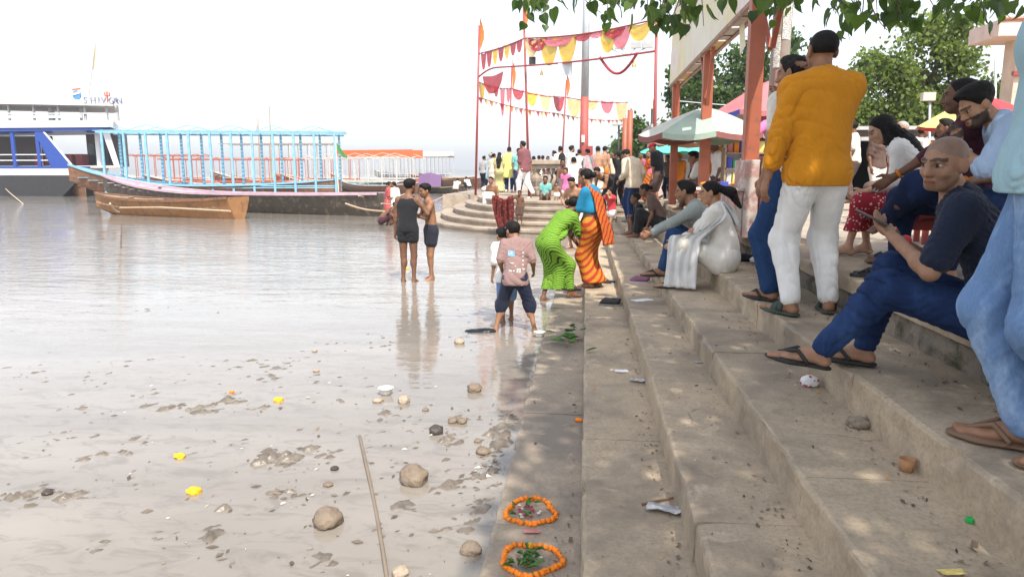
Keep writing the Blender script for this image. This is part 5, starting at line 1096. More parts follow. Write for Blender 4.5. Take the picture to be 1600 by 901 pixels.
for (px0, px1, pyb, n_) in ((800, 830, 30, 3), (838, 870, 45, 4), (885, 900, 12, 2), (920, 962, 40, 4), (975, 990, 25, 2), (1010, 1050, 55, 6), (1040, 1075, 62, 5), (1075, 1105, 52, 4), (1120, 1150, 14, 2), (1195, 1230, 34, 4), (1232, 1260, 22, 3), (1290, 1330, 38, 3), (1318, 1342, 72, 3), (1335, 1372, 46, 3), (1370, 1420, 55, 6), (1400, 1432, 42, 4), (1440, 1490, 38, 5), (1510, 1560, 36, 5), (1555, 1590, 42, 4)):
    for k in range(n_): TW.append((random.uniform(px0, px1), pyb*random.uniform(.55, 1.05)))
random.Random(3).shuffle(TW)
for (px, py) in TW:
    Y = random.uniform(5.0, 6.6); tip = atY(px, py-8, Y); top = atY(px+random.uniform(-25, 25), -70, Y+random.uniform(-.2,.2)); L_ = line_pts(top, tip, 0, 7); off = rng.normal(size=3)*.04
    L_ = [p+off*math.sin(math.pi*i/7) for i, p in enumerate(L_)]; MB().tube([p-pel for p in L_], [.006,.006,.005,.005,.004,.004,.003,.0025], 5).build('twig', BARK, pe)
    for i in range(random.choice((5, 6, 7))):
        s = random.random()**.75; p = lerp(top, tip, .30+.70*s)+rng.normal(size=3)*np.array([.05,.07,.03])
        if proj(p)[1] < -14 or nleaf >= 300: continue
        o = bpy.data.objects.new('leaf', LM); link(o, pe); o.location = [float(v) for v in p-pel]; o.scale = (lambda q: (q*random.uniform(.8,1.05), q, q))(random.uniform(.42,1.05)); o.rotation_euler = (R(random.uniform(-125,-60)), R(random.uniform(-30,30)), R(random.uniform(0,360))); nleaf += 1
# ---- small buildings and fittings at the back
CREAMP = worn('cream_plaster', (.62,.52,.43), (.45,.36,.3), .33, .85, 3)
bc = atY(1596, 60, 14.0); bld = empty('corner_building', (bc[0]+.95, 14, Z6), 0, 'pale plaster building corner with overhanging roof at the top right', 'building'); bz = atY(1560, 50, 14.0)[2]-Z6
MB().box((-.95,.1,0), (3,.5,bz-.1)).build('wall', CREAMP, bld); MB().box((-1.5,-.3,bz-.12), (3.2,.7,bz+.16)).build('roof_slab', plain('pale_pink_plaster', (.68,.54,.48), .85), bld); MB().tube([(-1.5+.06*k,-.3,bz+.16) for k in range(40)], .04, 6).build('roof_tiles', plain('terracotta', (.42,.2,.14)), bld); MB().box((-1.0,.02,bz-.75), (0,.1,bz-.68)).build('pipe', STEEL_R, bld)
tb = np.array([*atY(1213,300,45)[:2], Z6-.1]); te = empty('temple_spire', tb, 0, 'small pink temple dome with stone finial above the pink parasol', 'temple'); th_ = atY(1213,118,45)[2]-tb[2]
MB().lathe([(2.0,0),(2.0,th_*.55),(1.9,th_*.6),(1.5,th_*.72),(.8,th_*.80),(.5,th_*.82),(.45,th_*.84)], 16).build('dome', plain('temple_pink', (.55,.3,.27)), te, smooth=False); MB().lathe([(.45,th_*.841),(.55,th_*.86),(.3,th_*.88),(.42,th_*.905),(.2,th_*.925),(.3,th_*.95),(.12,th_*.97),(.03,th_)], 12).build('finial', plain('temple_stone', (.4,.3,.27)), te)
fb = np.array([*atY(1453,300,17)[:2], Z6-.1]); fe = post('floodlight', 'small floodlight on a thin pole in front of the sunlit tree', fb, atY(1453,158,17), .03, .025, GALV, 'lamp post'); q = atY(1450,152,17)-fb; MB().box(tuple(q+np.array([-.13,-.08,-.08])), tuple(q+np.array([.13,.08,.1]))).build('lamp_housing', plain('lamp_cream', (.62,.55,.46)), fe)
sb = np.array([*atY(1552,300,22)[:2], Z6-.1]); se = post('street_lamp', 'thin street lamp pole with short arm near the top right building', sb, atY(1556,93,22), .04, .035, GALV, 'lamp post'); q = atY(1556,93,22)-sb; MB().bar(q, q+np.array([.9,0,.12]), .04).build('arm', GALV, se)
for k, (a, b__) in enumerate((((1060,158,30),(1600,158,28)), ((1240,163,26),(1600,148,24)), ((1220,98,34),(1600,96,34)))):
    a_, c_ = atY(*a), atY(*b__); o = MB().tube([tuple(p) for p in line_pts(a_, c_, .35 if k < 2 else .2)], .018 if k < 2 else .012, 5).build('overhead_wire', GALV); tag(o, ('lower overhead wire crossing the trees', 'slanting overhead wire just below the bench tree crown', 'faint high wire behind the orange sweatshirt head')[k], 'wire')
# low wall of shops behind the parasols
for k, (px, w, h, c, lb) in enumerate(((1140, 4.5, 2.1, (.5,.38,.34), 'pale pink shop wall behind the parasols'), (1300, 6, 2.0, (.45,.36,.3), 'low shop front behind the orange sweatshirt'), (1480, 7, 1.7, (.42,.34,.28), 'low dusty shop row behind the seated men'))):
    b_ = np.array([*atY(px,300,22)[:2], Z6-.1]); e = empty('shop', b_, 0, lb, 'building', 'shops behind the plaza'); mw = plain('shop_wall_%d' % k, c, .9, .25, 3)
    MB().box((-w/2,0,0), (w/2,3,h)).build('wall', mw, e); MB().box((-w/2-.2,-.6,h), (w/2+.2,3,h+.1)).build('roof', GR, e)
    for j in range(int(w/1.5)): x = -w/2+.3+j*1.5; MB().box((x,-.02,0), (x+1.0,-.001,1.6)).build('shutter', plain('shutter_dark', (.09,.08,.08)), e)
# ================================================================= the people
cw = cloth('cotton_white', (.74,.73,.71)); cwo = cloth('cotton_offwhite', (.66,.63,.57)); cbk = cloth('cotton_black', (.016,.016,.019)); cnv = cloth('cotton_navy', (.014,.019,.040)); cor = cloth('fleece_ochre', (.56,.225,.012), .08); clb = cloth('cotton_pale_blue', (.30,.46,.52), .07); cgy = cloth('cotton_sage_grey', (.27,.30,.285)); cma = cloth('cotton_maroon', (.20,.075,.085)); cyl = cloth('cotton_lemon', (.70,.62,.20)); cte = cloth('cotton_teal', (.18,.45,.42)); cbr = cloth('cotton_brown', (.115,.075,.065)); cbe = cloth('linen_beige', (.62,.53,.40)); cre = cloth('cotton_red', (.58,.045,.06)); crd = cloth('cap_red', (.60,.02,.035)); cpi = cloth('cotton_pink', (.62,.17,.36)); csf = cloth('robe_saffron', (.66,.20,.02)); cbl = cloth('blouse_blue', (.015,.20,.36)); cmv = cloth('tee_mauve', (.27,.175,.165)); ccr = cloth('cotton_cream', (.64,.56,.44)); cpw = cloth('wine_cotton', (.07,.02,.035)); clt = cloth('shirt_light_blue', (.36,.48,.66)); cgn = cloth('slipper_green_grey', (.055,.075,.065)); crb = plain('rubber_black', (.02,.02,.02), .6); crt = plain('rubber_brown', (.17,.10,.06), .6)
jd = denim('denim_dark', (.008,.018,.06), (.025,.05,.13)); jb = denim('denim_blue', (.009,.023,.075), (.026,.060,.165)); jl = denim('denim_light', (.13,.23,.42), (.34,.46,.64)); jm = denim('denim_mid', (.014,.04,.115), (.036,.09,.21))
s_green = stripes('sari_green', (.21,.40,.035), (.02,.09,.02), 15, (R(25), R(40), 0), .72, .6); s_or = stripes('sari_orange', (.50,.20,.015), (.36,.04,.02), 4.4, (R(10), R(40), 0), .6, 1.2, (.60,.12,.02)); s_or2 = stripes('pallu_orange', (.46,.11,.015), (.30,.03,.02), 8, (R(80), R(20), 0), .5, 2.0, (.66,.30,.02))
s_oli = stripes('sari_olive', (.38,.36,.12), (.55,.52,.30), 6, (0, R(60), 0), .5, 3); p_dot = spots('dress_dots', (.74,.70,.66), (.05,.04,.05), 11, .30, .3); p_skirt = spots('skirt_red_print', (.30,.02,.035), (.66,.5,.45), 38, .26); p_red = spots('dress_red_print', (.38,.07,.075), (.6,.3,.25), 22, .22); p_flo = spots('kurta_floral', (.72,.68,.62), (.5,.18,.18), 20, .2); p_mar = spots('cloth_maroon_print', (.10,.015,.018), (.22,.06,.03), 13, .30)
def stand(label, px, py, z, top, yaw=0, **kw):
    P = gp(px, py, z); H = height_at(P, top); return person(label, P, kw.pop('H', H), R(yaw), **kw)
SC_ = (.16,.12,.10)
# --- near right
p1 = stand('person in ochre sweatshirt and white trousers seen from behind', 1262, 491, Z5, 49, 8, skin='brown', hair='crop', head=(4, -4, 0), fl=(-.075, -.02, .05), fr=(.085, .02, .05), hl=(-.185, .02, .44), hr=(.035, .135, .875), er=(1, .25, -.75), shrugR=.008, fyL=22, fyR=-20, lean=0, slouch=3,
    wear=[('shirt', cor, dict(sleeveL=1.66, sleeveR=1.7, hem=.055, d=.023, w=.013, wf=48, ds=.014, name='sweatshirt')), ('trousers', cw, dict(d=.012, cuff=.035, w=.011, wf=60, leg=.046, top=.03)), ('sandals', cgn, dict(slide=1))])
hj = joints(p1)
p2 = stand('person in blue jeans mostly hidden behind the ochre sweatshirt', 1232, 468, Z5, 86, 28, skin='brown', hair='short', side=2, head=(25, 5, 0), fl=(-.10, 0, .05), fr=(.05, .05, .05), hr=(.02, .13, .85), er=(1, 0, -.5), wear=[('shirt', cwo, dict(sleeve=.6)), ('jeans', jm, dict(d=.014, cuff=.042, leg=.05)), ('sandals', crb)])
PB = np.array([1.79, 3.27, Z5])
p3 = person('shaven headed person in navy polo and jeans sitting on the step, looking round', PB, 1.72, R(66), skin=(.33,.185,.115), hair='bald', scalp=SC_, vox=.0062, pel=(0, 0, .200), plean=-8, lean=11, slouch=24, head=(54, 8, -4), gaze=.02, fl=(-.08, .385, .06), fr=(.06, .285, .05), kl=(-.1, .6, 1), kr=(.1, .6, 1), hl=(-.045, .235, .385), hr=(.02, .225, .372), el=(-.7, -.5, -1), er=(.5, -.4, -1), palmL=(.3, 0, 1), palmR=(-.3, .2, 1), fpL=8, curlL=.35, curlR=.7, thumbL=(1,0,1), thumbR=(-1,0,1),
    wear=[('shirt', cnv, dict(sleeve=.78, collar=True, hem=.05, d=.013, w=.012, wf=55)), ('jeans', jb, dict(d=.010, cuff=.031, w=.010, wf=58, leg=.041)), ('sandals', crb), ('band', 'R', dict(m=cre, at=.025, r=.019, t=.006))])
P4 = gp(1602, 716, Z5)
p4 = person('person cropped by the right edge in pale blue shirt and light jeans', P4+np.array([.075, 0, 0]), 1.78, R(62), skin='brown', hair='short', pel=(0, .036, .525), fl=(-.05, -.08, .05), fr=(.03, .03, .05), hl=(-.16, -.0, .47), hr=(.17, .0, .47), lean=0, slouch=0,
    wear=[('shirt', clb, dict(sleeve=.8, hem=.03, d=.034, w=.016, wf=40, flare=.012)), ('jeans', jl, dict(d=.013, cuff=.044, w=.006, wf=28, leg=.047)), ('sandals', crt)])
# --- on and around the red bench
BZ = Z6; bs = .27
def seat(label, x, y, z, H, yaw, sh=.44, **kw):
    kw.setdefault('pel', (0, 0, (sh+.085*H*.62)/H)); kw.setdefault('plean', -6); kw.setdefault('fl', (-.07, .27, .045)); kw.setdefault('fr', (.07, .29, .045)); kw.setdefault('kl', (-.1, .7, 1)); kw.setdefault('kr', (.1, .7, 1)); return person(label, (x, y, z), H, R(yaw), **kw)
p5 = seat('long haired person in white shirt and red print skirt bent forward on the bench', 2.70, 6.1, Z6, 1.62, 66, .40, fem=True, skin='fair', hair='long', lean=24, slouch=14, head=(10, 30, 0), hl=(-.06, .24, .33), hr=(.05, .25, .33), fl=(-.05, .30, .045), fr=(.06, .22, .045), wear=[('shirt', cw, dict(sleeve=1.55, hem=.05, d=.014, w=.012)), ('skirt', p_skirt, dict(hem=.13, w=.008))])
p6 = seat('person in dark jeans on the bench resting a bare ankle on the knee', 2.70, 5.28, Z6, 1.74, 66, .43, skin='dark', hair='crop', lean=6, slouch=10, head=(-10, 4, 0), fl=(-.02, .30, .215), kl=(-1.0, .9, .55), fyL=60, fpL=-12, fr=(.07, .25, .045), hl=(-.13, .30, .37), hr=(.1, .22, .33), el=(-.8,-.3,-.6), wear=[('shirt', cpw, dict(sleeve=1.2, hem=.05)), ('jeans', jd, dict(d=.019, cuff=.038, w=.004)), ('band', 'L', dict(m=csf, at=.02, r=.018, t=.006))])
p7 = seat('bearded person in light blue shirt with chin on hand behind the shaven head', 2.82, 4.78, Z6, 1.72, 74, .47, skin='tan', hair='mop', beard=.85, lean=30, slouch=16, head=(18, 34, 0), hl=(-.03, .27, .50), hr=(.07, .24, .36), el=(-.3, .4, -1), hdL=(.2, .1, 1), wear=[('shirt', clt, dict(sleeve=1.1, hem=.05, d=.016, collar=True)), ('jeans', jd, {}), ('band', 'L', dict(m=cw, at=.05, r=.02)), ('band', 'R', dict(m=csf, at=.03, r=.02, t=.006))])
p8 = seat('person in cream shirt with back turned, sitting beyond the bench', 3.82, 7.4, Z6, 1.72, -12, .46, skin='brown', hair='short', lean=16, side=9, slouch=12, head=(8, 24, 0), wear=[('shirt', ccr, dict(sleeve=.8, hem=.05, d=.02, w=.010)), ('trousers', cbr, {})])
p9 = seat('person with pink scarf over cream shirt sitting far behind the bench', 4.85, 10.2, Z6, 1.7, 70, .5, skin='dark', hair='short', head=(5, 0, 0), wear=[('shirt', ccr, dict(sleeve=.7)), ('drape', cloth('scarf_pink', (.62,.36,.36)), dict(rel='chest', pts=[(-.09,.05,-.16,.03),(-.075,.02,-.02,.028),(0,-.04,.01,.03),(.075,.02,-.02,.028),(.09,.05,-.16,.03)], flat=(1,.6,1), name='scarf')), ('trousers', cbr, {})])
p10 = seat('grey haired person in yellow shirt low beside the pink scarf', 5.0, 9.7, Z6-.05, 1.6, 70, .32, skin='brown', hair='crop', hairmat=hair_material('hair_grey', (.25,.24,.23)), lean=14, wear=[('shirt', cloth('cotton_marigold', (.68,.33,.02)), dict(sleeve=.7)), ('trousers', cbr, {})])
p11 = seat('grey haired person whose head shows behind the long hair', 4.6, 11.0, Z6, 1.72, 110, .52, skin='brown', hair='crop', hairmat=hair_material('hair_grey', (.25,.24,.23)), wear=[('shirt', cloth('cotton_dusty_rose', (.5,.3,.28)), dict(sleeve=.8)), ('trousers', cbr, {})])
p12 = stand('person in pink shirt reaching an arm over the pedestal', 1208, 352, Z6, 187, 20, skin='dark', H=1.62, hair='short', head=(10, 10, 0), lean=4, hl=(-.20, .07, .62), el=(-1, -.5, -.3), wear=[('shirt', cpi, dict(sleeve=1.85)), ('skirt', csf, dict(hem=.15))])
p13 = stand('small person in checked pink shirt framed between the post and the utility pole', 1166, 322, Z6, 203, 100, skin='dark', hair='short', wear=[('shirt', p_red, dict(sleeve=.7)), ('trousers', cbr, {})])
p13b = seat('person in saffron wrap crouching on the brick pile beside the pedestal', 2.38, 7.35, Z6+.12, 1.5, 80, .30, skin='dark', hair='short', fl=(-.07,.22,.1), fr=(.06,.24,.1), lean=10, wear=[('shirt', csf, dict(sleeve=.8)), ('skirt', csf, dict(hem=.2))])
# --- seated pair on the steps
p14 = person('person in white tunic and sheer white stole sitting on the steps, hair tied back', (1.36, 7.05, Z4), 1.60, R(72), fem=True, fat=1.22, skin='tan', hair='pony', pel=(0, 0, .195), plean=-6, lean=10, slouch=10, head=(12, 10, 0), fl=(-.07, .27, .045), fr=(.06, .25, .045), kl=(-.25, .6, 1), kr=(.1, .6, 1), hl=(-.04, .27, .27), hr=(.04, .30, .28), el=(-.6, -.3, -1),
    wear=[('shirt', cwo, dict(sleeve=.9, hem=.07, d=.016, w=.007, name='tunic')), ('skirt', cwo, dict(hem=.10, d=.020, w=.006, name='loose_trousers')), ('sandals', crb)])
p15 = person('person in sage grey shirt sitting with arms stretched over the knees', (1.38, 7.85, Z4), 1.72, R(74), skin='brown', hair='short', pel=(0, 0, .185), plean=-8, lean=24, slouch=18, head=(-4, 8, 0), fl=(-.06, .30, .045), fr=(.06, .28, .045), kl=(-.15, .6, 1), kr=(.1, .6, 1), hl=(-.055, .40, .26), hr=(.03, .41, .27), el=(-.2, -.1, -1), er=(.2, -.1, -1), wear=[('shirt', cgy, dict(sleeve=1.82, hem=.05, d=.015, w=.010)), ('jeans', jm, dict(d=.012)), ('sandals', crb)])
# --- wading bathers
p_tank = stand('bather in wet black vest and shorts standing in the river', 639, 440, 0, 281, -8, skin='dark', hair='mop', fl=(-.055, -.01, .02), fr=(.05, .01, .02), head=(-22, 6, 0), hl=(-.15, .03, .46), hr=(.13, .16, .70), er=(.8, -.3, -1), wear=[('vest', cbk, dict(hem=.03, d=.012, w=.007)), ('shorts', cbk, dict(to=.30, d=.010))])
p_bare = stand('bare chested bather in dark trunks facing the bather in the vest', 675, 436, 0, 288, 118, skin='brown', hair='mop', fat=1.06, fl=(-.05, .02, .02), fr=(.06, -.02, .02), head=(10, 8, 0), hl=(-.02, .19, .70), hr=(.06, .17, .68), el=(-.8,-.2,-1), er=(.8,-.2,-1), wear=[('shorts', cloth('trunks_black', (.022,.022,.035)), dict(to=.45, d=.012))])
p_squat = person('bare backed bather crouching in the water by the dark boat', gp(596, 352, 0), 1.6, R(-70), skin='dark', hair='short', pel=(0, 0, .10), lean=38, slouch=22, plean=20, fl=(-.07, .10, -.03), fr=(.07, .12, -.03), kl=(-.3,.7,1), kr=(.3,.7,1), hl=(-.05, .27, .05), hr=(.05, .28, .05), head=(0, 20, 0), wear=[('shorts', cloth('shorts_wine', (.06,.02,.03)), dict(to=.9, d=.012))])
stand('person in red print dress standing by the stern of the dark boat', 607, 350, 0, 284, -60, fem=True, skin='brown', hair='bun', wear=[('shirt', p_red, dict(sleeve=.8, hem=.22, flare=.03, d=.018, name='dress')), ('skirt', p_red, dict(hem=.12))])
stand('person in white floral tunic and white skirt beside the red print dress', 619, 350, 0, 284, 60, fem=True, skin='brown', hair='bun', wear=[('shirt', p_flo, dict(sleeve=.9, hem=.14, flare=.02, d=.018, name='tunic')), ('skirt', cw, dict(hem=.14))])
# --- children in the shallows
p_boy = stand('child in mauve printed tee and black cropped trousers seen from behind', 805, 517, 0, 334, 2, child=True, skin='brown', hair='short', fl=(-.165, -.02, .02), fr=(.165, -.02, .02), pel=(0, 0, .465), lean=14, slouch=8, head=(38, 22, 0), hl=(-.12, .12, .50), hr=(.15, .14, .50), wear=[('shirt', cmv, dict(sleeve=.85, hem=.07, d=.014, ds=.010, flare=.006, w=.012)), ('trousers', cnv, dict(to=1.22, d=.013, cuff=.045, w=.007))])
stand('child in white tee and denim shorts half hidden behind the mauve tee', 793, 503, 0, 352, 30, child=True, skin='brown', hair='short', fl=(-.05, 0, .02), fr=(.07, .06, .02), head=(0, 20, 0), lean=14, wear=[('shirt', cw, dict(sleeve=.9, hem=.08, d=.022, flare=.012)), ('shorts', jl, dict(to=.95, d=.02))])
# print on the back of the tee
Hb = height_at(gp(805, 517, 0), 334)
# --- sari wearers
PG_ = gp(862, 470, 0); p_gre = person('person in lime green striped sari bending at the water edge', PG_, 1.52, R(-52), fem=True, skin='dark', hair='bun', pel=(0, -.04, .50), plean=22, lean=38, slouch=16, head=(-10, 14, 0), fl=(-.06, -.05, .02), fr=(.07, .14, .07), hl=(-.02, .30, .44), hr=(.06, .31, .42), wear=[('skirt', s_green, dict(hem=.10, d=.010, flare=.008, w=.014)), ('shirt', s_green, dict(sleeve=.9, hem=.0, d=.014, w=.012, name='sari_wrap')), ('drape', s_green, dict(rel='chest', pts=[(-.09,.02,-.02,.04),(.02,.06,-.10,.05),(.07,.06,-.20,.05),(.06,.03,-.32,.045)], flat=(1,.5,1), name='sari_end'))])
p_ora = stand('person in orange and red sari with bright blue blouse standing on the step', 926, 449, Z2, 263, 62, fem=True, fat=1.1, skin='brown', hair='bun', fl=(-.04, .0, .045), fr=(.05, -.03, .045), head=(0, 12, 0), lean=3, slouch=10, hl=(-.10, .16, .49), hr=(.02, .16, .49), el=(-.8,-.6,-.5), wear=[('shirt', cbl, dict(sleeve=.88, hem=-.11, d=.010, name='blouse')), ('skirt', s_or, dict(hem=.05, d=.018, flare=.03, w=.012)), ('drape', s_or2, dict(rel='chest', pts=[(.06,.075,-.20,.045),(.02,.06,-.08,.04),(-.03,.0,.0,.036),(-.04,-.05,-.06,.042)], flat=(1,.5,1), name='sari_front', w=.008, wf=60)), ('band', 'L', dict(m=cre, at=.01, r=.02, t=.006))])
# --- crowd in the middle of the steps
p_dho = stand('bare chested person wrapped in white cloth looking down at a maroon rag', 898, 388, Z1, 275, 150, skin='tan', hair='short', head=(0, 30, 0), slouch=12, hl=(-.03, .15, .60), hr=(.07, .15, .60), el=(-.9,-.3,-.6), er=(.9,-.3,-.6), wear=[('skirt', cw, dict(hem=.24, d=.014, w=.010, name='waist_cloth'))])
stand('person in white tee and dark trousers with back turned among the crowd', 896, 330, .31, 246, 10, skin='brown', hair='short', fl=(-.06,0,.045), wear=[('shirt', cw, dict(sleeve=.8, hem=.02, d=.018)), ('trousers', cbk, {})])
stand('toddler in white nappy on the curved steps', 870, 322, .66, 284, 160, child=True, skin='brown', hair='short', hl=(-.2,.1,.6), wear=[('shorts', cw, dict(to=.15, d=.03))])
stand('bare skinned child in grey shorts beside the toddler', 878, 318, .66, 248, 190, child=True, skin='dark', hair='short', wear=[('shorts', cloth('shorts_grey', (.10,.10,.12)), dict(to=.7, d=.02))])
stand('child with pink cloth behind the person in the white tee', 884, 320, .66, 262, 160, child=True, skin='brown', hair='short', wear=[('shirt', cpi, dict(sleeve=.5, hem=.15, d=.02)), ('shorts', cw, dict(to=.6))])
stand('person with black backpack at the rear of the crowd', 876, 304, ZB, 229, 20, skin='brown', hair='short', wear=[('shirt', cw, dict(sleeve=.8)), ('drape', cbk, dict(rel='chest', pts=[(0,-.08,-.04,.07),(0,-.09,-.18,.08)], flat=(1,.7,1), name='backpack')), ('jeans', jd, {})])
stand('person in white long sleeved shirt in profile at the rear of the crowd', 889, 306, ZB, 228, -60, skin='brown', hair='short', wear=[('shirt', cw, dict(sleeve=1.7, hem=.06, d=.018)), ('trousers', cbr, {})])
stand('person with pink striped shawl over grey shirt', 920, 310, ZB, 233, 40, skin='brown', hair='short', head=(0,12,0), wear=[('shirt', cloth('cotton_grey', (.33,.32,.32)), dict(sleeve=1.4)), ('drape', cloth('shawl_pink', (.6,.22,.26)), dict(rel='chest', pts=[(.08,-.04,-.22,.04),(.07,-.02,0,.04),(-.07,-.02,0,.04),(-.09,-.04,-.22,.04)], flat=(1,.6,1), name='shawl')), ('trousers', cbr, {})])
stand('bare backed person facing the river behind the pink shawl', 933, 308, ZB, 229, 0, skin='tan', hair='short', wear=[('skirt', cwo, dict(hem=.1, name='waist_cloth'))])
stand('bare shouldered person left of the red gate post', 942, 305, ZB, 229, -30, skin='tan', hair='short', wear=[('skirt', csf, dict(hem=.1, name='waist_cloth'))])
person('person in black vest bent double behind the orange sari', gp(950, 338, .48), 1.68, R(140), skin='brown', hair='short', pel=(0,-.06,.50), plean=35, lean=62, slouch=15, head=(0, 25, 0), hl=(-.06,.34,.42), hr=(.06,.34,.42), wear=[('vest', cbk, dict(hem=.03)), ('trousers', cbk, {})])
stand('person all in black raising an arm left of the beige shirt', 967, 322, ZB, 237, 30, fem=True, skin='brown', hair='tail', hl=(-.12,.12,.92), wear=[('shirt', cbk, dict(sleeve=.4, hem=.12)), ('trousers', cbk, {})])
stand('small child in red top and white nappy behind the orange sari', 955, 365, Z3, 293, 120, child=True, skin='tan', hair='short', hl=(-.05,.14,.85), hr=(.06,.14,.84), el=(-1,.2,-.6), er=(1,.2,-.6), wear=[('shirt', cre, dict(sleeve=.3, hem=.04, d=.025)), ('shorts', cw, dict(to=.2, d=.03))])
seat('person in dark wrap sitting on the steps with back to the child in red', 1.30, 12.6, Z4, 1.55, 80, .20, fem=True, skin='dark', hair='bun', lean=24, slouch=14, head=(0, 20, 0), fl=(-.06,.25,.045), fr=(.06,.25,.045), wear=[('shirt', cbr, dict(sleeve=.6)), ('skirt', cbk, dict(hem=.06))])
seat('child in dark shirt crouching beside the sitting person in the dark wrap', 1.05, 13.2, Z4, 1.25, 100, .12, child=True, skin='dark', hair='short', lean=20, fl=(-.06,.18,.045), fr=(.06,.18,.045), wear=[('shirt', cbk, dict(sleeve=.6)), ('shorts', cnv, dict(to=.9))])
p_bei = stand('person in beige shirt and blue jeans looking down on the steps', 989, 347, Z4, 229, 38, skin='brown', hair='short', fat=1.08, head=(20, 38, 0), lean=7, slouch=16, fl=(-.085,-.02,.045), fr=(.075,.03,.045), hl=(-.15,.13,.55), hr=(.17,.06,.52), wear=[('shirt', cbe, dict(sleeve=1.6, hem=.07, d=.024, w=.013, flare=.006)), ('jeans', jb, dict(d=.016, cuff=.042, leg=.05)), ('shoes', cloth('canvas_grey', (.2,.19,.19)))])
stand('person in black tee, brown shorts and red cap', 1027, 324, Z6, 222, 60, skin='brown', hair='crop', head=(30, 28, 0), slouch=12, hl=(-.14,.04,.45), wear=[('shirt', cbk, dict(sleeve=.85, hem=.06, d=.022)), ('shorts', cbr, dict(to=.92, d=.024, leg=.055)), ('cap', crd), ('sandals', crb)])
seat('child in white tee with striped shoulder sitting on a plank', 2.20, 13.6, Z6, 1.45, 75, .36, child=True, skin='brown', hair='short', lean=16, slouch=14, head=(5, 18, 0), hl=(-.05,.25,.33), hr=(.05,.25,.33), wear=[('shirt', cw, dict(sleeve=.85, hem=.04, d=.02)), ('trousers', cbr, dict(d=.016))])
seat('person in white shirt and soft hat behind the seated child', 2.75, 15.5, Z6, 1.68, 95, .5, skin='dark', hair='short', wear=[('shirt', cw, dict(sleeve=.8)), ('trousers', cbr, {}), ('turban', cbr)])
stand('person in pink and orange sari with patterned shawl behind the red cap', 1012, 317, ZB+.05, 236, 160, fem=True, skin='brown', hair='bun', wear=[('skirt', s_or, dict(hem=.05)), ('shirt', cloth('blouse_rose', (.55,.15,.2)), dict(sleeve=.8, hem=-.03)), ('drape', s_or2, dict(rel='chest', pts=[(.07,.08,-.22,.05),(-.02,.07,-.04,.05),(-.07,0,0,.05),(-.06,-.08,-.2,.06)], name='sari_end'))])
stand('person in saffron wrap with head covered at the back of the stall', 1060, 312, Z6, 240, 170, fem=True, skin='brown', hair='bun', wear=[('skirt', csf, dict(hem=.05)), ('shirt', csf, dict(sleeve=.9, hem=.0)), ('turban', csf, dict(veil=1))])
# --- on the bastion
stand('person walking in maroon shirt and white trousers along the bastion edge', 820, 308, ZB, 221, 55, skin='brown', hair='short', fl=(-.03,.13,.045), fr=(.05,-.16,.075), fpR=-25, hl=(-.10,.08,.47), hr=(.13,-.05,.47), wear=[('shirt', cma, dict(sleeve=1.1, hem=.07, d=.020)), ('trousers', cw, dict(d=.014, cuff=.036))])
stand('person in teal shirt and dark jeans left of the walking figure', 809, 301, ZB, 232, 200, skin='dark', hair='short', head=(10,10,0), wear=[('shirt', cte, dict(sleeve=.7, hem=.04)), ('jeans', jd, {})])
stand('person in long lemon yellow kurta and jeans seen from behind', 795, 300.5, ZB, 230, -5, skin='brown', hair='short', wear=[('shirt', cyl, dict(sleeve=1.3, hem=.20, d=.022, flare=.02, name='kurta')), ('jeans', jb, {}), ('shoes', cwo)])
stand('person with long loose hair in olive green sari seen from behind', 780, 300.5, ZB, 238, -5, fem=True, skin='tan', hair='longback', wear=[('skirt', s_oli, dict(hem=.02, flare=.035, d=.02)), ('shirt', s_oli, dict(sleeve=.6, hem=0, d=.02, name='sari_wrap'))])
stand('person in pale beige scarf and pink and white skirt on the bastion', 770, 299.5, ZB, 240, -40, fem=True, skin='brown', hair='bun', wear=[('skirt', cloth('skirt_pinkwhite', (.72,.50,.56)), dict(hem=.02, flare=.02)), ('shirt', ccr, dict(sleeve=1.2, hem=.18, d=.02, name='tunic'))])
stand('person in pale aqua tunic at the left of the bastion group', 764, 299, ZB, 239, -70, fem=True, skin='brown', hair='short', wear=[('shirt', cloth('cotton_aqua', (.45,.62,.66)), dict(sleeve=1.4, hem=.2, d=.02, name='tunic')), ('trousers', cw, {}), ('turban', ccr)])
stand('person in black and white dotted dress beside the balustrade', 841, 301, ZB, 243, -15, fem=True, skin='brown', hair='bun', wear=[('shirt', p_dot, dict(sleeve=.9, hem=.1, d=.02, name='bodice')), ('skirt', p_dot, dict(hem=.05, flare=.04))])
stand('dark haired person just behind the dotted dress', 835, 300, ZB, 244, 40, fem=True, skin='brown', hair='bun', wear=[('shirt', p_flo, dict(sleeve=.9, hem=.1)), ('skirt', cwo, dict(hem=.05))])
stand('person in dark top leaning behind the balustrade', 855, 297, ZB, 244, 150, fem=True, skin='brown', hair='tail', side=-8, wear=[('shirt', cnv, dict(sleeve=.3, hem=.05)), ('skirt', cloth('skirt_aqua', (.4,.55,.65)), dict(hem=.05))])
p_kid = stand('bare chested thin child on the curved steps holding out a wet cloth', 812, 351, .28, 297, 175, child=True, skin='dark', hair='short', hl=(-.17,.04,.40), hr=(.22,.12,.70), er=(1,-.2,-.4), wear=[('shorts', cloth('shorts_brown', (.09,.05,.04)), dict(to=.8, d=.02))])
person('person in pale shirt crouching at the left end of the bastion', gp(712, 300, .45), 1.6, R(-10), skin='brown', hair='short', pel=(0,0,.16), lean=40, slouch=20, fl=(-.07,.12,.045), fr=(.07,.12,.045), kl=(-.3,.7,1), kr=(.3,.7,1), hl=(-.05,.3,.1), hr=(.05,.3,.1), wear=[('shirt', cyl if False else ccr, dict(sleeve=.8, hem=.06, d=.02)), ('trousers', cbr, {})])
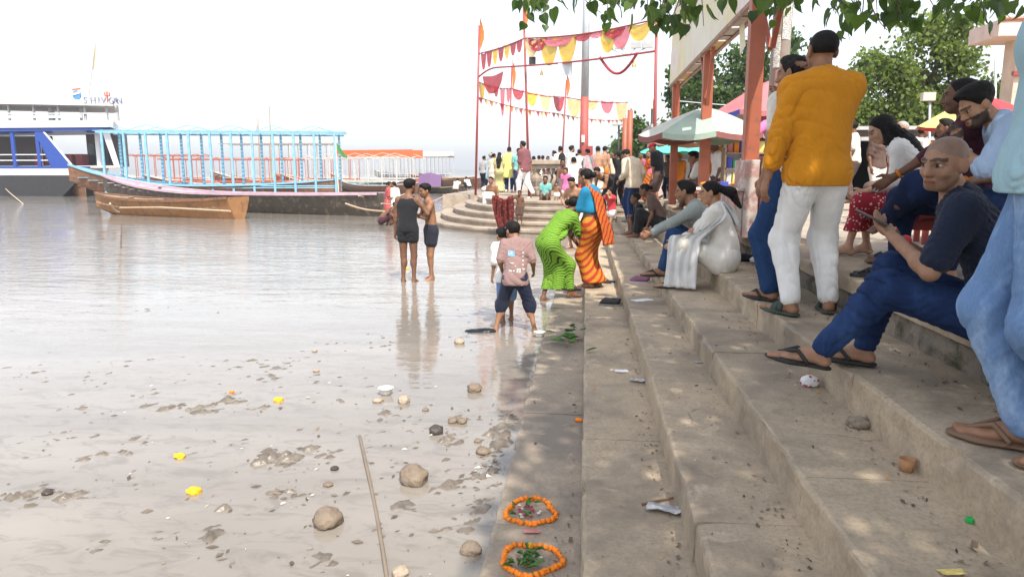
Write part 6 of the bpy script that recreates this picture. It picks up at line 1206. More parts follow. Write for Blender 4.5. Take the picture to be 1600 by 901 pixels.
person('distant person crouching on the boat beside the left flagpole', gp(733, 296, .5), 1.6, R(40), skin='dark', hair='short', pel=(0,0,.16), lean=35, slouch=20, fl=(-.07,.12,.045), fr=(.07,.12,.045), kl=(-.3,.7,1), kr=(.3,.7,1), hl=(-.05,.3,.1), hr=(.05,.3,.1), wear=[('shirt', cwo, dict(sleeve=.8)), ('trousers', cbk, {})])
stand('robed figure draped in saffron and yellow cloth under the white parasol', 1112, 318, Z6, 217, 185, fem=True, skin='brown', hair='bun', cat='figure', wear=[('skirt', csf, dict(hem=.02, flare=.05, d=.03)), ('shirt', csf, dict(sleeve=1.4, hem=.05, d=.03, name='robe')), ('turban', cloth('veil_yellow', (.66,.36,.02)), dict(veil=1)), ('drape', cloth('veil_yellow', (.66,.36,.02)), dict(rel='chest', pts=[(-.08,.04,.03,.04),(-.10,.06,-.2,.045),(-.11,.07,-.5,.05)], name='stole'))])

# hanging cloths: the white stole and the end of the orange sari
J = joints(p14); nk, sL, eL, fx_, fy_, fz_ = J[9], J[7], J[5], J[11], J[12], J[13]; stm = cloth('stole_white', (.76,.76,.75)); stm.node_tree.nodes['Principled BSDF'].inputs['Alpha'].default_value = .8
sheet(p14, 'stole', [(nk+fx_*.10-fy_*.13-fz_*.22, fx_*.10), (nk+fx_*.05-fy_*.11-fz_*.03, fx_*.09+fz_*.03), (sL+fz_*.06+fx_*.03, fy_*.10+fx_*.03), (sL-fx_*.055+fy_*.03-fz_*.06, fy_*.13), (eL*.5+sL*.5-fx_*.075+fy_*.06-fz_*.05, fy_*.14), (eL+np.array([-.09,.10,-.02]), np.array([.0,.15,.02])), (eL+np.array([-.11,.12,-.16]), np.array([.0,.15,0])), (np.array([eL[0]-.12, eL[1]+.13, .22]), np.array([0,.15,0])), (np.array([eL[0]-.13, eL[1]+.14, .03]), np.array([.01,.16,0]))], stm, fold=.018)
J = joints(p_ora); nk, sL, pl, fx_, fy_, fz_ = J[9], J[7], J[10], J[11], J[12], J[13]
sheet(p_ora, 'sari_end', [(nk+fy_*.10-fz_*.10-fx_*.02, fx_*.07), (sL+fz_*.055+fx_*.06, fx_*.05+fy_*.04), (nk-fx_*.06-fy_*.11-fz_*.10, fx_*.08), (nk-fx_*.06-fy_*.135-fz_*.30, fx_*.10), (nk-fx_*.06-fy_*.15-fz_*.52, fx_*.12), (nk-fx_*.07-fy_*.15-fz_*.74, fx_*.125)], s_or2, fold=.02)
# more of the crowd
for (px, py, z, top, yaw, lb, kw) in (
 (1003, 312, ZB, 238, 120, 'person in red shirt glimpsed left of the sari under the parasol edge', dict(skin='dark', hair='short', wear=[('shirt', cre, dict(sleeve=.8)), ('trousers', cbk, {})])),
 (905, 303, ZB, 234, 15, 'person in pale grey shirt beside the base of the lamp post', dict(skin='brown', hair='short', wear=[('shirt', cloth('cotton_mist', (.5,.5,.5)), dict(sleeve=.8)), ('trousers', cnv, {})])),
 (912, 318, .66, 250, 170, 'bare chested child facing the camera below the lamp post', dict(child=True, skin='brown', hair='short', wear=[('shorts', cre, dict(to=.7, d=.02))])),
 (957, 304, ZB, 240, -20, 'person in cream shirt far behind the one bent double', dict(skin='brown', hair='short', wear=[('shirt', ccr, dict(sleeve=.8)), ('trousers', cbr, {})])),
 (1043, 311, Z6, 243, 150, 'person in striped brown shirt in the shade behind the red cap', dict(skin='dark', hair='short', wear=[('shirt', cbr, dict(sleeve=.8)), ('trousers', cnv, {})])),
 (786, 298, ZB, 244, 30, 'person in white cap half hidden between olive sari and yellow kurta', dict(skin='brown', hair='short', wear=[('shirt', cw, dict(sleeve=1.4, hem=.15)), ('trousers', cwo, {}), ('turban', cw)])),
 (848, 298, ZB, 243, 10, 'person in blush scarf right of the dotted dress', dict(fem=True, skin='brown', hair='bun', wear=[('shirt', p_flo, dict(sleeve=1, hem=.15)), ('skirt', cma, dict(hem=.05))])),
 (925, 322, .48, 262, 160, 'child in yellow shirt behind the orange sari shoulder', dict(child=True, skin='dark', hair='short', wear=[('shirt', cyl, dict(sleeve=.6)), ('shorts', cnv, dict(to=.9))])),
 (1395, 322, Z6, 196, 100, 'distant person in white kurta walking behind the long haired sitter', dict(skin='dark', hair='short', wear=[('shirt', cw, dict(sleeve=1.4, hem=.2)), ('trousers', cw, {})])),
 (1330, 318, Z6, 190, 60, 'distant person in white shirt just right of the ochre sweatshirt', dict(skin='dark', hair='short', wear=[('shirt', cwo, dict(sleeve=.8)), ('trousers', cbr, {})])),
 (1455, 320, Z6, 205, -30, 'distant person in saffron shirt near the floodlight pole', dict(skin='dark', hair='short', wear=[('shirt', csf, dict(sleeve=.8)), ('trousers', cbr, {})]))):
    stand(lb, px, py, z, top, yaw, **kw)

for (px, py, z, top, yaw, lb, kw) in (
 (868, 300, ZB, 236, 60, 'person in sky blue shirt at the right end of the balustrade', dict(skin='brown', hair='short', wear=[('shirt', clt, dict(sleeve=.8)), ('trousers', cnv, {})])),
 (899, 300, ZB, 240, -100, 'person in wine red top behind the white shirts', dict(fem=True, skin='brown', hair='tail', wear=[('shirt', cma, dict(sleeve=1)), ('skirt', cbk, dict(hem=.05))])),
 (950, 300, ZB, 238, 170, 'person in white vest facing the camera left of the gate posts', dict(skin='brown', hair='short', wear=[('vest', cw, {}), ('trousers', cgy, {})])),
 (975, 303, ZB, 243, 20, 'person in light green kurta near the slim gate post', dict(skin='dark', hair='short', wear=[('shirt', cloth('kurta_mint', (.4,.52,.38)), dict(sleeve=1.3, hem=.2)), ('trousers', cw, {})])),
 (1035, 306, ZB, 241, -60, 'person in orange scarf beyond the nearest parasol edge', dict(fem=True, skin='brown', hair='bun', wear=[('shirt', cwo, dict(sleeve=1)), ('skirt', cma, dict(hem=.05)), ('turban', csf, dict(veil=1))])),
 (755, 298, ZB, 244, -30, 'person in grey shirt at the far left of the bastion beside the flagpole', dict(skin='brown', hair='short', wear=[('shirt', cloth('cotton_grey', (.33,.32,.32)), dict(sleeve=.8)), ('trousers', cnv, {})])),
 (1085, 312, Z6, 236, 120, 'person in rose shirt in the shade right of the second post', dict(skin='dark', hair='short', wear=[('shirt', cloth('cotton_dusty_rose', (.5,.3,.28)), dict(sleeve=.8)), ('trousers', cbr, {})])),
 (1365, 330, Z6, 196, 200, 'person in dark shirt standing beyond the red print skirt', dict(skin='dark', hair='short', wear=[('shirt', cbr, dict(sleeve=.8)), ('trousers', cwo, {})])),
 (1425, 326, Z6, 198, -80, 'person in white shirt and pink scarf beyond the long hair', dict(skin='dark', hair='short', wear=[('shirt', cw, dict(sleeve=.8)), ('trousers', cbr, {})])),
 (1310, 325, Z6, 205, 30, 'person in brown kurta just behind the ochre sweatshirt', dict(skin='dark', hair='short', wear=[('shirt', cbe, dict(sleeve=1.4, hem=.2)), ('trousers', cw, {})]))):
    stand(lb, px, py, z, top, yaw, **kw)
seat('child in green shirt sitting on the top step of the bastion', -1.2, 21.2, .655, 1.3, 175, .18, child=True, skin='dark', hair='short', fl=(-.07,.22,.045), fr=(.07,.22,.045), wear=[('shirt', cte, dict(sleeve=.6)), ('shorts', cbr, dict(to=.9))])
seat('person in white cloth sitting on the curved steps left of the thin child', -3.0, 22.9, .48, 1.6, 160, .18, skin='brown', hair='short', lean=14, fl=(-.07,.22,.045), fr=(.07,.22,.045), wear=[('skirt', cw, dict(hem=.1, name='waist_cloth'))])
# ================================================================= small things
from mathutils.bvhtree import BVHTree
REDP = worn('bench_red', (.30,.035,.03), (.16,.06,.045), .40, .6)
def bench(label, c, L, W, h, rz, m):
    e = empty('bench', (c[0], c[1], c[2]), rz, label, 'bench')
    for k in range(4): y = -W/2+(k+.5)*W/4; MB().box((-L/2, y-W/8+.006, h-.035), (L/2, y+W/8-.006, h)).build('seat_slat', m, e, bevel=.005)
    for sx in (-1, 1):
        for sy in (-1, 1): MB().box((sx*(L/2-.09)-.025, sy*(W/2-.05)-.025, 0), (sx*(L/2-.09)+.025, sy*(W/2-.05)+.025, h-.036)).build('leg', m, e)
        MB().bar((sx*(L/2-.09), -W/2+.05, h-.10), (sx*(L/2-.09), W/2-.05, h-.10), .03, .07).build('apron', m, e)
        MB().bar((sx*(L/2-.09), -W/2+.05, h-.14), (sx*(L/2-.3), -W/2+.05, h-.36), .025).build('brace', m, e)
    for sy in (-1, 1): MB().bar((-L/2+.06, sy*(W/2-.03), h-.075), (L/2-.06, sy*(W/2-.03), h-.075), .03, .07).build('rail', m, e)
    return e
bench('red painted wooden bench under the sitters behind the shaven head', (2.80, 5.10, Z6), 1.5, .46, .42, R(66), REDP); bench('low red bench under the long haired person', (2.78, 6.25, Z6), .9, .42, .38, R(66), REDP); bench('far wooden bench with sitters behind the red bench', (4.8, 10.35, Z6), 2.4, .45, .44, R(20), WOODP); bench('low bench under the person in the cream shirt', (3.8, 7.35, Z6), 1.1, .45, .44, R(-12), REDP)
bench('plank bench under the child in the white tee', (2.25, 13.7, Z6), 1.2, .4, .34, R(80), STEEL_O); bench('stool bench behind the stall', (2.8, 15.6, Z6), .9, .4, .46, R(90), WOODP)
# brick pile by the pedestal, each block on its own
BRK = [worn('block_grey', (.30,.25,.2), (.2,.14,.11), .42, .9), worn('block_brick', (.27,.12,.08), (.3,.22,.17), .42, .9)]
bm_ = [MB().box((-.14,-.09,0), (.14,.09,.088)).mesh('block', bevel=.008)]; bx0 = gp(1207, 366, Z6)
for k in range(5):
    o = bpy.data.objects.new('brick', bm_[0].copy()); o.data.materials.clear(); o.data.materials.append(BRK[k % 2]); link(o); o.location = (bx0[0]+.03*math.sin(k*2.1), bx0[1]+.1+.02*math.cos(k*3.), Z6+.001+k*.0905); o.rotation_euler = (0, 0, R((6,-9,4,-5,10)[k])); tag(o, ('lowest block of the pile beside the pedestal', 'second lowest block of the pile beside the pedestal', 'middle block of the pile beside the pedestal', 'second highest block of the pile beside the pedestal', 'top block of the pile beside the pedestal')[k], 'brick', 'blocks piled beside the pedestal')
# soft lumps: bundles, crumpled things
def lump(name, label, cat, P, prims, m, vox=.012, w=(.012, 40), cutz=True, rz=0, group=None, parent=None):
    fl = Field([Prim('x', p[0], None, p[1], None, None, k=.03) if len(p) == 2 else Prim('x', p[0], p[1], p[2], p[3], None, k=.02) for p in prims], vox, .04); fl.wrinkle(w[0], w[1], int(abs(P[0]*97+P[1]*31)) % 50, .5)
    if cutz: fl.cut((0,0,-1.), 0)
    r_ = fl.mesh(); o = meshobj(name, npmesh(name, r_[0], r_[1], smooth=True), m, parent, P); o.rotation_euler = (0,0,rz)
    return tag(o, label, cat, group) if label else o
g_ = gp(1146, 362, Z6); lump('cloth_bundle', 'crumpled bundle of white cloth at the foot of the pedestal', 'bundle', (g_[0], g_[1]-.05, Z6), [((0,0,.09),(.17,.13,.12)),((.1,.03,.16),(.1,.1,.1)),((-.09,0,.07),(.1,.1,.09))], cw, .014, (.022, 30))
lump('bag', 'small black bag beside the white bundle', 'bag', (g_[0]+.2, g_[1]+.06, Z6), [((0,0,.07),(.1,.08,.1))], cbk)
g_ = gp(1147, 408, Z5); lump('shoe_bundle', 'dark shoe and pale rag lying in the gutter behind the white stole', 'shoe', (g_[0]+.1, g_[1], Z5), [((0,0,.04),(.08,.05,.045)),((.1,-.02,.035),(.06,.05,.04))], cbk)
lump('rag', 'white rag in the gutter beside the dark shoe', 'rag', (g_[0]+.22, g_[1]-.12, Z5), [((0,0,.03),(.08,.05,.04))], cw, .01, (.015, 60))
g_ = gp(1262, 603, Z4); lump('wrapper', 'crumpled white and red plastic packet below the sandals', 'wrapper', g_, [((0,0,.025),(.04,.03,.035)),((.03,.01,.02),(.03,.03,.025))], spots('wrapper_print', (.72,.7,.7), (.45,.1,.15), 40, .3), .005, (.012, 110))
g_ = gp(1346, 668, Z4); lump('rag', 'small grey brown crumpled rag in the step corner', 'rag', g_, [((0,0,.02),(.045,.03,.03)),((-.03,.02,.02),(.03,.03,.025))], plain('rag_brown', (.24,.2,.15)), .006, (.012, 90))
g_ = gp(826, 333, .31); lump('plastic_bag', 'white plastic bag on the curved steps beside the thin child', 'bag', (g_[0], g_[1]+.2, .31), [((0,0,.2),(.2,.14,.24)),((0,0,.42),(.08,.08,.12))], cw, .02, (.02, 24))
for (px, py, lb, m_) in ((763, 299, 'pale cloth heap at the foot of the left flagpole', cw), (778, 299, 'small bag heap behind the olive sari', cbe)):
    g_ = gp(px, py, ZB); lump('cloth_heap', lb, 'bundle', (g_[0], g_[1], ZB), [((0,0,.1),(.3,.2,.14)),((.2,0,.08),(.2,.15,.12))], m_, .03, (.03, 20))
g_ = gp(749, 518, 0); lump('wet_cloth', 'black wet cloth floating beside the child in the mauve tee', 'cloth', (g_[0], g_[1], -.01), [((0,0,.01),(.16,.06,.03)),((.08,.02,.015),(.1,.05,.03))], plain('wet_black', (.014,.016,.02), .25), .012, (.02, 50))
# cloths and phone held in hands
W = joints(p_dho); q = (wpt(p_dho, W[0])+wpt(p_dho, W[1]))/2; lump('rag', 'maroon rag in the hands of the person in the white waist cloth', 'rag', (q[0], q[1]-.03, q[2]-.18), [((0,0,.1),(.05,.05,.12)),((0,0,.2),(.06,.04,.04))], cloth('rag_maroon', (.10,.012,.03)), .015, (.012, 40), False)
W = joints(p_kid); q = wpt(p_kid, W[1]); P = []
for i in range(11):
    s = i/10; P.append([(q[0]+.04-(.50+.16*s-.22*s*s)*j/12+.03*math.sin(j*2+s*4), q[1]-.05+.08*math.sin(j*1.9+s*1.5), q[2]+.09+.05*math.cos(j*.55)-(.82+.16*math.sin(j*.8+1))*s) for j in range(13)])
o = MB().grid(P).build('wet_cloth', p_mar, smooth=True); tag(o, 'maroon printed cloth hanging from the thin child hand on the curved steps', 'cloth')
so = o.modifiers.new('thickness', 'SOLIDIFY'); so.thickness = .012
W = joints(p3); q = wpt(p3, W[0]); ph_ = empty('phone', q, 0, 'dark smartphone held in the hand of the shaven headed person', 'phone')
Mx = Matrix.Rotation(R(66), 3, 'Z')@Matrix.Rotation(R(25), 3, 'X'); MB().box((-.037,-.075,-.004), (.037,.075,.004), Mx).build('body', plain('phone_black', (.01,.01,.012), .25), ph_, bevel=.002); ph_.location = [float(v) for v in q+np.array(Mx@Vector((.0,.115,.035)))]
MB().box((-.034,-.07,.0042), (.034,.07,.0046), Mx).build('screen', plain('phone_glass', (.012,.014,.02), .06, .05, spec=.7), ph_)
# printed patches on the back of the mauve tee, laid on the cloth
sh_ = [c for c in p_boy.children if c.name.startswith('shirt')][0]; bv = BVHTree.FromPolygons([v.co for v in sh_.data.vertices], [p.vertices[:] for p in sh_.data.polygons])
Hh = max(v.co.z for v in sh_.data.vertices); 
def patch(x0, x1, z0, z1, m_, name='print'):
    P = []
    for i in range(6):
        r_ = []
        for j in range(6):
            x, z = x0+(x1-x0)*i/5, z0+(z1-z0)*j/5; h = bv.ray_cast(Vector((x, -1, z)), Vector((0, 1, 0)), 2); r_.append((h[0].x, h[0].y-.004, h[0].z) if h[0] else (x, -.12, z))
        P.append(r_)
    MB().grid(P).build(name, m_, sh_)
pb = plain('print_blue', (.16,.33,.5)); pw_ = plain('print_white', (.6,.56,.52)); pbk = plain('print_black', (.03,.03,.03))
patch(-.075, -.005, Hh-.20, Hh-.14, pb); patch(-.07, -.03, Hh-.18, Hh-.155, pw_)
for k in range(5): patch(.075, .088, Hh-.17-.04*k, Hh-.155-.04*k, pw_)
patch(.02, .06, Hh-.36, Hh-.32, pw_); patch(.03, .05, Hh-.352, Hh-.328, pbk); patch(-.06, -.03, Hh-.35, Hh-.335, pw_); patch(-.02, .0, Hh-.35, Hh-.335, pw_); patch(-.05, -.01, Hh-.27, Hh-.262, pw_); patch(-.0, .015, Hh-.30, Hh-.292, pw_); patch(.085, .105, Hh-.335, Hh-.322, pw_)
# shoes left on the steps
def sole_pair(label, px, py, z, rz, m, m2=None, kind='sandal', L=.25, gap=.11, cat='sandals'):
    P = gp(px, py, z); e = empty('%s_pair' % kind, P, R(rz), label, cat, 'footwear left on the steps')
    for s in (-1, 1):
        x = s*gap/2; pts = [(x-.03,-L/2,.0),(x+.03,-L/2,0)]
        V = []; n = 18
        for z_ in (0, .022):
            for k in range(n):
                a = 2*math.pi*k/n; y = math.sin(a)*L/2; w_ = (.042+.010*math.sin(a))*abs(math.cos(a))**.55*np.sign(math.cos(a)); V.append((x+w_, y, z_))
        MB().add(V, [tuple(range(n-1,-1,-1)), tuple(range(n, 2*n))]+[(k, (k+1)%n, n+(k+1)%n, n+k) for k in range(n)]).build('sole', m, e)
        if kind == 'sandal': MB().tube([(x-.042,-.01,.015),(x-.02,.03,.05),(x,.075,.024)], .007, 6).tube([(x+.042,-.01,.015),(x+.02,.03,.05),(x,.075,.024)], .007, 6).build('strap', m2 or m, e)
        else:
            fl = Field([Prim('x', (x,-L*.30,.045), (x,L*.22,.038), .036, .036, k=.02), Prim('x', (x,L*.2,.032), (x,L*.36,.028), .036, .028, k=.02)], .008, .02); fl.apply(Prim('x', (x,-L*.28,.085), (x,L*.06,.085), .028, .02, k=.012, neg=True)); fl.cut((0,0,-1.), -.02); r_ = fl.mesh(); meshobj('upper', npmesh('upper', r_[0], r_[1], smooth=True), m2 or m, e)
    return e
sole_pair('pair of grey and black sport sandals on the second step', 954, 476, Z2, 80, plain('sole_grey', (.22,.21,.21)), crb, 'shoe'); sole_pair('pair of dark slippers behind the orange sari hem', 945, 441, Z2, 60, crb, crt); sole_pair('pair of mauve canvas shoes on the third step', 1000, 441, Z3, 75, plain('sole_pale', (.5,.45,.45)), cloth('canvas_mauve', (.24,.11,.17)), 'shoe', cat='shoes'); sole_pair('pair of black flip flops on the plaza edge beyond the knee', 1362, 432, Z6, 60, crb, crb); sole_pair('pair of black sandals at the foot of the brick pile', 1196, 375, Z6, 100, crb, crb); sole_pair('pair of brown sandals under the red bench', 1382, 405, Z6, 70, crt, crb); sole_pair('pair of brown slippers near the green sari on the lowest step', 893, 452, Z1+.01, 40, crt, crt); sole_pair('pair of black flip flops left of the white stole on the fourth step', 1037, 428, Z4, 80, crb, plain('strap_red', (.35,.04,.06)))
# ---- marigold garlands laid as rings on the lowest step
def marigold(seed, r_=1.0):
    bm = bmesh.new(); bmesh.ops.create_icosphere(bm, subdivisions=2, radius=1)
    for v in bm.verts: n_ = mnoise.noise(v.co*3.2+Vector((seed*3.7, 0, 0))); v.co = v.co*(1+.34*n_+.10*math.sin(v.co.z*14+seed)); v.co.z *= .82
    me = bpy.data.meshes.new('marigold'); bm.to_mesh(me); bm.free(); return me
def petal_mat(name, c):
    m, t, b = nodes_of(name); v = coordnode(t); n_ = noise(t, v, 2.2, 5, .8); t.links.new(ramp(t, n_, [(.25, shade(c,.6)), (.5, c), (.8, shade(c,1.4))]), b.inputs['Base Color']); b.inputs['Roughness'].default_value = .7; return m
MO = petal_mat('marigold_orange', (.88,.225,.006)); MY = petal_mat('marigold_yellow', (.75,.42,.01))
MGO = [marigold(k) for k in range(4)]; [me.materials.append(MO) for me in MGO]; MGY = [marigold(k+9) for k in range(2)]; [me.materials.append(MY) for me in MGY]
PETR = plain('petal_red', (.45,.02,.06)); PETW = plain('petal_white', (.75,.68,.6)); GRN = plain('leaf_green_fresh', (.07,.17,.035), .5, .3)
def blade(px, py, z, L, wd, rz, m, parent, o, tilt=.1, name='leaf'):
    P = gp(px, py, z)-o; V = [(0,0,0),(wd*.5,L*.35,.012),(wd*.4,L*.7,.016),(0,L,.004),(-wd*.4,L*.7,.016),(-wd*.5,L*.35,.012),(0,L*.35,.0),(0,L*.7,.004)]
    ob_ = MB().add(V, [(0,1,6),(1,2,7,6),(2,3,7),(0,6,5),(5,6,7,4),(4,7,3)]).build(name, m, parent, P+np.array([0,0,.012+random.random()*.012])); ob_.rotation_euler = (tilt, random.uniform(-.3,.3), R(rz)); return ob_
for gi, (cx, cy, ax_, ay_, n_, lb) in enumerate(((829, 801, 37, 20, 32, 'orange marigold ring with red petals inside, the farther of two'), (830, 877, 46, 24, 36, 'orange marigold ring with green leaves inside, the nearer of two'))):
    o0 = gp(cx, cy, Z1); e = empty('marigold_garland', o0, 0, lb, 'garland', 'marigold rings on the lowest step')
    for k in range(n_):
        a = 2*math.pi*k/n_; wv_ = 1+.07*math.sin(3*a+gi*2)+.05*math.sin(5*a); P = gp(cx+ax_*math.cos(a)*wv_, cy+ay_*math.sin(a)*wv_, Z1)-o0
        ob_ = bpy.data.objects.new('marigold', random.choice(MGO) if not (gi == 1 and k in (27,)) else MGY[0]); link(ob_, e); s = random.uniform(.0118,.0142); ob_.scale = (s,s,s); ob_.location = (P[0]+random.uniform(-.004,.004), P[1]+random.uniform(-.004,.004), s*.75); ob_.rotation_euler = (random.random()*6, random.random()*6, random.random()*6)
    ring = [gp(cx+ax_*math.cos(a)*(1+.07*math.sin(3*a+gi*2)+.05*math.sin(5*a)), cy+ay_*math.sin(a)*(1+.07*math.sin(3*a+gi*2)+.05*math.sin(5*a)), Z1)-o0+np.array([0,0,.012]) for a in np.linspace(0, 2*math.pi, 40)]; MB().tube(ring, .0025, 4).build('thread', GRN, e)
    for k in range(16 if gi == 0 else 8):
        px, py = cx+random.uniform(-.5,.45)*ax_, cy+random.uniform(-.55,.5)*ay_; P = gp(px, py, Z1)-o0; ob_ = bpy.data.objects.new('petal', MGO[k % 4].copy()); ob_.data.materials.clear(); ob_.data.materials.append(PETR if k % 3 else PETW); link(ob_, e); s = random.uniform(.006,.011); ob_.scale = (s, s, s*.5); ob_.location = (P[0], P[1], .007+s*.3)
    for k in range(9 if gi == 0 else 24): blade(cx+random.uniform(-.62,.3)*ax_, cy+random.uniform(-.5,.7)*ay_, Z1, random.uniform(.03,.065), random.uniform(.012,.03), random.uniform(0,360), GRN, e, o0)
# leaf heap and single leaf
o0 = gp(886, 533, Z1); e = empty('leaf_heap', o0, 0, 'heap of broad fresh green leaves on the lowest step', 'leaves')
for k in range(16): blade(random.uniform(868, 905), random.uniform(522, 541), Z1, random.uniform(.07,.12), random.uniform(.08,.13), random.uniform(0,360), GRN, e, o0, random.uniform(.0,.35)).location.z += .006*k
o0 = gp(922, 549, Z2); e = empty('fallen_leaf', o0, 0, 'single curled green leaf on the second step', 'leaf'); blade(914, 551, Z2, .11, .06, -80, GRN, e, o0, .2)
# ---- stones, flowers, bowls and rope in the shallows
STN = plain('mud_stone', (.20,.155,.115), .75, .35, 7, .8, 25, bdist=.02); STD = plain('dark_stone', (.06,.05,.045), .5, .35, 7, .8, 25, bdist=.02); STL = plain('pale_stone', (.36,.29,.22), .8, .3, 7, .6, 25, bdist=.02)
def rock(px, py, rp, label, m, flat=.8, cat='stone', group='stones in the shallows', seed=None):
    P = gp(px, py, 0); r_ = rp*np.linalg.norm(P-CAM)/FPX; bm = bmesh.new(); bmesh.ops.create_icosphere(bm, subdivisions=4, radius=r_)
    sd = px*.13+py*.07
    for v in bm.verts:
        c = v.co/r_; k = 1+.20*mnoise.noise(c*1.3+Vector((sd,0,0)))+.10*mnoise.noise(c*3.1+Vector((0,sd,0)))+.05*mnoise.noise(c*8+Vector((0,0,sd))); v.co *= k; v.co.z *= flat
    me = bpy.data.meshes.new('stone'); bm.to_mesh(me); bm.free(); me.polygons.foreach_set('use_smooth', [True]*len(me.polygons)); o = meshobj('stone', me, m, None, (P[0], P[1], r_*flat*.45)); tag(o, label, cat, group)
for a in ((647, 752, 21, 'largest brown stone in the shallows, right of the rope', STN, .85), (512, 818, 21, 'round stone left of the rope standing in its reflection', STN, .8), (741, 611, 11, 'round stone below the legs of the child in the mauve tee', STN, .8), (682, 676, 11, 'small black hollow stone above the largest brown stone', STD, .75), (736, 861, 16, 'low brown stone near the marigold rings', STN, .6), (631, 628, 9, 'pale shell like stone beside the white bowl', STL, .8), (590, 627, 8, 'small flat stone left of the white bowl', STL, .5), (718, 536, 8, 'small pale stone behind the round stone', STL, .7), (755, 707, 12, 'broken brown pot shard near the step edge', STN, .5), (625, 897, 12, 'pale stone at the bottom edge beside the rope', STL, .7), (708, 659, 8, 'left of two small stones above the pot shard', STN, .7), (722, 660, 8, 'right of two small stones above the pot shard', STN, .7), (513, 758, 7, 'small brown lump above the round stone', STN, .5), (523, 733, 6, 'tiny dark stone left of the rope', STD, .6), (747, 690, 6, 'small stone touching the mud above the pot shard', STN, .6), (665, 641, 5, 'tiny stone left of the two small stones', STN, .6), (492, 549, 4, 'lone tiny stone in the clear shallows', STL, .6), (494, 580, 5, 'second tiny stone in the clear shallows', STL, .5), (75, 771, 7, 'dark lump in the mud at the far left', STD, .6)): rock(*a)
for k, (px, py, m_, lb) in enumerate(((435, 626, MGY[0], 'yellow marigold floating highest in the shallows'), (281, 714, MGY[1], 'yellow marigold floating left of the dark mud streak'), (303, 769, MGY[0], 'yellow marigold floating lowest in the shallows'), (362, 613, MGO[0], 'small orange marigold floating left of the yellow one'), (636, 420, MGY[1], 'yellow flower floating behind the bathers'), (905, 657, MGO[1], 'orange marigold head lying at the foot of the second step'))):
    P = gp(px, py, 0 if k != 5 else Z1); o = bpy.data.objects.new('marigold', m_); link(o); s = (.030,.030,.032,.018,.03,.02)[k]; o.scale = (s*1.2,s,s*.8); o.location = (P[0], P[1], P[2]+s*.3); tag(o, lb, 'flower', 'loose marigolds')
def bowl(px, py, r_, label, m):
    P = gp(px, py, 0); o = MB().lathe([(r_*.45,0),(r_*.8,.02),(r_,.055),(r_*1.08,.058),(r_*.94,.05),(r_*.7,.02),(0,.014)], 20).build('bowl', m, None, (P[0], P[1], -.004), smooth=True); tag(o, label, 'bowl', 'bowls in the water')
bowl(603, 616, .055, 'white paper bowl floating among the stones', plain('bowl_white', (.75,.74,.72))); bowl(843, 526, .055, 'white rimmed bowl at the edge of the lowest step', plain('bowl_white', (.75,.74,.72)))
pts = [gp(562+43*s+3*math.sin(s*3), 681+225*s, .006+.006*math.sin(s*9)) for s in np.linspace(0, 1, 60)]
V = []; rp = MB(); rp.tube(pts, .0085, 8)
for st_ in range(3): rp.tube([p+np.array([.006*math.cos(i*1.1+st_*2.09), 0, .006*math.sin(i*1.1+st_*2.09)]) for i, p in enumerate(lerp(pts[int(j)], pts[min(59, int(j)+1)], j-int(j)) for j in np.linspace(0, 59, 236))], .0045, 5)
tag(rp.build('rope', plain('rope_muddy', (.21,.17,.13), .8), smooth=True), 'thick muddy rope running from the shallows to the bottom edge', 'rope')
# ---- litter on the steps
def flat_item(name, label, px, py, z, w, l, rz, m, cat, lift=.004, curl=.01):
    P = gp(px, py, z); G = [[((i/6-.5)*w+.1*w*mnoise.noise((j*.9, i*.3, px)), (j/6-.5)*l, lift+curl*(.5+.5*mnoise.noise((i*.7, j*.7, px*.1)))) for j in range(7)] for i in range(7)]; o = MB().grid(G).build(name, m, None, P); o.rotation_euler = (0,0,R(rz)); so = o.modifiers.new('thickness', 'SOLIDIFY'); so.thickness = .0012; tag(o, label, cat); return o
PAP = plain('paper_litter', (.72,.71,.72)); FOIL = plain('foil_grey', (.45,.45,.45), .35, .3, metal=.4)
flat_item('paper_scrap', 'white paper scrap on the second step', 971, 581, Z2, .10, .065, 5, PAP, 'paper'); flat_item('foil', 'crumpled foil lying right of the white paper scrap', 996, 597, Z2, .11, .05, -10, FOIL, 'foil', curl=.03); flat_item('leaf_plate', 'torn grey plate at the foot of the third step', 1038, 798, Z2, .15, .07, -12, FOIL, 'plate', curl=.03); flat_item('wrapper', 'small pink wrapper between the two marigold rings', 831, 832, Z1, .075, .03, 5, plain('wrapper_pink', (.55,.22,.2)), 'wrapper'); flat_item('wrapper', 'yellow wrapper stuck on the step face at the bottom', 1338, 878, Z3+.09, .035, .03, 60, PYE, 'wrapper'); flat_item('packet', 'blue and yellow packet cut off by the bottom edge', 1487, 897, Z4, .07, .03, 8, PYE, 'packet'); flat_item('wrapper', 'dark plastic scrap at the foot of the fourth step', 1093, 567, Z3, .06, .03, 10, FOIL, 'wrapper')
flat_item('paper_scrap', 'large pale paper sheet lying beside the mauve shoes', 1003, 470, Z3, .22, .12, 30, PAP, 'paper')
def cap_(px, py, z, label):
    P = gp(px, py, z); tag(MB().lathe([(.013,0),(.014,.002),(.014,.012),(.011,.014),(.0,.011)], 14).build('bottle_cap', plain('cap_green', (.02,.42,.08), .4), None, P+np.array([0,0,.001])), label, 'bottle cap', 'green bottle caps')
cap_(1273, 604, Z4, 'green bottle cap beside the crumpled packet'); cap_(1515, 815, Z4, 'green bottle cap lying alone near the right edge')
P = gp(1416, 735, Z4); tag(MB().lathe([(.016,0),(.024,.002),(.030,.05),(.026,.05),(.02,.01),(0,.008)], 16).build('clay_cup', plain('clay', (.40,.21,.10)), None, P, smooth=True), 'small clay cup in the corner of the fifth step', 'cup')
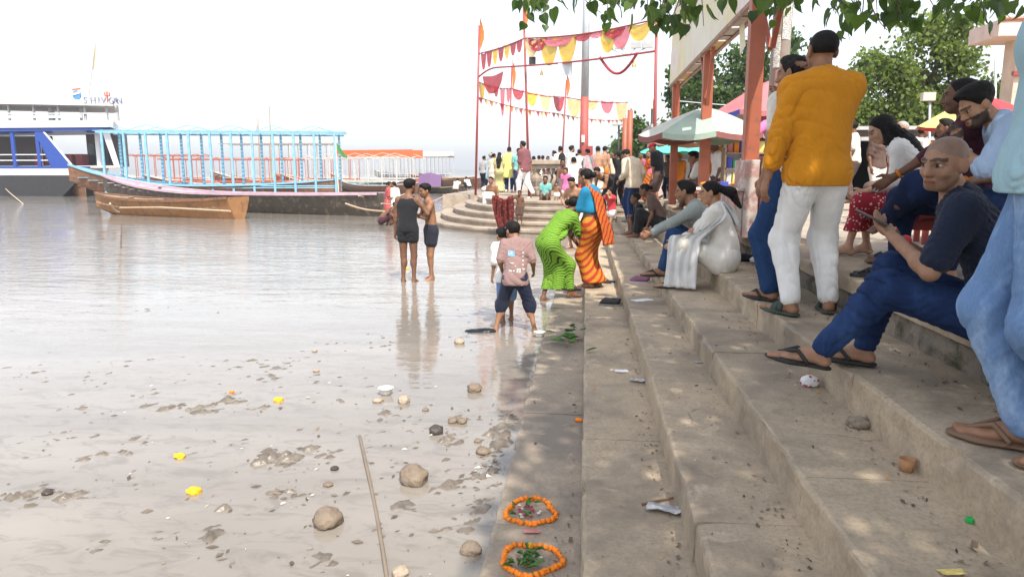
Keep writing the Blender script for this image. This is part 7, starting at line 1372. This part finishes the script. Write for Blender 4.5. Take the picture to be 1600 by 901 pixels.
P = gp(1003, 790, Z2); Q_ = gp(1052, 781, Z2); tag(MB().tube([P+np.array([0,0,.008]), lerp(P, Q_, .5)+np.array([0,.004,.010]), Q_+np.array([0,0,.012])], .005, 6).build('stick', plain('stick_brown', (.17,.09,.06))), 'short brown stick above the torn grey plate', 'stick')
P = gp(1003, 333, Z5); Q_ = gp(1064, 305, Z6); tag(MB().tube([P+np.array([0,0,.15]), lerp(P, Q_, .5)+np.array([0,0,.22]), Q_+np.array([0,0,.30])], .035, 8).build('bamboo_pole', plain('bamboo', (.45,.33,.22))), 'bamboo pole lying slanted behind the seated couple', 'pole')
# fine litter nobody could count
r = np.random.default_rng(5); C = []
for (x, z, n_, sp_) in ((X2-.03, Z1, 160, .05), (X3-.03, Z2, 260, .06), (X4-.04, Z3, 300, .07), (X5-.05, Z4, 320, .08), (X6-.06, Z5, 380, .09)):
    yy = 1.2+r.random(n_)*9*r.random(n_); C.append(np.stack([x-np.abs(r.normal(size=n_))*sp_, yy, np.full(n_, z+.005)], 1))
for (x0, x1, z) in ((X1,X2,Z1),(X2,X3,Z2),(X3,X4,Z3),(X4,X5,Z4),(X5,X6,Z5)):
    n_ = 40; C.append(np.stack([x0+.02+r.random(n_)*(x1-x0-.03), 1.5+r.random(n_)*7, np.full(n_, z+.004)], 1))
C = np.concatenate(C); n_ = len(C); S = (.004+.013*r.random(n_)**3); an_ = r.random(n_)*6.28; d = np.stack([np.cos(an_), np.sin(an_), .25*r.normal(size=n_)], 1)*S[:,None]; u = np.stack([-np.sin(an_), np.cos(an_), .25*r.normal(size=n_)], 1)*(S*(.25+.5*r.random(n_)))[:,None]; h = np.array([0,0,1])*S[:,None]*.35
V = np.stack([C-d, C+u+h, C+d+h*.5, C-u], 1).reshape(-1,3); m, t, b = nodes_of('litter'); ge = t.nodes.new('ShaderNodeNewGeometry'); t.links.new(ramp(t, ge.outputs['Random Per Island'], [(0,(.05,.035,.025)),(.55,(.13,.09,.06)),(.9,(.24,.18,.12)),(.95,(.6,.25,.03)),(1,(.7,.66,.6))]), b.inputs['Base Color'])
tag(meshobj('litter', npmesh('litter', V, np.arange(4*n_).reshape(-1,4)), m), 'dry leaf crumbs and dust gathered in the step corners', 'litter', kind='stuff')
# ---- stall under the white parasol
st = empty('stall_table', (2.15, 11.0, Z6), 0, 'low stall table with offerings below the white parasol', 'table'); MB().box((-.55,-.5,.40), (.45,.5,.45)).build('table_top', STEEL_O, st); MB().box((-.56,-.51,.452), (.46,.51,.47)).build('table_cloth', cw, st)
for sx in (-.5, .4):
    for sy in (-.45, .45): MB().box((sx-.03, sy-.03, 0), (sx+.03, sy+.03, .40)).build('leg', WOODP, st)
o0 = np.array([2.15, 11.0, Z6+.47]); wl = [(MO,), (MY,), (PETR,), (PETW,)]; nms = ('orange', 'yellow', 'red', 'white')
for k in range(8):
    x, y = -.42+.11*k, -.3+.22*((k*3) % 4)/1.5; e = empty('flower_basket', o0+np.array([x, y, 0]), 0, 'small basket of %s flowers, %s on the stall table' % (nms[k % 4], ('first from the river', 'second from the river', 'third from the river', 'fourth from the river', 'fifth from the river', 'sixth from the river', 'seventh from the river', 'last from the river')[k]), 'basket', 'flower baskets on the stall'); MB().lathe([(.05,0),(.075,.05),(.07,.05),(.04,.01)], 12).build('tray', WOODP, e)
    for q in range(5): ob_ = bpy.data.objects.new('flower', MGO[q % 4].copy()); ob_.data.materials.clear(); ob_.data.materials.append(wl[k % 4][0]); link(ob_, e); ob_.scale = (.028,)*3; ob_.location = (.04*math.cos(q*1.3), .04*math.sin(q*1.3), .065)
s2 = empty('goods_shelf', (2.55, 12.1, Z6), 0, 'shelf of colourful packets behind the post under the parasol', 'shelf')
for j in range(4): MB().box((-.3,-.15,.25+.25*j), (.35,.15,.27+.25*j)).build('shelf_board', WOODP, s2)
for sx in (-.3, .33): MB().box((sx-.01,-.15,0), (sx+.02,.15,1.1)).build('upright', WOODP, s2)
gm = [PPI, PYE, PW, PGR, PBL, csf]
for j in range(4):
    for k in range(6): x = -.26+.1*k; o = MB().box((0,0,0), (.08,.1,.13+.05*((k+j) % 3)/2)).build('packet', gm[(k*5+j*2) % 6], s2, (x, -.1, .272+.25*j), bevel=.006)
o = MB().box((-.06,-.06,0),(.06,.06,.1)).build('blue_box', PBL, None, (1.98, 10.55, Z6+.47), bevel=.008); tag(o, 'small blue box on the near corner of the stall table', 'box')
for o in scene.objects:
    if '_j' in o: del o['_j']

# bits of leaf, straw and scum lying on the shallow water
r = np.random.default_rng(15); C = []
for (px, py, rx, ry, n_) in ((430,720,70,30,90),(450,775,60,20,60),(765,730,40,70,260),(790,660,25,60,120),(700,690,70,60,120),(560,700,120,120,160),(330,820,140,60,120),(150,720,140,80,120),(600,600,160,60,110),(400,610,120,40,90),(700,540,120,60,90),(600,470,200,60,60),(250,640,150,40,60),(640,850,120,40,80)):
    for _ in range(n_):
        p = gp(px+rx*r.normal()*.6, py+ry*r.normal()*.6, 0)
        if p[0] < X1-.02 and 1.2 < p[1] < 14: C.append(p)
C = np.array(C)[::3]; n_ = len(C); C[:,2] = .004; S = .006+.026*r.random(n_)**3; an_ = R(38)+r.normal(size=n_)*.7; d = np.stack([np.cos(an_), np.sin(an_), .1*r.normal(size=n_)], 1)*S[:,None]; u = np.stack([-np.sin(an_), np.cos(an_), .15*r.normal(size=n_)], 1)*(S*(.15+.4*r.random(n_)))[:,None]; h = np.array([0,0,1])*S[:,None]*.2
V = np.stack([C-d, C+u+h, C+d+h*.5, C-u], 1).reshape(-1,3); m, t, b = nodes_of('floating_bits'); ge = t.nodes.new('ShaderNodeNewGeometry'); t.links.new(ramp(t, ge.outputs['Random Per Island'], [(0,(.08,.06,.045)),(.6,(.15,.12,.09)),(.88,(.24,.19,.14)),(.93,(.55,.5,.42)),(1,(.62,.58,.5))]), b.inputs['Base Color'])
tag(meshobj('floating_bits', npmesh('floating_bits', V, np.arange(4*n_).reshape(-1,4)), m), 'bits of leaf and straw floating on the shallow water', 'debris', kind='stuff')

# ropes and poles about the boats
BAMB = plain('bamboo', (.45,.33,.22))
a_ = gp(160, 327, .5); c_ = gp(360, 330, .62); tag(MB().tube([a_+np.array([.6,0,.05]), lerp(a_, c_, .5)+np.array([0,0,.08]), c_], .03, 6).build('bamboo_pole', BAMB), 'bamboo punt pole lying along the ochre rowing boat', 'pole')
a_ = gp(540, 318, .8); c_ = gp(600, 330, .7); tag(MB().tube(line_pts(a_, c_, .05), .025, 6).build('bamboo_pole', BAMB), 'bamboo pole lying on the stern of the dark boat', 'pole')
for k, (p, q, sg, lb) in enumerate(((gp(596,318,.75), gp(700,303,.5), .25, 'slack rope from the dark boat to the curved steps'), (gp(172,318,1.0), gp(186,331,.4), .05, 'short rope tied between the rowing boat bow and the dark boat'), (gp(560,306,.8), gp(640,300,.7), .2, 'mooring rope among the boats behind the red dress'))):
    tag(MB().tube(line_pts(p, q, sg), .022, 6).build('mooring_rope', plain('rope_hemp', (.5,.42,.3))), lb, 'rope')
g_ = gp(1052, 332, Z5); MBk = MB().box((-.14,-.09,0), (.14,.09,.08)).mesh('brick', bevel=.008)
for k, (dx, dy, rz, lb) in enumerate(((0, 0, 20, 'loose brick beside the bamboo pole on the steps'), (.5, .9, -15, 'farther loose brick on the steps behind the seated couple'))):
    o = bpy.data.objects.new('brick', MBk.copy()); o.data.materials.append(BRK[1]); link(o); o.location = (g_[0]+dx*.4, g_[1]+dy, Z5+.002); o.rotation_euler = (0,0,R(rz)); tag(o, lb, 'brick')
